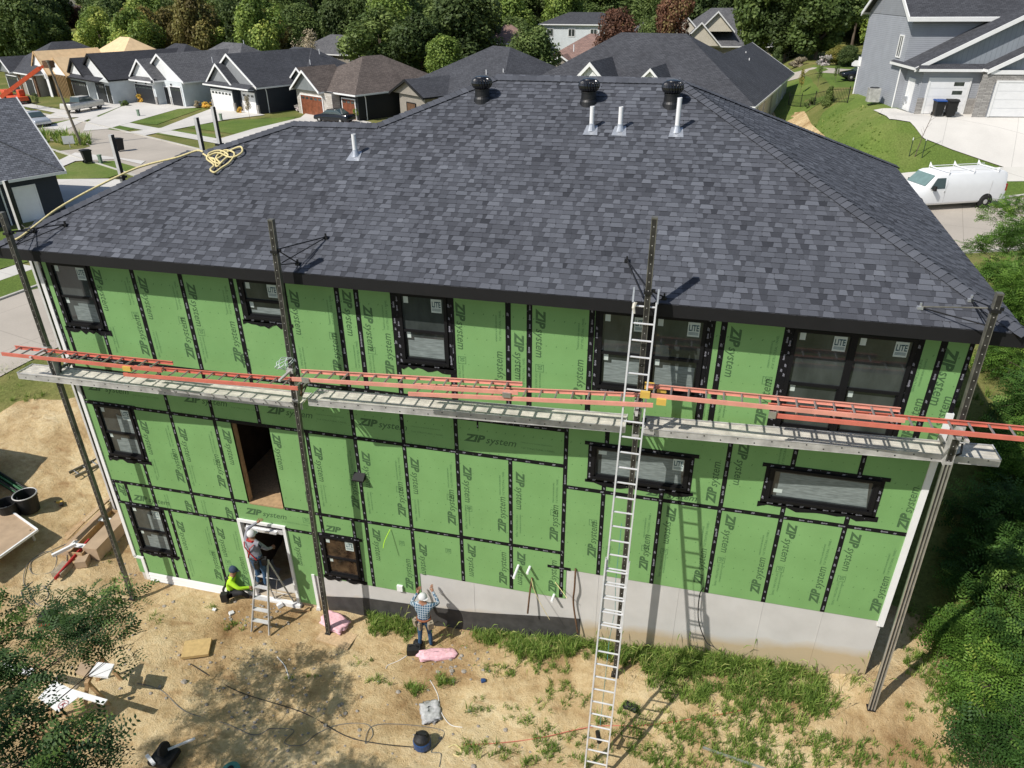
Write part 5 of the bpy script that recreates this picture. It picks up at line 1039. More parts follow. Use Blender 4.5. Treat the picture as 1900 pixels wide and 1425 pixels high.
# far side lots of the left street (points are ground positions)
drape('driveway', 'concrete_drive', [(-74.877, 61.684, -1.100)[:2], (-78.964, 59.267, -1.100)[:2], (-84.264, 76.312, -1.100)[:2], (-76.620, 71.082, -1.100)[:2], (-71.989, 58.398, -1.100)[:2], (-69.774, 53.588, -1.100)[:2], (-73.677, 54.473, -1.100)[:2]], .06)
drape('driveway', 'concrete_drive', [(-71.386, 58.521, -1.100)[:2], (-77.296, 72.931, -1.100)[:2], (-76.416, 75.160, -1.100)[:2], (-65.686, 71.340, -1.100)[:2], (-67.644, 69.566, -1.100)[:2], (-65.949, 55.381, -1.100)[:2], (-67.542, 53.719, -1.100)[:2]], .062)
drape('driveway', 'concrete_drive', [(-60.675, 57.147, -1.100)[:2], (-63.453, 69.499, -1.100)[:2], (-64.366, 73.505, -1.100)[:2], (-54.486, 67.558, -1.118)[:2], (-56.856, 63.824, -1.110)[:2], (-58.328, 58.008, -1.106)[:2], (-59.375, 52.874, -1.102)[:2], (-62.637, 53.759, -1.100)[:2]], .064)
drape('driveway', 'concrete_drive', [(-50.699, 58.713, -1.131)[:2], (-49.429, 66.671, -1.135)[:2], (-51.136, 72.171, -1.130)[:2], (-40.080, 65.339, -1.166)[:2], (-40.506, 59.374, -1.165)[:2], (-42.979, 54.793, -1.157)[:2], (-45.098, 50.371, -1.150)[:2], (-50.944, 51.813, -1.130)[:2]], .066)
for q in ([(-75.465, 56.585, -1.100)[:2], (-74.577, 61.343, -1.100)[:2], (-75.979, 68.828, -1.100)[:2], (-75.072, 69.948, -1.100)[:2], (-72.196, 59.867, -1.100)[:2]], [(-68.784, 59.801, -1.100)[:2], (-68.855, 70.711, -1.100)[:2], (-64.927, 70.565, -1.100)[:2], (-62.625, 58.851, -1.100)[:2]], [(-58.825, 58.242, -1.104)[:2], (-56.128, 63.219, -1.113)[:2], (-50.421, 67.247, -1.132)[:2], (-49.277, 64.763, -1.136)[:2], (-50.595, 55.491, -1.131)[:2]],
          [(-69.258, 56.075, -1.100)[:2], (-69.050, 58.261, -1.100)[:2], (-63.091, 56.994, -1.100)[:2], (-63.310, 54.593, -1.100)[:2]], [(-59.012, 53.893, -1.103)[:2], (-59.558, 56.706, -1.101)[:2], (-51.593, 54.643, -1.128)[:2], (-51.824, 51.612, -1.127)[:2]], [(-76.570, 58.215, -1.100)[:2], (-71.222, 56.732, -1.100)[:2], (-70.657, 54.411, -1.100)[:2], (-73.584, 55.187, -1.100)[:2]]): lawn(q)
# corner lot of the dark neighbour
lawn([(-54.888, 36.023, -1.117)[:2], (-56.768, 40.146, -1.111)[:2], (-53.983, 41.681, -1.120)[:2], (-49.908, 39.792, -1.134)[:2], (-49.838, 36.047, -1.134)[:2], (-52.970, 34.764, -1.123)[:2]])
lawn([(-40.490, 16.714, -1.165)[:2], (-46.225, 22.346, -1.146)[:2], (-45.382, 23.126, -1.149)[:2], (-39.929, 17.998, -1.167)[:2]]); lawn([(-37.074, 13.359, -1.176)[:2], (-39.123, 15.371, -1.170)[:2], (-38.795, 17.114, -1.171)[:2], (-36.197, 14.816, -1.179)[:2]])
lawn([(-37.139, 7.972, -1.189)[:2], (-46.150, 15.377, -1.146)[:2], (-45.300, 21.438, -1.149)[:2], (-40.633, 16.854, -1.165)[:2]])
drape('driveway', 'concrete_drive', [(-58.358, 39.779, -1.105)[:2], (-59.824, 43.898, -1.101)[:2], (-51.082, 42.123, -1.130)[:2], (-50.574, 40.916, -1.131)[:2], (-53.994, 42.363, -1.120)[:2], (-57.034, 40.753, -1.110)[:2], (-56.353, 38.306, -1.112)[:2]], .066)
drape('driveway', 'concrete_drive', [(-53.426, 34.658, -1.122)[:2], (-49.577, 35.734, -1.135)[:2], (-46.402, 35.556, -1.145)[:2], (-43.305, 33.845, -1.156)[:2], (-41.852, 24.548, -1.160)[:2], (-45.188, 23.766, -1.149)[:2]], .068)
drape('rough_grass_strip', 'rough_grass', [(-67.409, 48.198, -1.100)[:2], (-63.704, 48.973, -1.100)[:2], (-60.718, 46.812, -1.100)[:2], (-60.596, 45.775, -1.100)[:2], (-62.415, 43.848, -1.100)[:2]], .05)
# grey house lot on the right
drape('driveway', 'concrete_drive', [(7.334, 48.148, 3.801)[:2], (8.873, 48.336, 3.930)[:2], (9.410, 46.099, 3.931)[:2], (16.591, 46.404, 3.955)[:2], (23.060, 46.531, 3.923)[:2], (21.832, 41.381, 1.183)[:2], (15.546, 40.846, 1.406)[:2], (14.531, 40.842, 1.496)[:2], (11.280, 41.699, 2.378)[:2], (9.566, 42.296, 2.925)[:2], (8.901, 43.755, 3.700)[:2], (7.647, 44.021, 3.795)[:2]], .075, .8)
drape('lawn', 'lawn', [(3.2, 36.5), (3.4, 50), (5.2, 57), (8.5, 57), (9.2, 46.5), (7.345, 46.562, 3.805)[:2], (7.636, 43.936, 3.773)[:2], (8.892, 43.686, 3.676)[:2], (9.562, 42.252, 2.898)[:2], (11.277, 41.658, 2.351)[:2], (14.520, 40.760, 1.445)[:2], (8.477, 39.226, 1.052)[:2], (5.681, 38.393, 0.658)[:2]], .06, .8)
drape('lawn', 'lawn', [(5, 36.2), (16, 41), (20, 40.5), (9, 35.2)], .05)
drape('lawn', 'lawn', [(-1, 79), (3, 62), (14, 62), (26, 70), (24, 88), (4, 90)], .05, 2)
drape('dirt_path', 'sand_dirt', [(2.586, 70.033, 0.609)[:2], (4.421, 62.891, 1.564)[:2], (4.302, 55.962, 1.500)[:2], (4.732, 42.280, 1.614)[:2], (2.457, 55.003, 0.368)[:2], (0.409, 67.994, 0.370)[:2]], .09)
drape('road', 'concrete_road', [(1.842, 100.233, 0.588)[:2], (5.987, 87.911, 2.647)[:2], (17.460, 80.766, 3.298)[:2], (16.033, 74.115, 3.209)[:2], (5.539, 82.614, 2.395)[:2], (1.515, 92.914, 0.551)[:2]], .08, 3)
# ================================================================ NEIGHBOURING HOUSES
class NH:
    def __init__(s, name, label, loc, ang, roof, wall, trim='white_vinyl', group=None):
        z = float(H(loc[0], loc[1])) if len(loc) == 2 else loc[2]; s.t = thing(name, label, 'house', (loc[0], loc[1], z), R(ang), group); s.roofm = roof; s.wallm = wall; s.trimm = trim; s.r = MB(); s.w = MB(); s.tr = MB(); s.g = MB()
    def walls(s, x0, x1, y0, y1, z0, z1): s.w.box(x0, x1, y0, y1, z0, z1)
    def hip(s, x0, x1, y0, y1, ze, p, ov=.45, th=.16):
        x0 -= ov; x1 += ov; y0 -= ov; y1 += ov; w_, d_ = x1-x0, y1-y0; h = min(w_, d_)/2*p
        if w_ >= d_: a, b = (x0+d_/2, (y0+y1)/2, ze+h), (x1-d_/2, (y0+y1)/2, ze+h)
        else: a, b = ((x0+x1)/2, y0+w_/2, ze+h), ((x0+x1)/2, y1-w_/2, ze+h)
        c = [(x0, y0, ze), (x1, y0, ze), (x1, y1, ze), (x0, y1, ze)]
        fs = [[c[0], c[1], b, a], [c[1], c[2], b], [c[2], c[3], a, b], [c[3], c[0], a]] if w_ >= d_ else [[c[0], c[1], a], [c[1], c[2], b, a], [c[2], c[3], b], [c[3], c[0], a, b]]
        for f in fs: s.r.poly(f)
        s.fas(x0, x1, y0, y1, ze, th)
    def fas(s, x0, x1, y0, y1, ze, th, sides='fblr'):
        if 'f' in sides: s.tr.box(x0, x1, y0-.02, y0+.03, ze-th, ze+.01)
        if 'b' in sides: s.tr.box(x0, x1, y1-.03, y1+.02, ze-th, ze+.01)
        if 'l' in sides: s.tr.box(x0-.02, x0+.03, y0+.03, y1-.03, ze-th, ze+.012)
        if 'r' in sides: s.tr.box(x1-.03, x1+.02, y0+.03, y1-.03, ze-th, ze+.012)
        s.tr.box(x0+.03, x1-.03, y0+.03, y1-.03, ze-th, ze-th+.02)
    def gable(s, x0, x1, y0, y1, ze, p, ov=.35, axis='y', rake=.22, rear=False, wallset=.0):
        """ridge along y (gable faces -y) or along x (gables face -x and +x)"""
        hw = ((x1-x0) if axis == 'y' else (y1-y0))/2; h = (hw+ov)*p
        def P(a, b, z): return (a, b, z) if axis == 'y' else (b, a, z)
        if axis == 'y': m0, lo, hi, q0, q1 = (x0+x1)/2, x0-ov, x1+ov, y0-ov, y1
        else: m0, lo, hi, q0, q1 = (y0+y1)/2, y0-ov, y1+ov, x0-ov, x1
        ends = [q0]+([q1+ov] if rear else []); q1e = q1+(ov if rear else 0)
        s.r.poly([P(lo, q0, ze), P(m0, q0, ze+h), P(m0, q1e, ze+h), P(lo, q1e, ze)]); s.r.poly([P(hi, q0, ze), P(hi, q1e, ze), P(m0, q1e, ze+h), P(m0, q0, ze+h)])
        for e, sg in zip(ends, (-1, 1)):
            for a in (lo, hi):
                s.tr.add([P(a, e+sg*.03, ze+.02), P(m0, e+sg*.03, ze+h+.02), P(m0, e+sg*.03, ze+h-rake-.02), P(a, e+sg*.03, ze-rake), P(a, e-sg*.05, ze+.02), P(m0, e-sg*.05, ze+h+.02), P(m0, e-sg*.05, ze+h-rake-.02), P(a, e-sg*.05, ze-rake)], [(0, 1, 2, 3), (4, 7, 6, 5), (0, 4, 5, 1), (3, 2, 6, 7), (0, 3, 7, 4), (1, 5, 6, 2)])
            ee = e-sg*ov; s.g.poly([P(lo+ov*.6, ee, ze-.02), P(hi-ov*.6, ee, ze-.02), P(m0, ee, ze+h-.12)])
        for a in (lo, hi): 
            q = [P(a, q0, ze-.16), P(a, q1e, ze-.16), P(a, q1e, ze+.01), P(a, q0, ze+.01)]; s.tr.poly(q)
    def pent(s, x0, x1, y, ze, d_=.75, h=.4):
        s.r.poly([(x0, y-d_, ze), (x1, y-d_, ze), (x1, y+.02, ze+h), (x0, y+.02, ze+h)]); s.tr.box(x0, x1, y-d_-.02, y-d_+.03, ze-.16, ze+.01); s.tr.box(x0, x1, y-d_+.03, y, ze-.15, ze-.13)
    def door(s, x, y, w_, h, m_, z0=0.0, wins=True, rows=4, side=None, winside=False, wm='window_glass'):
        b = MB(); rh = h/rows
        for k in range(rows): b.box(x, x+w_, y-.045, y-.005, z0+k*rh+.015, z0+(k+1)*rh-.01)
        b.box(x, x+w_, y-.03, y-.004, z0+.005, z0+h); o = b.build('garage_door', m_, s.t, local=True); f = MB()
        f.box(x-.14, x-.01, y-.07, y, z0, z0+h+.12); f.box(x+w_+.01, x+w_+.14, y-.07, y, z0, z0+h+.12); f.box(x-.01, x+w_+.01, y-.07, y, z0+h+.005, z0+h+.12); f.build('door_frame', s.trimm, s.t, local=True)
        n = max(2, int(w_/.75))
        if winside:
            for k in range(rows): g = MB(); g.box(x+w_-.95 if w_ < 3.5 else x+w_-1.0, x+w_-.3, y-.055, y-.046, z0+(k+.28)*rh, z0+(k+.72)*rh); g.build('pane', wm, o, local=True)
        elif wins:
            for k in range(n): g = MB(); cw = w_/n; g.box(x+cw*(k+.15), x+cw*(k+.85), y-.055, y-.046, z0+h-rh*.75, z0+h-rh*.3); g.build('pane', wm, o, local=True)
    def entry(s, x, y, w_, h, m_, z0=0.0, axis='y'):
        b = MB(); f = MB()
        if axis == 'y': b.box(x, x+w_, y-.04, y-.003, z0, z0+h); f.box(x-.1, x-.005, y-.06, y, z0, z0+h+.1); f.box(x+w_+.005, x+w_+.1, y-.06, y, z0, z0+h+.1); f.box(x-.005, x+w_+.005, y-.06, y, z0+h+.005, z0+h+.1)
        else: b.box(x+.003*axis[1], x+.04*axis[1], y, y+w_, z0, z0+h); f.box(x, x+.06*axis[1], y-.1, y-.005, z0, z0+h+.1); f.box(x, x+.06*axis[1], y+w_+.005, y+w_+.1, z0, z0+h+.1); f.box(x, x+.06*axis[1], y-.005, y+w_+.005, z0+h+.005, z0+h+.1)
        f.build('door_frame', s.trimm, s.t, local=True); b.build('door', m_, s.t, local=True)
    def win(s, x, y, w_, h, z0, axis='y', fm='white_vinyl', mull=1):
        f = MB(); g = MB(); t_ = .09
        def bx(b, a0, a1, d0, d1, z_0, z_1):
            if axis == 'y': b.box(a0, a1, y-d1, y-d0, z_0, z_1)
            else: sg = axis[1]; b.box(min(x+sg*d0, x+sg*d1), max(x+sg*d0, x+sg*d1), a0, a1, z_0, z_1)
        a = x if axis == 'y' else y
        bx(f, a, a+t_, .002, .06, z0, z0+h); bx(f, a+w_-t_, a+w_, .002, .06, z0, z0+h); bx(f, a+t_, a+w_-t_, .002, .06, z0, z0+t_); bx(f, a+t_, a+w_-t_, .002, .06, z0+h-t_, z0+h)
        for k in range(mull): c = a+w_*(k+1)/(mull+1); bx(f, c-.03, c+.03, .002, .05, z0+t_, z0+h-t_)
        bx(g, a+t_, a+w_-t_, .003, .02, z0+t_, z0+h-t_); o = f.build('window', fm, s.t, local=True); g.build('pane', 'window_glass', o, local=True)
    def band(s, name, m_, *boxes):
        for q in boxes: b = MB(); b.box(*q); o = b.build(name, m_, s.t, local=True)
        return o
    def pipe(s, x, y, z, h=.5): b = MB(); b.tube([(x, y, z), (x, y, z+h)], .05, 8); b.build('vent_pipe', 'white_pipe', s.t, local=True)
    def done(s, gm=None):
        if s.w.v: s.w.build('wall', s.wallm, s.t, local=True)
        if s.r.v: s.r.build('roof', s.roofm, s.t, local=True, recalc=True)
        if s.g.v: s.g.build('gable_wall', gm or s.wallm, s.t, local=True, recalc=False)
        if s.tr.v: s.tr.build('fascia', s.trimm, s.t, local=True)
        return s.t
lap('siding_navy', (.022, .028, .038)); lap('siding_black', (.012, .014, .016)); lap('siding_white', (.62, .66, .67)); lap('siding_grey', (.33, .345, .375), .13); lap('siding_taupe', (.30, .27, .23)); lap('siding_cream', (.60, .55, .45))
lap('board_grey', (.27, .28, .29), .3, True); lap('board_white', (.78, .79, .78), .3, True); lap('board_taupe', (.30, .29, .26), .3, True); lap('board_greygreen', (.20, .215, .22), .3, True); lap('board_blue', (.30, .33, .36), .3, True)
uvbrick('stone_ledge', (.46, .44, .41), (.30, .285, .27), (.17, .16, .15), .42, .09, .012, bump=.8, var=.4, offs=.37); uvbrick('stone_light', (.55, .52, .47), (.40, .36, .31), (.3, .28, .25), .5, .2, .014, bump=.6)
plain('garage_black', (.022, .024, .028), .45); plain('garage_white', (.82, .82, .82), .4, var=.03); plain('garage_wood', (.20, .066, .032), .5, var=.35, scale=3); plain('door_black', (.012, .012, .013), .4); plain('roof_ply', (.72, .52, .30), .8, var=.12, scale=1.5); plain('house_wrap', (.80, .80, .80), .6, var=.03); plain('lumber', (.55, .36, .18), .8, var=.2, scale=4)
rowg = 'single storey houses along the far side of the street'
# navy house with white garage doors
h = NH('suburban_house', 'navy house with grey gables and two white garage doors', (-55.543, 68.154, -1.115)[:2], -27, SH_DARK, 'siding_navy', group=rowg)
h.walls(-9.2, -4.0, -.7, 6, -.3, 2.9); h.walls(-4.0, 0, 0, 14, -.3, 2.9); h.walls(-12, -4, 4, 15, -.3, 2.9)
h.gable(-10.4, -.1, .3, 12, 2.9, .62); h.gable(-9.4, -3.9, -.55, 5, 2.9, .75); h.hip(-14, 0, 7, 17, 2.9, .62); h.pent(-9.8, .4, -.5, 2.85)
h.door(-8.9, -.7, 4.6, 2.2, 'garage_white'); h.door(-3.1, 0, 2.6, 2.2, 'garage_white'); h.band('stone_pier', 'stone_ledge', (-9.3, -8.95, -.8, -.6, -.2, 1.0), (-4.25, -3.9, -.8, -.6, -.2, 1.0), (-3.4, -3.15, -.1, .05, -.2, 1.0), (-.4, .05, -.1, .1, -.2, 1.0))
b = MB(); b.tube([(.1, 1.2, 2.7), (.08, 1.3, 2.4), (.08, 1.3, 0)], .05, 6); b.build('downspout', 'white_vinyl', h.t, local=True); h.win(0, 9.5, 1.0, 1.6, .9, ('x', 1)); h.pipe(-2.2, 9.5, 4.6, .6); h.pipe(-3.5, 12, 5.6, .6); h.done('board_grey')
# white house with black garage doors
h = NH('suburban_house', 'white house with grey roof and dark garage doors between black roofed and navy houses', (-67.729, 71.405, -1.100)[:2], -24, SH_GREY, 'siding_white', group=rowg)
h.walls(-10, -4.6, -1.1, 6, -.3, 2.9); h.walls(-4.6, 0, 0, 15, -.3, 2.9); h.walls(-12, -4, 4, 16, -.3, 2.9)
h.gable(-9.4, 0, .4, 13, 2.9, .60); h.gable(-10.1, -4.4, -1.0, 5, 2.9, .75); h.hip(-13, 2.5, 6, 17, 2.9, .62); h.pent(-10.4, -4.2, -1.0, 2.85, .7)
h.door(-9.5, -1.1, 4.4, 2.25, 'garage_black'); h.door(-2.9, 0, 2.4, 2.25, 'garage_black'); h.entry(-4.4, 0, .95, 2.1, 'door_black'); h.band('stone_pier', 'stone_ledge', (-10.1, -9.6, -1.2, -1.0, -.2, 1.0), (-5.0, -4.6, -1.2, -1.0, -.2, 1.0), (-3.3, -3.0, -.1, .05, -.2, 1.0))
for x in (-8.9, -6.5, -2.4): b = MB(); b.cbox((x, -1.2 if x < -5 else -.1, 2.5), (.12, .14, .22)); b.build('wall_lamp', 'door_black', h.t, local=True)
h.pipe(-2.0, 6, 4.6, .7); h.pipe(-3.4, 12, 6.2, .7); h.pipe(1.5, 12, 4.1, .6); h.done('board_white')
# black roofed white house
h = NH('suburban_house', 'white walled house with black roof and black garage doors beside the parked pickup', (-78.563, 71.681, -1.100)[:2], -28, SH_BLACK, 'siding_white', 'black_trim', group=rowg)
h.walls(-10.5, -5.2, -.8, 6, -.3, 2.9); h.walls(-5.2, 0, 0, 15, -.3, 2.9); h.walls(-12, -4, 4, 16, -.3, 2.9)
h.gable(-9.2, -.2, .3, 13, 2.9, .60); h.gable(-10.6, -5.2, -.7, 5, 2.9, .75); h.hip(-12, 1.5, 8, 18, 2.9, .62); h.pent(-11, .3, -.6, 2.85)
h.door(-10.1, -.8, 4.5, 2.25, 'garage_black'); h.door(-4.3, 0, 2.5, 2.25, 'garage_black'); h.entry(-1.2, 0, .95, 2.1, 'door_black')
h.band('solar_panel', 'window_glass', (-10.5, -6, 9.0, 9.05, 3.6, 5.0)); h.done('board_white')
# house being framed
h = NH('framed_house', 'unfinished house with bare plywood roof and open framing beside the orange lift', (-88.147, 75.008, -1.100)[:2], -26, 'roof_ply', 'lumber', 'lumber', group=rowg)
h.walls(-4.4, -4.2, 0, 6, -.3, 2.9); h.walls(-8.8, -8.5, -.5, 6, -.3, 2.9)
for k in range(9): h.w.box(-4.0+k*.5, -3.92+k*.5, 0, .1, 0, 2.9)
h.walls(-9, 0, 9, 12, -.3, 2.9); h.walls(-9, -.1, 5.6, 5.7, -.3, 2.9)
h.band('house_wrap', 'house_wrap', (-9.0, -8.2, -.62, -.55, 0, 3.0), (-5.0, -4.2, -.62, -.55, 0, 3.0), (-9.0, -4.2, -.62, -.56, 2.3, 3.3))
h.gable(-9.4, -3.9, -.5, 8, 2.9, .95, ov=.2); h.gable(-5.5, .2, .3, 8, 2.9, .7, ov=.2); h.hip(-12, 2, 6, 17, 2.9, .68)
h.band('garage_interior', 'interior_wood', (-8.2, -5.0, 2.0, 2.1, 0, 2.4), (-3.9, 0, 2.5, 2.6, 0, 2.9)); h.done('house_wrap')
# dark roofed house at the far left
h = NH('suburban_house', 'brown brick house with slate roof behind the orange lift at the far left', (-94.158, 76.070, -1.100)[:2], -26, SH_DARK, 'siding_taupe', group=rowg)
h.walls(-11, 0, 0, 14, -.5, 2.9); h.hip(-11, 0, 0, 14, 2.9, .6); h.gable(-11, -6.4, -.6, 5, 2.9, .7); h.door(-10.5, -.05, 4.2, 2.2, 'garage_black'); h.door(-3.5, -.05, 2.6, 2.2, 'garage_black', wins=False); h.band('brick_pier', 'interior_wood', (-.5, .05, -.08, .1, 0, 2.7), (-6, -5.3, -.08, .1, 0, 2.7)); h.done('board_greygreen')
# taupe roofed house
h = NH('suburban_house', 'house with taupe shingles, brown wood garage doors and black side wall', (-41.819, 66.065, -1.161)[:2], -29, SH_TAUPE, 'siding_black', group=rowg)
h.walls(-10.4, -3.6, -1.0, 6, -.3, 2.8); h.walls(-3.6, 0, 0, 8.6, -.3, 2.8); h.walls(-14, -2, 4, 13, -.3, 2.8)
h.hip(-11, 0, -.2, 13.5, 2.8, .55); h.gable(-10.4, -5.2, -1.4, 4, 2.8, .72); h.gable(-14.5, -10.2, .8, 6, 3.0, .72); h.hip(-14.5, -6, 3, 10, 2.9, .5)
h.band('cream_wall', 'stone_light', (-10.5, -4.0, -1.06, -1.02, -.3, 2.7), (-4.0, -3.4, -1.06, .02, -.3, 2.7))
h.door(-9.6, -1.08, 4.3, 2.15, 'garage_wood'); h.door(-2.9, 0, 2.3, 2.15, 'garage_wood'); b = MB(); b.tube([(.1, .9, 2.6), (.08, 1.0, 2.3), (.08, 1.0, -.1)], .05, 6); b.build('downspout', 'white_vinyl', h.t, local=True); h.done('board_greygreen')
# slate roofed house straight behind the main ridge, left
h = NH('suburban_house', 'slate roofed house with stone porch pillar right of the taupe roofed house', (-38.0, 70.5, -.9), -37, SH_DARK, 'siding_taupe', 'black_trim')
h.walls(.4, 17, .4, 13, -.3, 2.9); h.hip(0, 17.5, 0, 14.5, 2.95, .55); h.gable(3.0, 9.0, -3.2, 4, 2.9, .45, ov=.4); h.walls(3.6, 8.6, -2.9, .5, -.3, 2.8); h.band('porch_pillar', 'stone_light', (.25, .85, -.2, .4, -.2, 2.75)); h.win(2.2, .38, 1.4, 1.5, .7); h.entry(5.2, -2.95, 1.6, 2.0, 'interior_wood')
h.pipe(11.5, 3.0, 4.7, .6); h.pipe(13.6, 3.6, 4.9, .6); h.done()
# big slate roofed house behind the ridge, right
h = NH('suburban_house', 'large slate roofed house rising behind the right end of the main ridge', (-.75, 51.7, .35), -11.4, SH_DARK, 'siding_cream', 'white_vinyl')
h.walls(-21, -.5, .5, 15, -.3, 3.0); h.walls(-9.4, -.5, 14, 26.5, -.3, 3.0); h.hip(-21.5, -.4, .4, 15.4, 3.05, .60); h.gable(-9.5, -.45, 9, 27, 3.05, .60, ov=.45, rear=True)
h.gable(-16.2, -11.2, -.9, 6, 3.2, 1.0, ov=.3, rake=.3); h.gable(-9.9, -7.3, -.5, 5, 4.1, 1.0, ov=.25, rake=.2); h.pipe(-4.2, 19, 5.2, .5); h.pipe(-3.4, 16.5, 4.8, .5); h.pipe(-17.5, 5, 6.3, .6)
for y in (4.5, 8.5, 18.5, 22.5): h.win(-.5, y, 1.1, 1.7, .9, ('x', 1), mull=1)
b = MB(); b.box(-.47, -.44, 2, 14, 0, 2.9); h.done('board_white')
# two storey grey house on the right
GH = NH('two_storey_house', 'grey two storey house with white trim and two white garage doors', (9.15, 45.75, 4.05), 7.5, SH_DARK, 'siding_grey')
h = GH; h.walls(.4, 11.6, 0, 4.2, -.6, 2.85); h.walls(0, 18, 3.0, 12.5, -1.8, 5.85)
h.gable(.2, 11.8, .45, 5, 2.9, .53, ov=.45, rake=.26); h.gable(4.35, 11.6, -.75, 2, 2.9, .53, ov=.4, rake=.26); h.pent(-.1, 4.2, .1, 2.86, .50, .30); h.r.poly([(-.25, -.38, 2.86), (-.25, 3.4, 2.9), (.3, 3.4, 3.2), (.3, .2, 3.2)]); h.walls(4.2, 11.6, -1.0, .1, -.6, 2.85)
h.gable(0, 18, 3.0, 12.5, 5.9, .62, ov=.5, axis='x', rake=.28, rear=True); h.w.v, h.w.f, h.w.sh, h.w.mi = h.w.v, h.w.f, h.w.sh, h.w.mi; gq = h.g.v[-6:]; h.g.v = h.g.v[:-6]; h.g.f = h.g.f[:-2]; h.g.sh = h.g.sh[:-2]; h.g.mi = h.g.mi[:-2]; h.w.add(gq, [(0, 1, 2), (3, 4, 5)])
h.gable(9.5, 14.8, 2.5, 8, 5.9, .6, ov=.4, rake=.26); h.tr.box(-.5, 18.4, 2.45, 2.52, 5.62, 5.88)
h.band('stone_veneer', 'stone_ledge', (3.75, 4.62, -1.04, -1.0, -.6, 2.6), (10.05, 11.6, -1.04, -1.0, -.6, 2.6), (4.62, 10.05, -1.04, -1.0, 2.12, 2.6), (.36, .8, -.04, 0, -.6, 1.0), (3.6, 4.16, -.04, 0, -.6, 1.0), (4.16, 4.2, -1.0, .02, -.6, 2.8)); h.band('trim_band', 'white_vinyl', (4.2, 11.6, -1.09, -1.0, 2.62, 2.88))
h.door(.95, 0, 2.5, 2.2, 'garage_white', z0=-.02, winside=True); h.door(4.85, -1.04, 4.95, 2.15, 'garage_white', z0=-.02, winside=True)
h.entry(.4, 1.2, .95, 2.05, 'garage_white', z0=-.05, axis=('x', -1)); h.win(0, 3.9, .85, 1.5, 3.2, ('x', -1)); h.win(9.6, 3.0, 1.1, 1.2, 4.0); h.win(12.6, 3.0, 1.2, 1.4, 3.9)
b = MB(); b.tube([(-.06, 3.1, 2.6), (-.06, 3.1, -.5), (-.2, 2.9, -.8)], .05, 6); b.build('downspout', 'white_vinyl', h.t, local=True); b = MB(); b.tube([(-.3, 12.9, 2.2), (-.06, 12.4, 1.8), (-.06, 12.4, -1.6)], .055, 6); b.build('downspout', 'white_vinyl', h.t, local=True)
b = MB(); b.box(-.02, .02, 12.2, 12.95, 1.9, 2.6); b.prism([(-.45, 12.4, 2.35), (-.45, 13.1, 2.1), (-.45, 13.1, 1.9), (-.45, 12.4, 1.9)], (.45, 0, 0)); b.build('eave_return', 'white_vinyl', h.t, local=True)
b = MB(); b.box(-.02, 0, 3.0, 12.5, -1.8, -.6); b.build('foundation', 'foundation_concrete', h.t, local=True)
b = MB(); b.cbox((.33, 2.2, .6), (.12, .3, .5)); b.cbox((.33, 1.75, .7), (.14, .25, .35)); b.tube([(.33, 2.2, .4), (.33, 2.3, -.9)], .035, 6); b.build('electric_meter', 'galvanised', h.t, local=True); h.done('board_blue')
p = (7.6, 50.6); zc = float(H(*p)); t_ = thing('air_conditioner', 'grey outdoor air conditioning unit against the grey house wall', 'air conditioner', (p[0], p[1], zc)); m_ = MB(); m_.cbox((p[0], p[1], zc+.75), (.8, .8, .95)); m_.build('casing', 'worn_aluminium', t_); m_ = MB(); m_.lathe((p[0], p[1], zc+1.24), [(.34, 0), (.33, .03)], 18); m_.build('fan_grille', 'black_metal', t_)
for k in range(12): pass
# dark neighbour at the left edge
h = NH('suburban_house', 'dark navy house with blue grey shingles and white side door at the left edge', (-45.17, 26.68, -1.2), 63, uvbrick('blue_shingle', (.19, .20, .225), (.10, .105, .12), (.045, .047, .055), .3, .15, .014), 'siding_navy')
h.walls(-16, 0, 0, 9, -.3, 2.75)
h.gable(-16, 0, 0, 9, 2.85, .82, ov=.5, axis='x', rake=.18, rear=True); h.tr.box(-16.5, .5, -.52, -.47, 2.69, 2.86); h.entry(-2.6, 0, 1.15, 2.2, 'garage_white'); h.win(-9, 0, 1.4, 1.3, .9)
b = MB(); b.beam((.42, -.42, 2.92), (-4.3, 4.3, 2.92+4.72*.82), .30, .05); b.build('hip_cap', 'blue_shingle', h.t, local=True)
b = MB(); b.tube([(-3.35, -.08, 2.6), (-3.35, -.08, 0)], .05, 6); b.tube([(-4.6, -.45, 2.7), (-4.9, -.12, 2.3), (-4.9, -.12, 0)], .06, 6); b.build('downspout', 'white_vinyl', h.t, local=True); h.done()
# distant houses among the trees
def far_house(label, u3, w_, d_, hgt, ang, roof, wall, gables=(), p=.55, two=False, gm=None):
    x, y, z = u3; h = NH('distant_house', label, (x, y, z-hgt), ang, roof, wall); h.walls(-w_/2, w_/2, 0, d_, -7, hgt-.05); h.hip(-w_/2, w_/2, 0, d_, hgt, p)
    for g in gables: h.gable(g[0], g[1], -.8, d_/2, hgt+g[2], g[3])
    for k in range(int(w_/4)): h.win(-w_/2+1+4*k, 0, 1.3, 1.3, hgt-2.0)
    return h.done(gm)
far_house('distant house with grey hip roof half hidden by the bare pale tree', (-67.627, 112.000, 2.026), 17, 9, 3.2, -20, SH_GREY, 'siding_taupe')
far_house('rose roofed house between the dark green tree and the red maple', (-22.269, 98.000, 1.852), 13, 12, 3.0, -8, SH_ROSE, 'siding_taupe', ((-5, 0, -.1, .6),), .62)
far_house('small rose tiled roof peeking out left of the round green tree', (-35.893, 110.000, 4.105), 9, 8, 3.0, 10, SH_ROSE, 'siding_taupe')
far_house('distant two storey house with slate roof and white wall above the rose roof', (-27.225, 128.000, 6.072), 14, 8, 4.5, -6, SH_DARK, 'siding_white', p=.4)
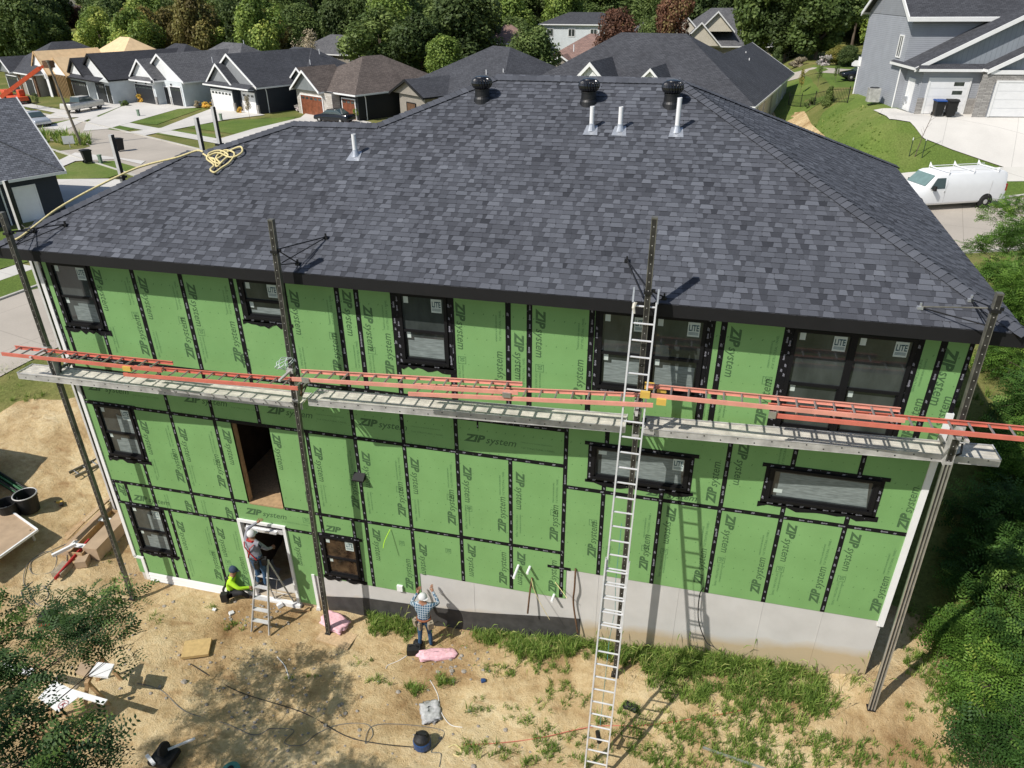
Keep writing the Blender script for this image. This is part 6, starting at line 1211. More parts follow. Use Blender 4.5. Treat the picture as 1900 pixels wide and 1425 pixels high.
far_house('grey brown roof seen between the two red maples', (-15.089, 130.000, 4.596), 8, 8, 3.0, 0, SH_GREY, 'siding_taupe')
h = NH('distant_house', 'brown brick house with three cream gables beyond the slate roof', ((0.144, 118.000, 1.993)[0], 118, .2), 6, SH_GREY, 'siding_taupe')
h.walls(-10.5, 8, 0, 12, -2, 3.2); h.hip(-11, 8, 0, 13, 3.3, .75); h.walls(-11.5, -5, 1, 10, -1, 5.0); h.gable(-11.6, -6.6, .2, 9, 5.1, 1.0); h.gable(-9.5, -3.5, -1.0, 8, 3.4, 1.0); h.gable(-6.6, -1.6, -.2, 9, 5.4, 1.0); h.entry(.5, 0, 1.0, 2.0, 'interior_wood'); h.win(-10.6, 1.0, 1.2, 1.4, 3.2); h.done('siding_cream')
far_house('white gabled house glimpsed far off among trees at the upper left', (-189.000, 190.000, 7.019), 8, 7, 4.0, 60, SH_GREY, 'siding_white')
far_house('pale house wall glimpsed through the trees near the left edge', (-194.605, 180.000, 5.075), 8, 6, 3.0, 20, SH_ROSE, 'siding_white')
# ================================================================ VEHICLES AND STREET THINGS
def wheel(parent, x, y, r, w_, hub='worn_aluminium', z=None):
    b = MB(); z = r if z is None else z; s_ = 1 if y > 0 else -1
    b.lathe((x, y-w_/2, z), [(r*.55, 0), (r*.93, .0), (r, .04), (r, w_-.04), (r*.93, w_), (r*.55, w_)], 20, (0, 1, 0)); o = b.build('tyre', 'black_rubber', parent, local=True); b = MB()
    b.lathe((x, y-w_/2-.005, z), [(r*.15, 0), (r*.58, .01), (r*.6, w_-.01), (r*.15, w_+.01)], 16, (0, 1, 0)); b.build('rim', hub, parent, local=True)
def body_loft(prof, sect):
    """prof: list of (x, z_bottom, z_top, half_width); boxy cross section with rounded shoulders"""
    b = MB(); n = 0; vs = []
    for x, zb, zt, hw in prof:
        k = sect; ring = [(hw*.92, zb), (hw, zb+.12), (hw, zb+(zt-zb)*.55), (hw*k, zt-.08), (hw*k*.93, zt)]
        for y, z in ring: vs.append((x, y, z))
        for y, z in ring[::-1]: vs.append((x, -y, z))
    m_ = 10; fs = [(i*m_+j, i*m_+(j+1) % m_, (i+1)*m_+(j+1) % m_, (i+1)*m_+j) for i in range(len(prof)-1) for j in range(m_)]
    fs += [tuple(range(m_)), tuple((len(prof)-1)*m_+j for j in range(m_))[::-1]]; b.add(vs, fs); return b
def bevel(o, w_=.03, seg=2): m_ = o.modifiers.new('b', 'BEVEL'); m_.width = w_; m_.segments = seg; m_.limit_method = 'ANGLE'; o.data.shade_smooth(); return o
plain('van_white', (.82, .83, .83), .28, var=.02, spec=.6); plain('pickup_tan', (.66, .63, .56), .3, .3); plain('car_silver', (.50, .53, .55), .25, .4); plain('car_black', (.01, .012, .016), .15, .3, spec=.8); plain('lift_orange', (.60, .09, .03), .5); plain('car_glass', (.05, .075, .075), .06, .0, spec=.9); plain('windshield', (.16, .24, .23), .08, spec=.9); plain('tail_red', (.30, .01, .01), .3); plain('bin_blue', (.01, .06, .25), .4)
# white van: front towards local -x
rw = Vector((*(11.792, 35.120, 0.339)[:2], 0)); ang = math.atan2(2.3, 4.4)*.86
vz = float(H(rw.x, rw.y))+.035; ca, sa = math.cos(ang), math.sin(ang)
ox, oy = -1.52, .92    # rear near wheel position in the van's own frame is (1.52,-.92)
vl = (rw.x-(1.52*ca+.92*sa), rw.y-(1.52*sa-.92*ca), vz)
t_ = thing('cargo_van', 'white cargo van with roof rack parked on the street', 'van', vl, ang)
prof = [(-3.75, .42, .95, .86), (-3.67, .34, 1.12, .93), (-2.95, .32, 1.28, .98), (-2.55, .32, 1.36, .99), (-1.95, .32, 1.98, .99), (-1.70, .32, 2.06, .99), (2.35, .34, 2.10, .99), (2.62, .38, 1.95, .98), (2.70, .45, 1.5, .97)]
o = body_loft(prof, .86).build('body', 'van_white', t_, local=True); bevel(o, .04)
b = MB(); b.poly([(-2.53, -.80, 1.40), (-2.53, .80, 1.40), (-1.99, .74, 1.95), (-1.99, -.74, 1.95)]); b.v = [(x-.03, y, z+.02) for x, y, z in b.v]; b.build('windscreen', 'windshield', t_, local=True, recalc=False)
for s_ in (-1, 1):
    b = MB(); b.poly([(-2.33, s_*1.0, 1.26), (-1.37, s_*1.0, 1.26), (-1.37, s_*.885, 1.84), (-1.93, s_*.885, 1.84)]); b.build('side_window', 'car_glass', t_, local=True, recalc=False)
    b = MB(); b.cbox((-2.13, s_*1.12, 1.32), (.12, .20, .26)); b.build('wing_mirror', 'black_rubber', t_, local=True)
    b = MB(); b.box(-1.31, -1.30, s_*.995-.004, s_*.995+.004, .5, 1.75); b.box(-1.40, -1.35, s_*1.0-.012, s_*1.0+.012, 1.04, 1.12); b.box(1.62, 1.63, s_*.995-.004, s_*.995+.004, .5, 1.6); b.build('door_seam', 'worn_aluminium', t_, local=True)
    b = MB(); b.box(2.60, 2.72, s_*.93-.05, s_*.93+.05, .95, 1.35); b.build('tail_light', 'tail_red', t_, local=True)
    for x in (-2.95, 1.52):
        wheel(t_, x, s_*.90, .37, .24); b = MB(); b.lathe((x, s_*.78-.02, .40), [(.44, 0), (.44, .235)] if s_ > 0 else [(.44, -.195), (.44, .04)], 20, (0, 1, 0)); b.build('wheel_arch', 'black_rubber', t_, local=True)
b = MB(); b.box(2.68, 2.86, -.9, .9, .42, .58); b.box(-3.87, -3.71, -.9, .9, .40, .60); b.build('bumper', 'van_white', t_, local=True)
for x in (-1.25, .35, 1.95):
    b = MB(); b.tube([(x, -.86, 2.02), (x, -.84, 2.30)], .022, 6); b.tube([(x, .86, 2.02), (x, .84, 2.38)], .022, 6); b.beam((x, -.86, 2.16), (x, .86, 2.16), .07, .04); b.prism([(x-.01, .84, 2.38), (x-.01, .60, 2.16), (x-.01, .84, 2.10)], (.03, 0, 0)); b.prism([(x-.01, -.84, 2.30), (x-.01, -.62, 2.16), (x-.01, -.84, 2.10)], (.03, 0, 0)); b.build('roof_rack_bar', 'van_white', t_, local=True)
b = MB(); b.beam((-1.3, -.72, 2.19), (2.3, -.72, 2.19), .03, .03); b.beam((-1.3, .72, 2.19), (2.3, .72, 2.19), .03, .03); b.build('roof_rack_rail', 'van_white', t_, local=True)
def car(label, cat, loc, rz, col, kind='sedan', hub='worn_aluminium', name='parked_car'):
    t_ = thing(name, label, cat, loc, rz)
    if kind == 'sedan':
        prof = [(-2.3, .35, .62, .78), (-2.2, .28, .74, .86), (-1.1, .26, .92, .89), (1.3, .26, .96, .89), (2.2, .3, .92, .86), (2.32, .4, .7, .78)]; cab = [(-1.15, .85, .94, .80), (-.45, .85, 1.38, .72), (.75, .85, 1.42, .72), (1.5, .85, .98, .78)]
    else:
        prof = [(-2.85, .5, .95, .88), (-2.75, .42, 1.10, .96), (-1.3, .40, 1.18, .98), (2.8, .42, 1.18, .98), (2.9, .5, .9, .95)]; cab = [(-1.35, 1.1, 1.2, .88), (-.75, 1.1, 1.78, .80), (1.05, 1.1, 1.80, .80), (1.2, 1.1, 1.2, .88)]
    bevel(body_loft(prof, .93).build('body', col, t_, local=True), .04); b = body_loft(cab, .94); g = b.build('cabin_glass', 'car_glass', t_, local=True); zt = cab[1][2]
    b = MB(); b.box(cab[1][0], cab[2][0], -.66, .66, zt-.05, zt+.03); bevel(b.build('roof_panel', col, t_, local=True), .03)
    if kind != 'sedan': b = MB(); b.box(1.3, 2.7, -.80, .80, 1.17, 1.185); b.build('truck_bed', 'black_rubber', t_, local=True)
    for x in (-1.45, 1.4) if kind == 'sedan' else (-1.9, 1.8):
        for s_ in (-1, 1): wheel(t_, x, s_*.80, .33 if kind == 'sedan' else .40, .22, hub)
    return t_
p = (-78.677, 65.126, -1.100); car('tan crew cab pickup truck parked on the driveway of the black roofed house', 'pickup truck', (p[0]+.6, p[1]+.8, p[2]+.08), R(-95), 'pickup_tan', 'pickup', name='pickup_truck').scale = (.88, .92, .92)
p = (-75.012, 55.956, -1.100); car('silver car partly hidden behind the blue grey roof at the left', 'car', (p[0]-.5, p[1], p[2]+.05), R(152), 'car_silver')
p = (-44.049, 64.443, -1.153); car('black sedan in front of the brown garage doors', 'car', (p[0], p[1], p[2]+.08), R(-12), 'car_black')
p = (9.795, 74.132, 3.189); car('dark car just visible on the street left of the grey house', 'car', (p[0]+1.2, p[1], p[2]+.1), R(5), 'car_black')
# orange telescopic lift
p = (-91.924, 70.052, -1.100); t_ = thing('boom_lift', 'orange telescopic lift reaching up to the plywood roof', 'boom lift', (p[0], p[1], p[2]), R(-28))
b = MB(); b.box(-2.6, 2.0, -.8, .8, .45, .95); b.box(-2.9, -1.2, -.85, .1, .95, 1.6); b.box(.2, 1.2, .1, .8, .95, 1.7); bevel(b.build('chassis', 'lift_orange', t_, local=True), .05)
for x in (-1.7, 1.5):
    for s_ in (-1, 1): wheel(t_, x, s_*.9, .48, .3, 'canvas')
p0 = Vector((-88.367, 64.500, 0.464)); p1 = Vector((-83.346, 66.500, 3.645)); p2 = Vector((-82.416, 67.000, 4.037))
b = MB(); b.beam(p0, p1, .4, .42); b.build('boom', 'lift_orange', t_); t_.rotation_euler[2] = 0
for o in t_.children:
    if o.name.startswith('boom'): continue
    o.rotation_euler = (0, 0, R(-28))
b = MB(); b.beam(p1, p2, .3, .3); b.build('boom_extension', 'lift_orange', t_); b = MB(); b.cbox(p2, (1.0, .8, .8)); b.build('fork_carriage', 'interior_wood', t_)
def wheelie(label, loc, rz, lid='black_rubber', s_=1.0, body='black_rubber', grp='rubbish bins'):
    t_ = thing('wheelie_bin', label, 'rubbish bin', loc, rz, grp); b = MB(); b.add([(-.24*s_, -.28*s_, .06), (.24*s_, -.28*s_, .06), (.24*s_, .24*s_, .06), (-.24*s_, .24*s_, .06), (-.31*s_, -.36*s_, 1.0*s_), (.31*s_, -.36*s_, 1.0*s_), (.31*s_, .36*s_, 1.0*s_), (-.31*s_, .36*s_, 1.0*s_)], [(0, 3, 2, 1), (4, 5, 6, 7), (0, 1, 5, 4), (1, 2, 6, 5), (2, 3, 7, 6), (3, 0, 4, 7)]); b.build('bin_body', body, t_, local=True)
    b = MB(); b.prism([(-.34*s_, -.42*s_, 1.0*s_), (-.34*s_, -.40*s_, 1.06*s_), (-.34*s_, 0, 1.12*s_), (-.34*s_, .40*s_, 1.10*s_), (-.34*s_, .42*s_, 1.0*s_)], (.68*s_, 0, 0)); b.tube([(-.26*s_, .45*s_, 1.02*s_), (.26*s_, .45*s_, 1.02*s_)], .02, 6); b.build('lid', lid, t_, local=True)
    for q in (-.25, .25): b = MB(); b.lathe((q*s_-.03, .26*s_, .12), [(.12, 0), (.12, .06)], 12, (1, 0, 0)); b.build('wheel', 'black_rubber', t_, local=True)
p = (10.807, 45.146, 3.933); wheelie('rubbish bin with bright blue lid in front of the white garage door', (p[0], p[1], p[2]+.08), R(8), 'bin_blue', .95)
p = (11.575, 45.112, 3.926); wheelie('all black rubbish bin beside the one with the blue lid', (p[0], p[1], p[2]+.08), R(4), s_=.98)
p = (-55.247, 40.276, -1.116); wheelie('lone black rubbish bin on the corner driveway left of the scaffold pole', (p[0], p[1], p[2]+.08), R(150))
p = (-56.290, 45.462, -1.112); wheelie('black rubbish bin at the kerb just right of the scaffold pole', (p[0], p[1], p[2]+.08), R(150))
p = (-46.247, 26.301, -1.146); wheelie('black rubbish bin by the white side door of the dark house', (p[0]+.3, p[1], p[2]), R(57), s_=1.1)
# utility pole
a = Vector((-61.935, 47.099, -1.100)); b_t = Vector((-18.002, 1.000, 10.441)) if False else None
P_ = Vector((-61.935, 47.099, -1.100)); t_ = thing('utility_pole', 'slim leaning pole at the street corner by the tall grass', 'pole', P_); m_ = MB(); tp = Vector((P_.x-.9, P_.y-.3, P_.z+7.4)); m_.tube([P_-Vector((0, 0, .3)), tp], [.13, .09], 10); m_.build('shaft', 'wood_grey', t_); m_ = MB(); m_.cbox(tp, (.2, .2, .15)); m_.build('pole_cap', 'wood_grey', t_)
p = Vector((-62.001, 45.742, -1.100)); t_ = thing('yard_sign', 'small white sign board on the corner by the leaning pole', 'sign', p); m_ = MB(); m_.cbox(p+Vector((0, 0, .75)), (.95, .04, .7), Matrix.Rotation(R(35), 3, 'Z')); m_.build('sign_board', 'white_paper', t_); m_ = MB(); m_.cbox(p+Vector((0, 0, .3)), (.05, .05, .6)); m_.build('sign_post', 'worn_aluminium', t_)
for uv, l in (((-54.207, 40.515, -1.119), 'small green utility pedestal on the corner lawn'), ((-68.649, 63.754, -1.100), 'small pale utility pedestal on the lawn of the white house'), ((-57.262, 62.964, -1.109), 'small pale utility pedestal by the planting on the navy house lawn')):
    c = Vector(uv); b = MB(); b.cbox(c+Vector((0, 0, .35)), (.22, .22, .7)); b.cbox(c+Vector((0, 0, .72)), (.28, .28, .08)); tag(b.build('utility_pedestal', 'pedestal_green'), l, 'utility box', 'utility pedestals')
# green transformer box and fence on the far right
c = Vector((-78.529, 59.355, -1.100))
A_ = Vector((*(3.680, 70.252, 1.077)[:2], 0)); B_ = Vector((*(6.609, 54.808, 3.431)[:2], 0)); t_ = thing('metal_fence', 'black metal picket fence left of the grey house', 'fence', (A_.x, A_.y, float(H(A_.x, A_.y)))); n = 44
pk = MB(); rl = MB()
for k in range(n+1):
    q = A_.lerp(B_, k/n); z = float(H(q.x, q.y))
    if k % 11 == 0: b = MB(); b.cbox((q.x, q.y, z+.65), (.07, .07, 1.3)); b.build('post', 'black_metal', t_)
    pk.cbox((q.x, q.y, z+.62), (.025, .025, 1.1))
    if k: q0 = A_.lerp(B_, (k-1)/n); z0 = float(H(q0.x, q0.y)); [rl.beam((q0.x, q0.y, z0+e), (q.x, q.y, z+e), .03, .03) for e in (.15, 1.1)]
pk.build('picket', 'black_metal', t_); rl.build('rail', 'black_metal', t_)
A_ = Vector((-4, 103, 0)); B_ = Vector((22, 101, 0)); t_ = thing('metal_fence', 'dark fence along the back of the far lawn beyond the street', 'fence', (A_.x, A_.y, float(H(A_.x, A_.y))))
rl = MB()
for k in range(14):
    q = A_.lerp(B_, k/13); z = float(H(q.x, q.y)); b = MB(); b.cbox((q.x, q.y, z+.65), (.08, .08, 1.3)); b.build('post', 'black_metal', t_)
    if k: q0 = A_.lerp(B_, (k-1)/13); z0 = float(H(q0.x, q0.y)); [rl.beam((q0.x, q0.y, z0+e), (q.x, q.y, z+e), .04, .04) for e in (.2, .65, 1.2)]
rl.build('rail', 'black_metal', t_)
# staked sapling by the right hand driveway
c = Vector((8.973, 40.815, 2.008)); t_ = thing('sapling', 'bare young tree tied between two stakes on the lawn above the van', 'sapling', c); b = MB(); b.tube([c, c+Vector((.15, 0, 1.3)), c+Vector((.5, .1, 3.0))], [.03, .022, .006], 6)
for k in range(7): q = c+Vector((.15+.05*k, 0, 1.4+.22*k)); b.tube([q, q+Vector((random.uniform(-.3, .35), random.uniform(-.2, .2), .35))], [.008, .003], 4)
b.build('trunk', 'bark', t_)
for dx in (-.36, .42): b = MB(); b.tube([c+Vector((dx, -.05, 0)), c+Vector((dx, -.05, 1.2))], .025, 6); b.build('stake', 'pole_green', t_); b = MB(); b.tube([c+Vector((dx, -.05, 1.08)), c+Vector((dx, -.05, 1.24))], .03, 6); b.build('stake_tip', 'white_paper', t_)
b = MB(); b.tube([c+Vector((-.36, -.05, 1.1)), c+Vector((.14, 0, 1.3)), c+Vector((.42, -.05, 1.1))], .012, 5); b.build('tie', 'black_rubber', t_)

# ================================================================ VEGETATION
V_ = {}
leafmat('leaf_dark', (0.067, 0.104, 0.031), (0.118, 0.163, 0.047)); leafmat('leaf_mid', (0.097, 0.150, 0.039), (0.182, 0.240, 0.067)); leafmat('leaf_yellow', (0.211, 0.218, 0.050), (0.414, 0.354, 0.094), (0.538, 0.448, 0.112))
leafmat('leaf_olive', (0.164, 0.130, 0.041), (0.235, 0.224, 0.063), (0.359, 0.269, 0.079)); leafmat('leaf_red', (0.130, 0.065, 0.041), (0.248, 0.118, 0.071), (0.236, 0.201, 0.071)); leafmat('leaf_silver', (0.337, 0.334, 0.294), (0.722, 0.647, 0.631)); leafmat('leaf_bright', (0.150, 0.229, 0.045), (0.321, 0.417, 0.088), (0.538, 0.563, 0.132)); leafmat('leaf_gold', (0.493, 0.381, 0.067), (0.942, 0.628, 0.135)); leafmat('leaf_pale', (0.359, 0.314, 0.224), (0.538, 0.448, 0.291))
leafmat('leaf_locust', (0.045, 0.105, 0.022), (0.095, 0.195, 0.035), (0.20, 0.31, 0.06)); leafmat('near_bright', (0.085, 0.175, 0.028), (0.17, 0.30, 0.045), (0.33, 0.42, 0.08)); leafmat('leaf_deep_green', (0.026, 0.060, 0.018), (0.058, 0.120, 0.028), (0.13, 0.21, 0.04)); leafmat('grass_blade', (0.123, 0.209, 0.034), (0.266, 0.380, 0.076), (0.646, 0.608, 0.228))
def quads_mesh(name, V, shade, nper=4):
    n = len(V)//nper; me = bpy.data.meshes.new(name); f = np.arange(n*nper).reshape(n, nper)
    me.vertices.add(len(V)); me.vertices.foreach_set('co', V.ravel()); me.loops.add(n*nper); me.loops.foreach_set('vertex_index', f.ravel().astype(np.int32))
    me.polygons.add(n); me.polygons.foreach_set('loop_start', (np.arange(n)*nper).astype(np.int32)); me.update(calc_edges=True)
    a = me.attributes.new('shade', 'FLOAT', 'FACE'); a.data.foreach_set('value', np.clip(shade, 0, 1).astype(np.float32)); return me
def leaf_quads(P, N, L, W, g):
    """one leaf shaped quad per point: centre P, facing N, length L, width W"""
    n = len(P); r = g.normal(size=(n, 3)); u = np.cross(N, r); u /= np.linalg.norm(u, axis=1)[:, None]+1e-9; v = np.cross(N, u)
    u = u*L[:, None]/2; v = v*W[:, None]/2; return np.stack([P-u, P-v+u*.1, P+u, P+v+u*.1], 1).reshape(-1, 3)
def crown_mesh(seed, nblob, nleaf, ls, zlo=.22, shape='round', gap=.55, A=2.7):
    g = np.random.default_rng(seed); B = []
    for i in range(nblob):
        t_ = g.random(); z = zlo+(1-zlo)*(.08+.84*t_)
        rr = {'round': math.sqrt(max(0, 1-(2*t_-.9)**2)), 'cone': (1-t_)*1.0+.12, 'column': .75+.25*math.sin(t_*3.1), 'vase': .35+.75*t_ if t_ < .8 else .85}[shape]
        a = g.random()*6.283; q = rr*.72*math.sqrt(g.random()*.8+.2); B.append((q*math.cos(a), q*math.sin(a), z, (.20+.20*g.random())*(.6+.5*rr), g.normal()*.18))
    w_ = np.array([b[3]**2 for b in B]); w_ /= w_.sum(); P = []; N = []; Sh = []
    for b, k in zip(B, (w_*nleaf).astype(int)):
        d = g.normal(size=(k, 3)); d /= np.linalg.norm(d, axis=1)[:, None]; rad = b[3]*(.55+.5*g.random(k)**.5+.12*np.sin(d[:, 0]*7+d[:, 1]*5+b[0]*9))
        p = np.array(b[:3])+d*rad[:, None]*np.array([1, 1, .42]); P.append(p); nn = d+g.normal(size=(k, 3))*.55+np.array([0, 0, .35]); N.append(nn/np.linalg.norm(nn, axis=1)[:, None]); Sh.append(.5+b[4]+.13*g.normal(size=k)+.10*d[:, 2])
    P = np.concatenate(P); N = np.concatenate(N); Sh = np.concatenate(Sh); L = ls*(.6+.8*g.random(len(P)))
    sc = np.array([1, 1, A]); return quads_mesh('crown', leaf_quads(P*sc, N, L, L*.62, g)/sc, Sh), B
def trunk_mesh(seed, B, h0=.6, r=.05):
    g = random.Random(seed); b = MB(); b.tube([(0, 0, -.06), (.01, 0, .12), (.02, -.01, .3), (0, .02, h0)], [r*1.25, r, r*.8, r*.45], 8)
    for q in B[:9]: z0 = .16+.3*g.random(); b.tube([(0, 0, z0), (q[0]*.5, q[1]*.5, (z0+q[2])/2), (q[0]*.9, q[1]*.9, q[2])], [r*.5, r*.3, r*.08], 5)
    me = b.mesh('trunk', 'bark'); return me
PROTO = {}
for nm, sd_, nb, nl, ls, zlo, shp in (('broad', 11, 34, 9000, .095, .16, 'round'), ('broad2', 12, 40, 9500, .09, .10, 'round'), ('tall', 13, 36, 9000, .09, .10, 'column'), ('dense', 14, 46, 9500, .085, .04, 'round'), ('vase', 15, 34, 8000, .10, .2, 'vase'), ('cone', 16, 30, 6000, .10, .02, 'cone'), ('thin', 17, 12, 900, .13, .35, 'round'), ('bush', 18, 16, 2600, .13, -.1, 'round'), ('sparse', 19, 26, 2200, .08, .15, 'vase')):
    cm, B = crown_mesh(sd_, nb, int(nl*1.5) if nl > 5000 else nl, ls*1.12, zlo, shp, A=1.3 if nm == 'bush' else 2.7); cm.materials.append(mat('leaf_mid')); PROTO[nm] = (cm, trunk_mesh(sd_, B, r=.05 if nm != 'thin' else .03))
def tree(label, x, y, ztop, r, kind='broad', lm='leaf_mid', name='tree', cat='tree', group=None, zb=None, rz=None):
    zb = float(H(x, y)) if zb is None else zb; h = max(.3, ztop-zb); t_ = thing(name, label, cat, (x, y, zb), random.random()*6.28 if rz is None else rz, group)
    cm, tm = PROTO[kind]; c = bpy.data.objects.new('crown' if name != 'shrub' else 'foliage', cm); S.collection.objects.link(c); c.parent = t_; c.scale = (r, r, h); c.material_slots[0].link = 'OBJECT'; c.material_slots[0].material = mat(lm)
    k = bpy.data.objects.new('trunk' if name != 'shrub' else 'stem', tm); S.collection.objects.link(k); k.parent = t_; k.scale = (r if r < 3 else 3+.4*(r-3), r if r < 3 else 3+.4*(r-3), h); return t_
def T4(lbl, t4, kind, lm, **k): return tree(lbl, t4[0], t4[1], t4[2], t4[3], kind, lm, **k)
T4('broad mid green tree left of the centre behind the taupe roof', (-53.07, 100.00, 9.35, 5.98), 'broad2', 'leaf_mid'); T4('broad green tree just behind the slate roof, right of the mid green one', (-45.66, 97.00, 8.87, 4.61), 'broad', 'leaf_dark')
T4('tall dark tree rising out of frame above the main ridge vents', (-40.20, 104.00, 11.99, 5.95), 'tall', 'leaf_dark'); T4('bright low tree at the left shoulder of the slate roof', (-40.32, 92.00, 6.52, 3.32), 'dense', 'leaf_bright')
T4('feathery dark green round tree above the middle roof ventilator', (-26.26, 84.00, 8.19, 3.69), 'dense', 'leaf_mid'); T4('large red maple beside the rose roofed house', (-16.67, 93.00, 9.86, 3.40), 'dense', 'leaf_red'); T4('second red maple left of the three gabled house', (-9.74, 104.00, 10.96, 3.00), 'tall', 'leaf_red')
T4('green tree standing between the two red maples', (-13.54, 108.00, 8.58, 2.45), 'dense', 'leaf_mid'); T4('large tree with thick bare trunk in front of the three gabled house', (1.27, 104.00, 13.96, 4.69), 'vase', 'leaf_mid'); T4('huge willowy tree left of the grey two storey house', (9.02, 98.00, 14.36, 5.69), 'broad2', 'leaf_mid'); T4('big dense tree between the trunk tree and the willowy one', (5.71, 104.00, 12.04, 4.33), 'dense', 'leaf_dark')
T4('yellow green small tree beside the grey house on the far side of the street', (10.58, 90.00, 5.64, 1.43), 'dense', 'leaf_yellow', name='shrub', cat='shrub'); T4('dark rounded bush against the corner of the grey house', (11.34, 88.00, 5.77, 1.39), 'dense', 'leaf_dark', name='shrub', cat='shrub')
T4('silvery bush on the far lawn', (8.95, 89.54, 4.76, 1.12), 'bush', 'leaf_silver', name='shrub', cat='shrub'); T4('reddish bush beside the silvery bush on the far lawn', (6.38, 92.55, 4.21, 1.16), 'bush', 'leaf_pale', name='shrub', cat='shrub'); T4('blue green spruce right of the slate roof', (3.74, 92.00, 5.26, 1.28), 'cone', 'leaf_dark'); T4('clipped gold and green shrub behind the slate roof', (0.08, 112.00, 4.59, 1.45), 'bush', 'leaf_yellow', name='shrub', cat='shrub')
T4('yellow leaved sapling on the far lawn', (4.92, 72.70, 4.57, 0.48), 'thin', 'leaf_yellow'); T4('green sapling in the middle of the far lawn', (6.49, 72.63, 4.85, 0.42), 'thin', 'leaf_mid'); T4('green sapling closest to the grey house on the far lawn', (8.06, 72.39, 4.94, 0.38), 'thin', 'leaf_mid')
T4('small conical evergreen at the fence left of the grey house', (5.66, 58.34, 4.41, 0.63), 'cone', 'leaf_mid'); T4('low bush at the fence left of the small evergreen', (4.87, 63.25, 3.03, 0.50), 'bush', 'leaf_mid', name='shrub', cat='shrub')
T4('almost bare pale tree in front of the distant grey roof', (-61.51, 92.00, 6.73, 2.31), 'sparse', 'leaf_pale'); T4('dark red tree among the green woods at the upper left', (-151.02, 150.00, 8.45, 2.92), 'tall', 'leaf_red'); T4('golden ornamental bush by the white house driveway', (-76.36, 74.13, 0.23, 0.67), 'bush', 'leaf_gold', name='shrub', cat='shrub')
T4('orange flowering bush left of the white garage doors', (-64.61, 71.55, -0.21, 0.81), 'bush', 'leaf_gold', name='shrub', cat='shrub'); T4('grassy pale bush between the white and navy houses', (-65.89, 71.30, -0.08, 0.51), 'bush', 'leaf_pale', name='shrub', cat='shrub'); T4('small rounded green bush between the two driveways', (-76.35, 70.65, -0.26, 0.69), 'bush', 'leaf_mid', name='shrub', cat='shrub')
T4('silver green bush between navy house and taupe roofed house', (-51.76, 71.59, -0.20, 0.98), 'bush', 'leaf_silver', name='shrub', cat='shrub'); T4('young green sapling on the lawn left of the pickup', (-86.21, 67.26, 0.76, 0.48), 'thin', 'leaf_mid'); T4('young sapling behind the pickup truck', (-78.89, 66.87, 0.53, 0.37), 'thin', 'leaf_yellow'); T4('thin sapling in front of the right white garage door', (-54.51, 64.35, 1.59, 0.52), 'thin', 'leaf_pale'); T4('bright sapling beside the brown garage door', (-42.02, 65.64, 0.32, 0.42), 'thin', 'leaf_bright')
T4('orange potted bush between the two white garage doors', (-58.33, 68.38, -0.25, 0.39), 'bush', 'leaf_gold', name='shrub', cat='shrub')
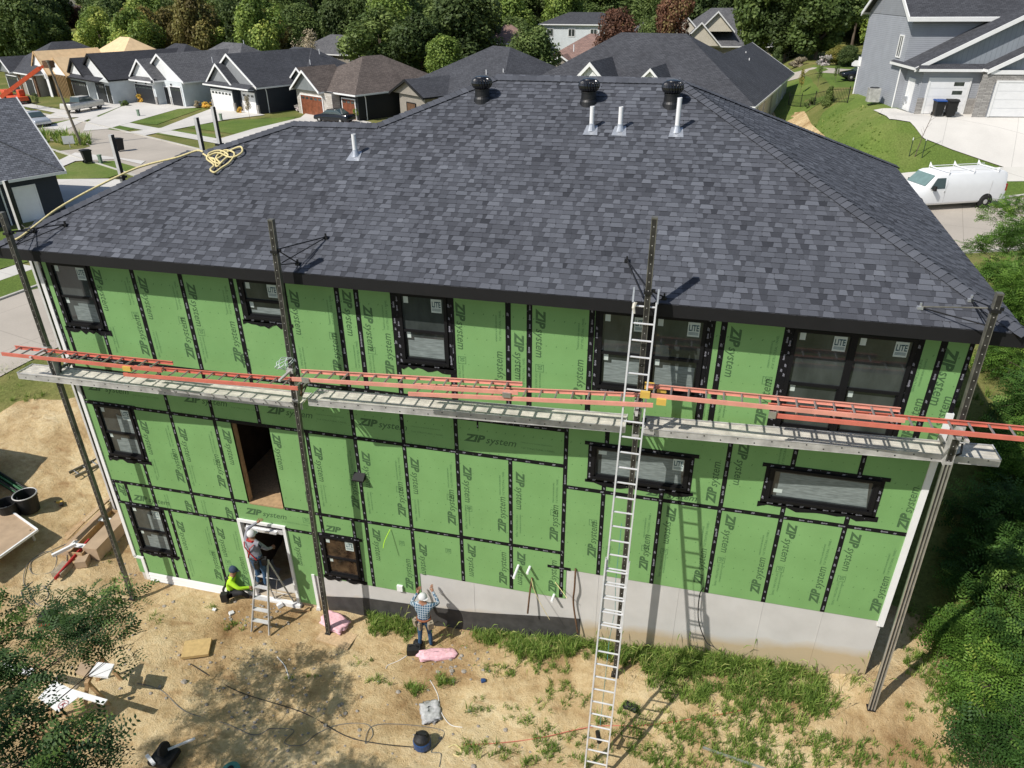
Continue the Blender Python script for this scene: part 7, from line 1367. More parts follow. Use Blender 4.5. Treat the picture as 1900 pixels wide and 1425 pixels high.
WOODS = [(-92.7, 96.3, 10.6, 4.4, 6), (-82.9, 97.9, 12.9, 3.7, 1), (-74.5, 97.2, 11.5, 3.5, 2), (-70.2, 95.2, 12.5, 4.1, 6), (-140.8, 104.2, 10.1, 3.3, 2), (-135.0, 104.2, 13.0, 5.0, 0), (-126.1, 103.3, 12.8, 4.0, 6), (-120.5, 102.3, 13.3, 4.8, 0), (-105.3, 103.0, 10.6, 3.8, 6), (-95.6, 102.4, 10.6, 3.6, 1), (-87.6, 102.5, 9.9, 3.4, 1), (-80.4, 101.2, 9.3, 5.0, 6), (-73.9, 103.8, 10.2, 4.1, 1), (-52.7, 103.8, 12.7, 5.1, 7), (-42.8, 103.9, 9.5, 4.3, 0), (-150.3, 108.0, 9.7, 4.7, 3), (-142.8, 109.7, 12.4, 4.8, 0), (-135.1, 108.7, 13.0, 3.7, 5), (-130.5, 109.4, 11.1, 4.9, 3), (-105.8, 111.3, 10.1, 4.1, 1), (-97.3, 110.9, 9.9, 3.7, 4), (-91.3, 110.2, 13.7, 3.3, 1), (-85.2, 109.2, 9.4, 4.7, 2), (-78.9, 109.3, 10.7, 4.7, 6), (-55.3, 110.2, 13.4, 3.4, 2), (-46.7, 110.3, 10.8, 4.6, 0), (-41.1, 111.3, 11.8, 3.9, 5), (-158.0, 114.7, 13.3, 3.6, 0), (-152.7, 117.2, 13.7, 5.0, 0), (-142.6, 117.9, 10.5, 4.6, 1), (-137.7, 114.8, 9.5, 4.5, 3), (-128.2, 116.1, 10.0, 4.1, 0), (-114.1, 116.6, 11.3, 3.5, 0), (-107.8, 116.5, 11.5, 4.2, 6), (-99.0, 117.5, 9.7, 4.6, 1), (-89.7, 117.0, 13.0, 3.9, 0), (-83.5, 117.0, 9.5, 4.2, 1), (-53.4, 114.1, 13.2, 3.7, 3), (-45.2, 114.9, 10.0, 3.2, 3), (-36.6, 116.1, 9.1, 3.5, 3), (16.4, 117.8, 15.8, 4.8, 0), (19.8, 115.3, 11.9, 5.2, 7), (31.4, 116.4, 10.2, 3.2, 3), (36.8, 115.9, 13.1, 3.6, 5), (43.6, 115.9, 14.0, 3.9, 7), (-166.1, 122.0, 10.1, 4.0, 1), (-161.1, 123.8, 12.8, 4.2, 6), (-151.0, 120.7, 12.8, 3.5, 2), (-144.3, 123.2, 10.2, 3.4, 0), (-136.3, 124.0, 13.5, 4.1, 5), (-121.1, 121.9, 11.3, 3.8, 3), (-116.6, 120.7, 12.2, 3.5, 0), (-109.6, 121.7, 13.3, 3.6, 6), (-99.2, 122.6, 9.9, 3.6, 1), (-92.5, 123.9, 13.7, 3.4, 1), (-85.6, 121.4, 12.1, 4.9, 6), (-78.4, 123.1, 10.5, 4.8, 3), (-69.1, 121.3, 11.3, 4.3, 2), (-63.6, 121.3, 13.6, 4.7, 3), (-55.8, 123.1, 10.1, 4.4, 0), (-48.7, 122.2, 10.1, 3.4, 5), (-39.4, 124.0, 12.1, 5.2, 7), (10.5, 122.3, 12.7, 5.0, 5), (20.7, 123.3, 15.9, 5.2, 3), (29.0, 122.2, 12.8, 5.1, 5), (33.9, 123.9, 12.8, 3.8, 0), (43.1, 124.2, 10.1, 4.2, 3), (-172.9, 127.2, 12.1, 4.1, 3), (-162.3, 130.0, 11.1, 4.9, 5), (-156.6, 128.1, 9.1, 3.5, 1), (-149.5, 129.7, 13.1, 5.1, 6), (-142.4, 129.5, 9.4, 3.8, 2), (-127.0, 130.8, 10.6, 3.5, 6), (-119.4, 127.9, 11.9, 4.1, 5), (-111.5, 129.2, 10.4, 4.2, 2), (-106.1, 129.7, 11.6, 3.9, 3), (-98.2, 130.7, 10.9, 3.6, 6), (-91.3, 127.9, 10.6, 3.3, 2), (-83.9, 128.7, 13.5, 4.0, 0), (-73.3, 129.8, 12.2, 3.4, 0), (-64.9, 130.9, 11.2, 4.6, 5), (-60.3, 129.2, 10.2, 3.3, 3), (-53.4, 129.8, 11.3, 4.6, 0), (-45.9, 127.2, 9.9, 4.7, 3), (-4.9, 131.0, 11.5, 5.2, 5), (-1.1, 130.4, 14.4, 4.1, 5), (8.5, 128.9, 12.7, 4.3, 7), (14.4, 129.4, 15.1, 5.1, 3), (22.4, 130.4, 13.6, 3.5, 3), (29.0, 127.1, 14.8, 4.9, 3), (38.3, 130.1, 13.2, 3.4, 3), (46.1, 127.9, 13.4, 4.1, 3), (-181.4, 135.2, 9.6, 4.7, 5), (-167.7, 135.6, 12.1, 5.1, 6), (-159.1, 135.9, 10.2, 4.7, 3), (-146.7, 135.0, 11.7, 4.5, 6), (-128.4, 135.0, 13.5, 5.1, 2), (-116.9, 134.1, 10.9, 4.5, 4), (-105.1, 134.3, 10.0, 5.1, 6), (-96.1, 136.4, 13.2, 6.1, 3), (-86.5, 135.8, 13.6, 5.3, 4), (-73.6, 134.6, 13.1, 4.5, 2), (-65.1, 136.7, 11.5, 5.0, 5), (-55.3, 135.1, 11.2, 5.3, 0), (-44.1, 133.9, 12.5, 6.4, 5), (-31.6, 136.5, 13.2, 4.8, 7), (-10.6, 134.4, 13.9, 4.8, 0), (-1.2, 133.6, 13.1, 6.3, 2), (7.3, 136.8, 15.5, 6.1, 3), (21.3, 136.1, 11.2, 5.3, 3), (30.1, 135.0, 11.9, 5.3, 5), (40.0, 136.4, 13.8, 6.1, 5), (49.3, 133.9, 15.6, 5.1, 5), (-183.1, 145.9, 10.5, 4.5, 5), (-175.8, 145.8, 12.4, 4.5, 5), (-163.4, 145.1, 11.1, 5.5, 0), (-153.9, 143.2, 13.3, 6.0, 5), (-131.3, 146.9, 14.0, 4.9, 4), (-123.9, 144.7, 9.7, 6.2, 6), (-111.6, 146.4, 11.7, 5.2, 3), (-101.7, 143.2, 12.2, 4.9, 2), (-90.3, 145.7, 10.6, 4.7, 2), (-78.3, 144.7, 12.8, 5.4, 3), (-69.4, 144.0, 11.8, 5.7, 2), (-60.0, 143.6, 11.4, 6.3, 5), (-50.0, 144.6, 9.5, 5.4, 5), (-37.3, 143.7, 9.6, 5.7, 2), (-25.8, 146.5, 11.0, 5.3, 0), (-16.4, 143.9, 10.1, 4.7, 3), (-7.0, 144.0, 11.1, 6.4, 5), (4.5, 144.0, 12.1, 4.6, 2), (12.5, 145.8, 11.4, 5.9, 2), (24.1, 146.0, 14.0, 4.4, 3), (34.8, 146.5, 13.0, 5.9, 7), (47.9, 144.7, 11.6, 4.7, 3), (54.3, 143.7, 11.3, 5.6, 5), (-207.4, 155.5, 12.7, 5.2, 5), (-198.2, 154.9, 9.7, 4.4, 5), (-190.2, 155.3, 11.6, 5.6, 1), (-179.0, 155.3, 10.4, 4.0, 5), (-169.6, 153.8, 13.2, 5.8, 0), (-145.7, 153.8, 11.3, 4.6, 5), (-137.2, 153.1, 11.0, 5.0, 1), (-125.3, 154.9, 9.1, 4.7, 6), (-116.2, 154.3, 12.2, 5.3, 1), (-103.8, 155.4, 11.1, 5.3, 1), (-95.4, 154.3, 10.4, 5.3, 4), (-83.7, 153.0, 9.8, 6.5, 0), (-74.6, 154.5, 10.2, 5.2, 7), (-64.6, 152.6, 9.3, 5.6, 5), (-50.2, 152.7, 10.5, 5.7, 0), (-40.2, 155.7, 11.8, 4.8, 0), (-32.7, 155.2, 9.8, 4.6, 3), (-19.9, 152.8, 11.6, 5.7, 0), (-10.0, 153.9, 10.5, 5.2, 3), (0.8, 154.1, 13.6, 5.2, 0), (11.0, 155.0, 14.5, 6.0, 2), (22.2, 155.5, 12.9, 6.4, 3), (32.5, 155.2, 10.3, 6.5, 7), (41.1, 152.9, 13.0, 4.4, 7), (53.3, 153.9, 10.2, 5.1, 7), (-207.6, 164.9, 10.0, 6.3, 2), (-195.6, 162.6, 13.5, 5.9, 3), (-185.3, 163.2, 13.5, 6.1, 5), (-178.3, 164.8, 11.5, 5.6, 0), (-156.2, 165.9, 9.4, 4.7, 3), (-143.7, 165.5, 12.7, 4.8, 2), (-133.5, 165.3, 12.6, 4.5, 2), (-122.9, 163.0, 10.4, 4.4, 2), (-114.4, 163.2, 10.1, 4.9, 1), (-103.4, 163.0, 11.0, 5.3, 0), (-93.0, 162.8, 9.4, 4.9, 1), (-81.3, 165.2, 10.2, 5.9, 2), (-73.8, 165.5, 9.8, 4.9, 2), (-60.0, 164.4, 13.5, 4.2, 0), (-50.8, 165.1, 12.8, 5.1, 2), (-39.0, 163.5, 10.4, 6.1, 5), (-28.2, 163.5, 10.8, 4.9, 3), (-19.3, 164.0, 11.4, 5.1, 3), (-9.9, 164.1, 11.0, 5.6, 0), (0.9, 163.5, 11.3, 4.0, 0), (14.4, 162.2, 10.6, 4.9, 5), (22.1, 163.9, 12.8, 4.0, 2), (31.5, 165.1, 11.2, 5.7, 2), (44.5, 162.1, 14.3, 4.5, 5), (53.5, 163.8, 11.8, 6.4, 0), (-225.6, 174.0, 12.8, 4.2, 5), (-214.5, 173.1, 12.5, 5.3, 5), (-204.4, 174.5, 10.9, 4.4, 6), (-192.2, 173.9, 13.8, 5.0, 3), (-180.9, 174.0, 12.7, 4.0, 0), (-161.2, 173.5, 11.5, 5.3, 3), (-149.7, 175.5, 12.5, 4.2, 3), (-141.2, 172.2, 12.6, 6.1, 2), (-132.4, 172.2, 13.8, 4.5, 1), (-120.6, 174.1, 12.4, 6.0, 3), (-110.1, 173.9, 12.2, 6.3, 4), (-98.2, 173.8, 13.3, 5.2, 6), (-89.3, 172.3, 13.4, 4.1, 0), (-79.1, 173.4, 9.9, 4.8, 5), (-67.3, 173.5, 9.1, 5.3, 3), (-58.3, 172.6, 13.3, 4.6, 7), (-47.8, 173.2, 9.3, 5.8, 0), (-33.8, 174.3, 13.9, 5.5, 0), (-25.8, 171.5, 13.0, 6.4, 0), (-15.2, 175.0, 12.4, 5.9, 0), (-2.2, 175.3, 15.4, 4.5, 7), (7.3, 175.2, 12.1, 5.7, 7), (16.2, 172.9, 11.4, 5.5, 0), (26.2, 172.1, 10.8, 4.7, 5), (39.5, 172.2, 15.0, 6.1, 7), (46.5, 173.0, 15.2, 4.3, 3), (60.2, 172.9, 15.4, 4.8, 7), (-240.3, 183.6, 10.2, 4.5, 0), (-231.4, 183.6, 13.9, 5.9, 0), (-220.0, 183.3, 9.2, 6.1, 0), (-211.0, 182.4, 9.7, 5.9, 5), (-198.4, 182.9, 10.9, 5.9, 5), (-188.4, 183.3, 11.4, 6.0, 5), (-168.6, 184.5, 10.6, 5.6, 5), (-157.1, 183.3, 11.3, 6.1, 2), (-147.5, 183.9, 9.3, 4.7, 6), (-137.7, 183.6, 12.4, 4.6, 1), (-128.2, 181.3, 9.7, 5.4, 1), (-117.0, 181.7, 9.8, 5.9, 3), (-107.3, 181.4, 10.9, 4.8, 0), (-96.4, 181.4, 12.6, 4.2, 5), (-85.6, 181.7, 9.4, 5.7, 3), (-75.3, 181.9, 11.0, 5.2, 5), (-62.7, 184.3, 9.3, 4.9, 0), (-52.9, 184.1, 9.5, 4.6, 3), (-42.0, 184.5, 11.8, 5.7, 0), (-32.6, 182.8, 10.2, 5.3, 3), (-22.4, 184.5, 10.3, 6.4, 7), (-12.8, 182.5, 13.3, 6.1, 3), (-2.0, 184.7, 15.8, 4.1, 3), (10.2, 183.8, 15.0, 4.7, 3), (21.2, 181.2, 11.9, 6.4, 0), (29.6, 184.4, 13.7, 5.7, 0), (43.3, 184.3, 12.3, 5.8, 3), (53.8, 182.4, 10.4, 5.6, 0), (63.0, 183.5, 11.5, 4.4, 5), (-251.4, 193.0, 12.5, 4.7, 5), (-242.0, 193.0, 9.0, 6.3, 1), (-232.9, 193.3, 11.0, 5.5, 0), (-219.7, 192.6, 10.5, 6.0, 5), (-209.7, 190.8, 12.1, 6.4, 1), (-201.8, 194.5, 11.8, 5.1, 1), (-178.9, 191.7, 11.9, 5.8, 0), (-171.2, 192.9, 9.2, 4.5, 6), (-158.4, 192.0, 12.9, 6.3, 1), (-148.9, 194.0, 10.2, 5.1, 4), (-137.2, 191.0, 13.5, 5.4, 6), (-126.8, 191.7, 12.2, 5.6, 3), (-117.6, 190.5, 12.6, 4.9, 2), (-104.4, 190.5, 10.6, 4.6, 3), (-95.3, 190.5, 10.5, 6.1, 3), (-84.6, 191.5, 11.5, 5.1, 2), (-76.0, 190.6, 10.6, 5.7, 0), (-64.7, 194.3, 11.4, 4.9, 5), (-54.4, 193.8, 9.9, 6.1, 3), (-43.9, 191.8, 13.4, 4.3, 3), (-31.4, 191.9, 13.8, 4.2, 0), (-21.8, 192.6, 11.0, 5.3, 2), (-10.1, 192.8, 15.5, 4.6, 3), (0.7, 193.4, 13.2, 6.0, 3), (7.8, 193.0, 15.6, 4.8, 3), (19.2, 190.5, 15.6, 6.0, 5), (32.3, 192.0, 12.0, 5.3, 2), (42.2, 193.3, 14.1, 4.5, 5), (49.9, 192.3, 14.2, 5.8, 2), (61.5, 191.0, 11.1, 5.2, 0), (71.4, 193.8, 15.5, 4.7, 0), (-255.9, 200.5, 11.2, 4.0, 0), (-245.0, 201.6, 13.5, 5.9, 6), (-235.0, 202.1, 12.0, 4.4, 1), (-223.9, 201.3, 13.8, 5.1, 0), (-212.8, 202.0, 12.3, 4.7, 5), (-203.8, 203.0, 12.9, 4.4, 2), (-191.6, 201.8, 13.8, 6.4, 3), (-182.5, 203.1, 11.6, 5.6, 3), (-169.9, 203.3, 12.0, 5.5, 1), (-158.6, 202.0, 9.8, 5.7, 1), (-149.9, 200.1, 11.2, 5.1, 1), (-140.8, 202.2, 13.7, 4.4, 3), (-126.8, 201.8, 10.4, 4.2, 1), (-118.7, 200.9, 10.7, 6.5, 3), (-108.5, 201.5, 9.1, 5.6, 1), (-97.7, 202.3, 12.5, 5.8, 3), (-86.4, 202.5, 11.6, 4.1, 3), (-75.3, 200.6, 9.3, 4.8, 7), (-66.3, 203.8, 9.0, 5.8, 5), (-56.5, 202.4, 13.9, 4.8, 3), (-43.9, 200.5, 9.9, 6.1, 5), (-33.5, 202.7, 13.3, 5.6, 0), (-21.4, 202.7, 10.5, 4.8, 3), (-11.9, 202.1, 11.2, 5.7, 3), (-3.1, 203.6, 14.4, 6.3, 3), (8.1, 202.8, 15.3, 4.2, 5), (18.6, 203.4, 12.1, 5.3, 3), (27.2, 201.0, 10.7, 6.1, 0), (39.2, 202.1, 14.3, 5.5, 0), (51.9, 200.8, 12.7, 5.5, 7), (59.6, 203.2, 12.2, 5.0, 5), (73.2, 200.9, 15.6, 4.5, 3)]
kinds = [('broad', 'leaf_mid'), ('broad2', 'leaf_olive'), ('tall', 'leaf_dark'), ('dense', 'leaf_mid'), ('vase', 'leaf_olive'), ('broad', 'leaf_dark'), ('broad2', 'leaf_bright'), ('dense', 'leaf_bright')]
wl = {'leaf_mid': 'green tree of the woods behind the houses', 'leaf_olive': 'olive brown tree of the woods behind the houses', 'leaf_dark': 'dark green tree of the woods behind the houses', 'leaf_yellow': 'yellowish tree of the woods behind the houses', 'leaf_bright': 'bright green tree of the woods behind the houses'}
for i, (x, y, hh, r, k) in enumerate(WOODS):
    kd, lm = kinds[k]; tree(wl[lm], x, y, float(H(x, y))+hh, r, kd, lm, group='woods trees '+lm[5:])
# ---- pinnate leaved trees and shrubs close to the house
def pinnate(n, g, L=.30, pairs=6, ll=.055):
    """template: leaflets of one compound leaf along +x, drooping"""
    Q = []
    for k in range(pairs):
        x = L*(.18+.82*k/(pairs-1)); z = -.35*x*x/L
        for s_ in (-1, 1):
            a = s_*1.15; dx, dy = math.cos(a)*ll, math.sin(a)*ll; Q.append([(x, 0, z), (x+dx*.5-dy*.22, dy*.5+dx*.22, z), (x+dx, dy, z-.012), (x+dx*.5+dy*.22, dy*.5-dx*.22, z)])
    return np.array(Q)
def spray_mesh(centres, nleaf, seed, L=.30, ll=.06, flat=.45, pairs=5, up=.25):
    g = np.random.default_rng(seed); T = pinnate(1, g, L, pairs, ll); out = []; sh = []
    cs = np.array([c[:3] for c in centres]); rs = np.array([c[3] for c in centres]); w_ = rs**2/np.sum(rs**2)
    for ci in range(len(cs)):
        k = int(nleaf*w_[ci]); base = g.normal()*.17; nt = max(4, k//7); tw = g.normal(size=(nt, 3)); tw /= np.linalg.norm(tw, axis=1)[:, None]; tw = cs[ci]+tw*(rs[ci]*(.35+.65*g.random(nt)**.6))[:, None]*np.array([1, 1, flat])
        idx = g.integers(0, nt, k); P = tw[idx]+g.normal(size=(k, 3))*L*.28
        for p in P:
            d = p-cs[ci]; a = math.atan2(d[1], d[0])+g.normal()*.9; ti = g.normal()*.35+up; ro = g.normal()*.5; s_ = .7+.6*g.random()
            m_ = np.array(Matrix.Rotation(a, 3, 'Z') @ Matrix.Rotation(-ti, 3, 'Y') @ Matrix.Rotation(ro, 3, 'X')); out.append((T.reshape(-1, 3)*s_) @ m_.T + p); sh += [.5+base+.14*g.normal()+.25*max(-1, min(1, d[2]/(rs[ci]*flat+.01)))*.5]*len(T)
    return quads_mesh('foliage', np.concatenate(out), np.array(sh))
def leafy(name, label, cat, base, centres, nleaf, seed, lm, L=.30, ll=.06, flat=.45, trunk_r=.09, pairs=5, group=None, bare=True):
    base = Vector(base); t_ = thing(name, label, cat, base, group=group); me = spray_mesh([(c[0]-base.x, c[1]-base.y, c[2]-base.z, c[3]) for c in centres], nleaf, seed, L, ll, flat, pairs); me.materials.append(mat(lm))
    o = bpy.data.objects.new('foliage', me); S.collection.objects.link(o); o.parent = t_
    b = MB(); top_ = Vector((base.x, base.y, min(c[2] for c in centres)+.3*(max(c[2] for c in centres)-min(c[2] for c in centres)))); b.tube([base-Vector((0, 0, .2)), (base+top_)/2+Vector((.05, .05, 0)), top_], [trunk_r*1.2, trunk_r, trunk_r*.7], 8)
    for c in centres:
        c = Vector(c[:3]); s_ = base.lerp(top_, .5+.5*random.random()); m_ = s_.lerp(c, .5)+Vector((0, 0, .15)); b.tube([s_, m_, c], [trunk_r*.5, trunk_r*.3, trunk_r*.07], 5)
        for _ in range(4): e = c+Vector((random.gauss(0, .35), random.gauss(0, .35), random.gauss(0, .12))); b.tube([m_.lerp(c, .6), e], [trunk_r*.14, trunk_r*.04], 4)
    b.build('trunk', 'bark', t_); return t_
# lower left tree, mostly below the frame
leafy('locust_tree', 'feathery dark tree whose branches overhang the lower left yard', 'tree', (-16.0, -9.2, float(H(-16, -9.2))),
      [(*(-16.652, -4.934, 1.200), .55), (*(-15.720, -4.712, 1.200), .62), (*(-15.256, -4.410, 1.300), .45), (*(-14.876, -4.145, 1.200), .22), (*(-15.222, -5.772, 1.600), .70), (*(-14.879, -5.212, 1.500), .50), (*(-14.334, -5.133, 1.200), .34), (*(-16.248, -5.708, 1.400), .6), (*(-15.058, -6.807, 1.900), .55), (*(-13.916, -7.574, 2.200), .50), (*(-13.051, -7.542, 2.000), .42), (*(-12.788, -7.823, 2.300), .55), (*(-13.215, -8.218, 2.600), .6), (*(-12.500, -7.633, 2.000), .42), (*(-15.542, -7.162, 1.800), .9), (*(-17.268, -5.914, 1.500), .8), (*(-13.917, -8.332, 2.400), .9), (-14.5, -9.5, 3.2, 1.4), (-17.5, -9.0, 3.0, 1.6), (-16, -11, 4.0, 1.6), (-13.8, -10.6, 2.8, 1.3)], 5200, 41, 'leaf_deep_green', L=.26, ll=.074, trunk_r=.055)  # foliage has its own very dark green
for i, (x, y, z, r, l) in enumerate(((-13.4, -10.6, 1.5, 1.3, 'tree below the lower edge of the frame on the left'), (-10.8, -10.6, .6, 1.2, 'second tree below the lower edge of the frame'))):
    leafy('locust_tree', l, 'tree', (x, y, float(H(x, y))), [(x+dx*r, y+dy*r*.6, z+dz, r*.6) for dx, dy, dz in ((0, 0, .8), (.8, .3, 0), (-.8, .2, .1), (.2, -.8, .2), (.5, .8, -.3), (-.4, .7, -.2), (1.3, .9, -.6))], 1300, 60+i, 'leaf_locust', L=.3, ll=.09)
# right hand thicket
def mound(u, v, zt, r, n, sd_, lm, label, L=.30, ll=.085, dz=0.0):
    x, y, z = u; cs = []
    for k in range(9): a = random.random()*6.28; q = r*math.sqrt(random.random())*.9; h = zt*(1-.55*(q/r)**2); cs.append((x+q*math.cos(a), y+q*math.sin(a), z+h*.75, r*.42)); cs.append((x+q*1.1*math.cos(a), y+q*1.1*math.sin(a), z+h*.30, r*.38))
    leafy('shrub', label, 'shrub', (x, y, z-.05), cs, int(n*1.2), sd_, lm, L, ll, .6, .035, 5, 'thicket along the right side of the yard')
mound((3.585, 2.772, -1.198), 0, 1.7, 1.15, 1300, 71, 'leaf_locust', 'tall shrub halfway down the right edge beside the pole shadow tip')
mound((2.460, 1.282, -1.532), 0, .8, .8, 800, 72, 'near_bright', 'low bright shrub where the pole shadow ends'); mound((3.295, 0.925, -1.522), 0, 1.3, 1.1, 1200, 73, 'leaf_locust', 'dense shrub at the right edge level with the pole foot')
mound((2.611, -0.137, -1.574), 0, .8, .8, 900, 74, 'near_bright', 'bright shrub near the lower right corner, above the last one'); mound((2.790, -1.188, -1.847), 0, 1.0, 1.0, 1100, 75, 'leaf_locust', 'shrub in the lower right corner of the yard')
mound((3.824, 4.297, -0.743), 0, 1.9, 1.1, 1300, 76, 'leaf_locust', 'dark tall shrub in the shade right of the grey scaffold rails'); mound((4.845, 6.284, -0.118), 0, 2.0, 1.3, 1400, 77, 'near_bright', 'light green shrub at the right edge below the orange ladder end')
mound((5.410, 8.848, 0.316), 0, 1.8, 1.2, 1200, 78, 'leaf_locust', 'shrub behind the right end of the orange ladder'); mound((6.068, 12.154, 0.320), 0, 1.3, 1.1, 1000, 79, 'near_bright', 'sunlit shrub right of the corner pole top half')
mound((2.026, 1.352, -1.545), 0, .45, .45, 260, 80, 'near_bright', 'low weedy clump left of the bright shrub'); mound((2.353, -1.065, -1.820), 0, .5, .55, 350, 81, 'leaf_locust', 'low weedy clump near the bottom right corner'); mound((6.851, 15.872, 0.323), 0, 1.6, 1.2, 1000, 82, 'leaf_mid', 'shrub seen under the right roof corner')
leafy('locust_tree', 'light green tree reaching over the street at the right edge', 'tree', (*(7.981, 14.359, -0.600)[:2], float(H(*(7.981, 14.359, -0.600)[:2]))),
      [(*(7.458, 21.021, 3.600), .55), (*(8.219, 21.717, 3.800), .5), (*(7.389, 18.301, 3.600), .8), (*(6.579, 17.697, 3.200), .55), (*(6.032, 17.867, 3.000), .40), (*(5.895, 15.913, 2.800), .55), (*(6.392, 14.890, 3.000), .9), (*(5.559, 16.109, 2.600), .35), (*(6.008, 14.267, 2.200), .8), (*(6.142, 12.853, 2.200), .8), (*(7.378, 16.290, 3.800), 1.2), (*(6.538, 12.824, 3.200), 1.3)], 5200, 91, 'near_bright', L=.30, ll=.085, flat=.6, trunk_r=.07)
# ---- weeds and grass
def blades(name, label, patches, hgt, wid, mlab, seed, zf):
    g = np.random.default_rng(seed); V = []; Sh = []
    for (cx, cy, rx, ry, n, hs) in patches:
        nt = max(1, n//12)
        for t_ in range(nt):
            a = g.random()*6.283; q = math.sqrt(g.random()); x, y = cx+rx*q*math.cos(a), cy+ry*q*math.sin(a)
            if y > -.05 and y < 12 and -19.3 < x < .05: y = -.05-min(1.2, y)*1.1
            z = zf(x, y); s0 = .5+.2*g.normal(); hh = hgt*hs*(.55+.7*g.random())
            for _ in range(12):
                a2 = g.random()*6.283; h = hh*(.5+.6*g.random()); le = h*(.25+.55*g.random()); bx, by = x+g.normal()*.035, y+g.normal()*.035; dx, dy = math.cos(a2), math.sin(a2); w_ = wid*(.6+.8*g.random())
                p = np.array([bx, by, z-.02]); m_ = p+np.array([dx*le*.35, dy*le*.35, h*.65]); e = p+np.array([dx*le, dy*le, h*(.95 if g.random() < .6 else .7)]); s_ = np.array([-dy, dx, 0])*w_
                V += [p-s_, p+s_, m_+s_*.8, m_-s_*.8, m_-s_*.8, m_+s_*.8, e+s_*.1, e-s_*.1]; Sh += [s0+.12*g.normal()]*2
    me = quads_mesh(name, np.array(V), np.array(Sh)); me.materials.append(mat('grass_blade')); o = bpy.data.objects.new(name, me); S.collection.objects.link(o); tag(o, label, 'grass', kind='stuff'); return o
W = []
def patch(p, rx, ry, n, hs=1.0): W.append((p[0], p[1], rx*1.15, ry*1.1, int(n*.8), hs))
patch((-11.632, 0.150, -2.768), .45, .3, 900, 1.2); patch((-11.699, -0.245, -2.774), .2, .2, 300); patch((-10.991, 0.083, -2.741), .3, .25, 500, 1.2); patch((-10.939, -0.370, -2.746), .2, .2, 200, .9)
patch((-8.788, -0.102, -2.580), .35, .3, 700, 1.0); patch((-8.130, -0.182, -2.516), .45, .28, 900, 1.1); patch((-7.549, 0.349, -2.455), .4, .25, 900, 1.5); patch((-6.940, 0.078, -2.394), .5, .35, 1200, 1.2); patch((-6.279, -0.247, -2.337), .45, .25, 800, 1.1)
patch((-5.443, -0.128, -2.247), .5, .35, 1200, 1.2); patch((-4.414, -0.215, -2.150), .6, .45, 2400, 1.5); patch((-3.427, -0.072, -2.044), .6, .4, 2200, 1.5); patch((-2.468, -0.371, -1.975), .6, .5, 1900, 1.2); patch((-1.543, -0.376, -1.886), .6, .45, 2000, 1.3); patch((-1.004, -0.734, -1.913), .35, .35, 900, 1.1); patch((-4.004, -0.842, -2.216), .6, .35, 1300, 1.0); patch((-3.048, -1.014, -2.177), .6, .3, 1000); patch((-2.019, -1.100, -2.115), .7, .35, 1000)
patch((-7.313, -0.772, -2.493), .7, .18, 500, .6); patch((-8.189, -1.048, -2.606), .4, .15, 300, .6); patch((-10.113, -1.884, -2.824), .2, .14, 260, .9); patch((-9.487, -1.593, -2.765), .22, .14, 260, .9); patch((-11.098, -1.860, -2.852), .3, .15, 140, .6); patch((-8.509, -2.073, -2.773), .25, .2, 160, .7); patch((-7.234, -2.033, -2.712), .6, .3, 380, .6); patch((-6.537, -1.403, -2.550), .5, .3, 420, .6)
patch((-6.203, -2.580, -2.756), .8, .35, 700, .7); patch((-7.450, -2.972, -2.811), .8, .2, 380, .7); patch((-8.395, -3.117, -2.835), .3, .2, 200, .8); patch((-4.638, -1.823, -2.538), 1.0, .4, 1300, .7); patch((-3.136, -1.810, -2.434), .9, .4, 1500, .8); patch((-1.697, -1.695, -2.297), .9, .4, 1400, .8); patch((-0.632, -1.736, -2.237), .6, .25, 500, .7); patch((-4.011, -2.396, -2.638), 1.0, .2, 900, .8); patch((-2.355, -2.164, -2.488), .8, .15, 600, .8)
patch((-0.146, 0.040, -1.715), .25, .3, 120, .6); patch((1.551, 2.605, -1.326), .3, .9, 500, .7); patch((1.465, 0.351, -1.627), .5, .5, 1000, .9); patch((1.662, -0.432, -1.663), .4, .4, 700, .8); patch((1.077, 1.185, -1.610), .3, .4, 160, .6); patch((0.208, -1.607, -2.134), .5, .2, 260, .7); patch((1.040, -1.472, -2.042), .5, .2, 350, .8); patch((2.513, 2.020, -1.415), .5, .5, 700, .9); patch((2.656, 3.367, -1.071), .5, .6, 500, .9); patch((1.245, -0.729, -1.758), .5, .4, 300, .6)
patch((-15.558, -1.008, -2.939), .3, .2, 160, .6); patch((-16.570, -0.598, -2.959), .2, .1, 80, .5); patch((-19.722, -0.224, -2.958), .3, .2, 120, .5); patch((-17.603, -1.272, -2.970), .3, .2, 80, .6); patch((-11.843, -1.465, -2.846), .6, .2, 80, .5); patch((-12.833, -2.137, -2.920), .5, .2, 60, .5); patch((-29.890, 7.291, -1.265), 1.3, .6, 900, 1.2); patch((-29.091, 5.927, -1.389), 1.2, .5, 700, 1.0); patch((-30.294, 9.846, -1.199), .8, .4, 400, 1.0); patch((-30.870, 9.438, -1.197), 1.2, .4, 300, .8); patch((-20.840, 0.398, -2.820), .5, .3, 100, .5)
blades('weeds', 'long weedy grass growing along the foundation and over the sand', W, .27, .0075, '', 101, dirt_z)
W = []; patch((-65.555, 48.586, -1.100), 3.2, 1.4, 1400, 1.0); patch((-68.500, 50.045, -1.100), 2.0, 1.2, 700, 1.0); patch((-62.859, 47.454, -1.100), 1.4, .8, 500, .9)
blades('tall_grass', 'tall unmown grass on the street corner round the leaning pole', W, .95, .03, '', 102, lambda x, y: float(H(x, y)))
W = []
for k in range(26): W.append((random.uniform(3, 6.5), random.uniform(40, 56), 1.2, 1.2, 150, random.uniform(.5, 1)))
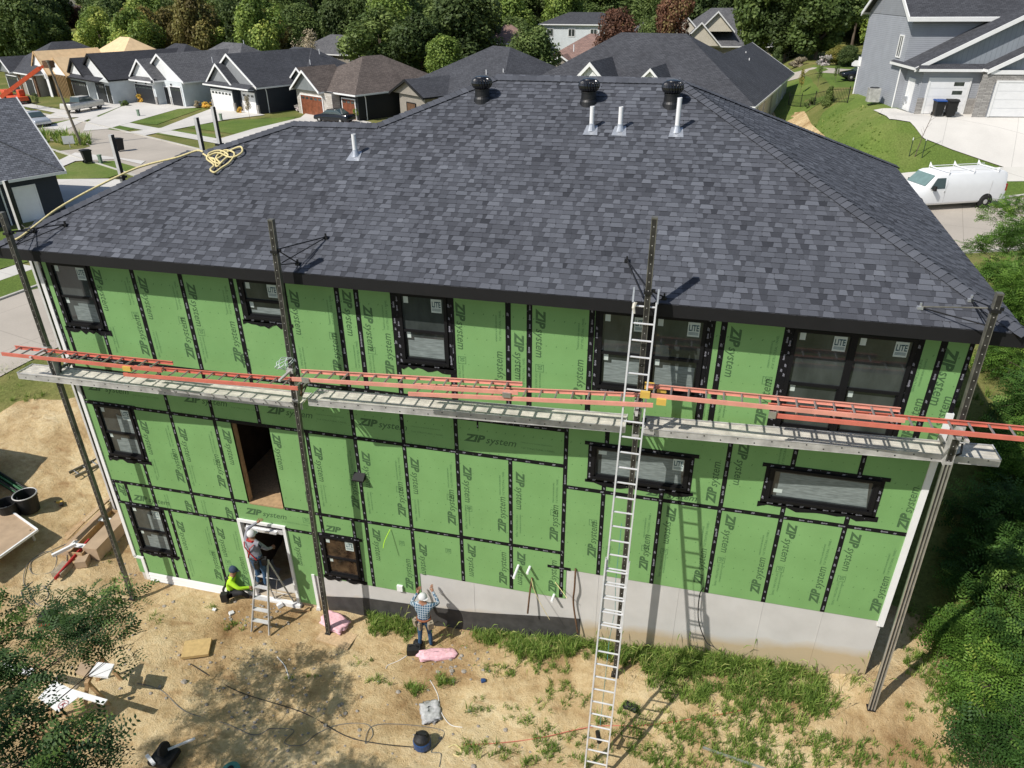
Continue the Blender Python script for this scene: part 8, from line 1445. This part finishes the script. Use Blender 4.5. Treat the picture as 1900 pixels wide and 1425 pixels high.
for k in range(50): W.append((random.uniform(2.5, 9), random.uniform(0, 18), .9, .9, 260, random.uniform(.6, 1.2)))
blades('rough_grass_tufts', 'rough tufts of grass on the banks to the right of the house', W, .30, .012, '', 103, lambda x, y: float(H(x, y))-.02)
W2 = MB(); g2 = random.Random(9)
for k in range(150):
    u = g2.random(); x = -6.2+6.4*u if k % 3 else g2.uniform(-11.5, -6.5); y = -.12-abs(g2.gauss(0, .55)); z = dirt_z(x, y); h = g2.uniform(.35, .8); a = g2.uniform(0, 6.28); dx, dy = math.cos(a)*h*.35, math.sin(a)*h*.35-abs(h*.1); W2.shade = g2.uniform(.7, 1)
    W2.tube([(x, y, z), (x+dx*.4, y+dy*.4, z+h*.7), (x+dx, y+dy, z+h)], [.004, .003, .002], 3); W2.shade = g2.uniform(.35, .8); W2.tube([(x+dx*.85, y+dy*.85, z+h*.92), (x+dx*1.1, y+dy*1.1, z+h*1.06), (x+dx*1.5, y+dy*1.5, z+h*1.08)], [.006, .011, .003], 4)
tag(W2.build('seed_stalks', 'grass_blade', recalc=False), 'thin grass stalks with seed heads along the foundation', 'grass', kind='stuff')
# stones and clods on the sand
b = MB(); gg = random.Random(5)
for k in range(420):
    cx, cy, sg = gg.choice(((-12.5, -2.6, 1.6), (-14.5, -2.2, 1.5), (-14.8, -.7, .6), (-12.9, -3.2, 1.3), (-17, -2, 1.6), (-9.2, -1.0, .5), (-9, -3, 1.2), (-20, 1, 2)))
    x, y = gg.gauss(cx, sg), gg.gauss(cy, sg*.5)
    if y > -.15 and -19.3 < x < 0: continue
    r = abs(gg.gauss(.018, .014))+.008; z = dirt_z(x, y); n = 6; prof = [(r*.8, -.2*r), (r, .25*r), (r*.55, .75*r)]; vs = []
    for pr, pz in prof:
        for j in range(n): a = j*6.283/n+k; q = gg.uniform(.75, 1.2); vs.append((x+pr*q*math.cos(a)*1.2, y+pr*q*math.sin(a), z+pz))
    b.add(vs, [(i*n+j, i*n+(j+1) % n, (i+1)*n+(j+1) % n, (i+1)*n+j) for i in range(2) for j in range(n)]+[tuple(2*n+j for j in range(n))])
tag(b.build('stones', 'stone_grey'), 'small stones and clods scattered over the sand', 'stones', kind='stuff')
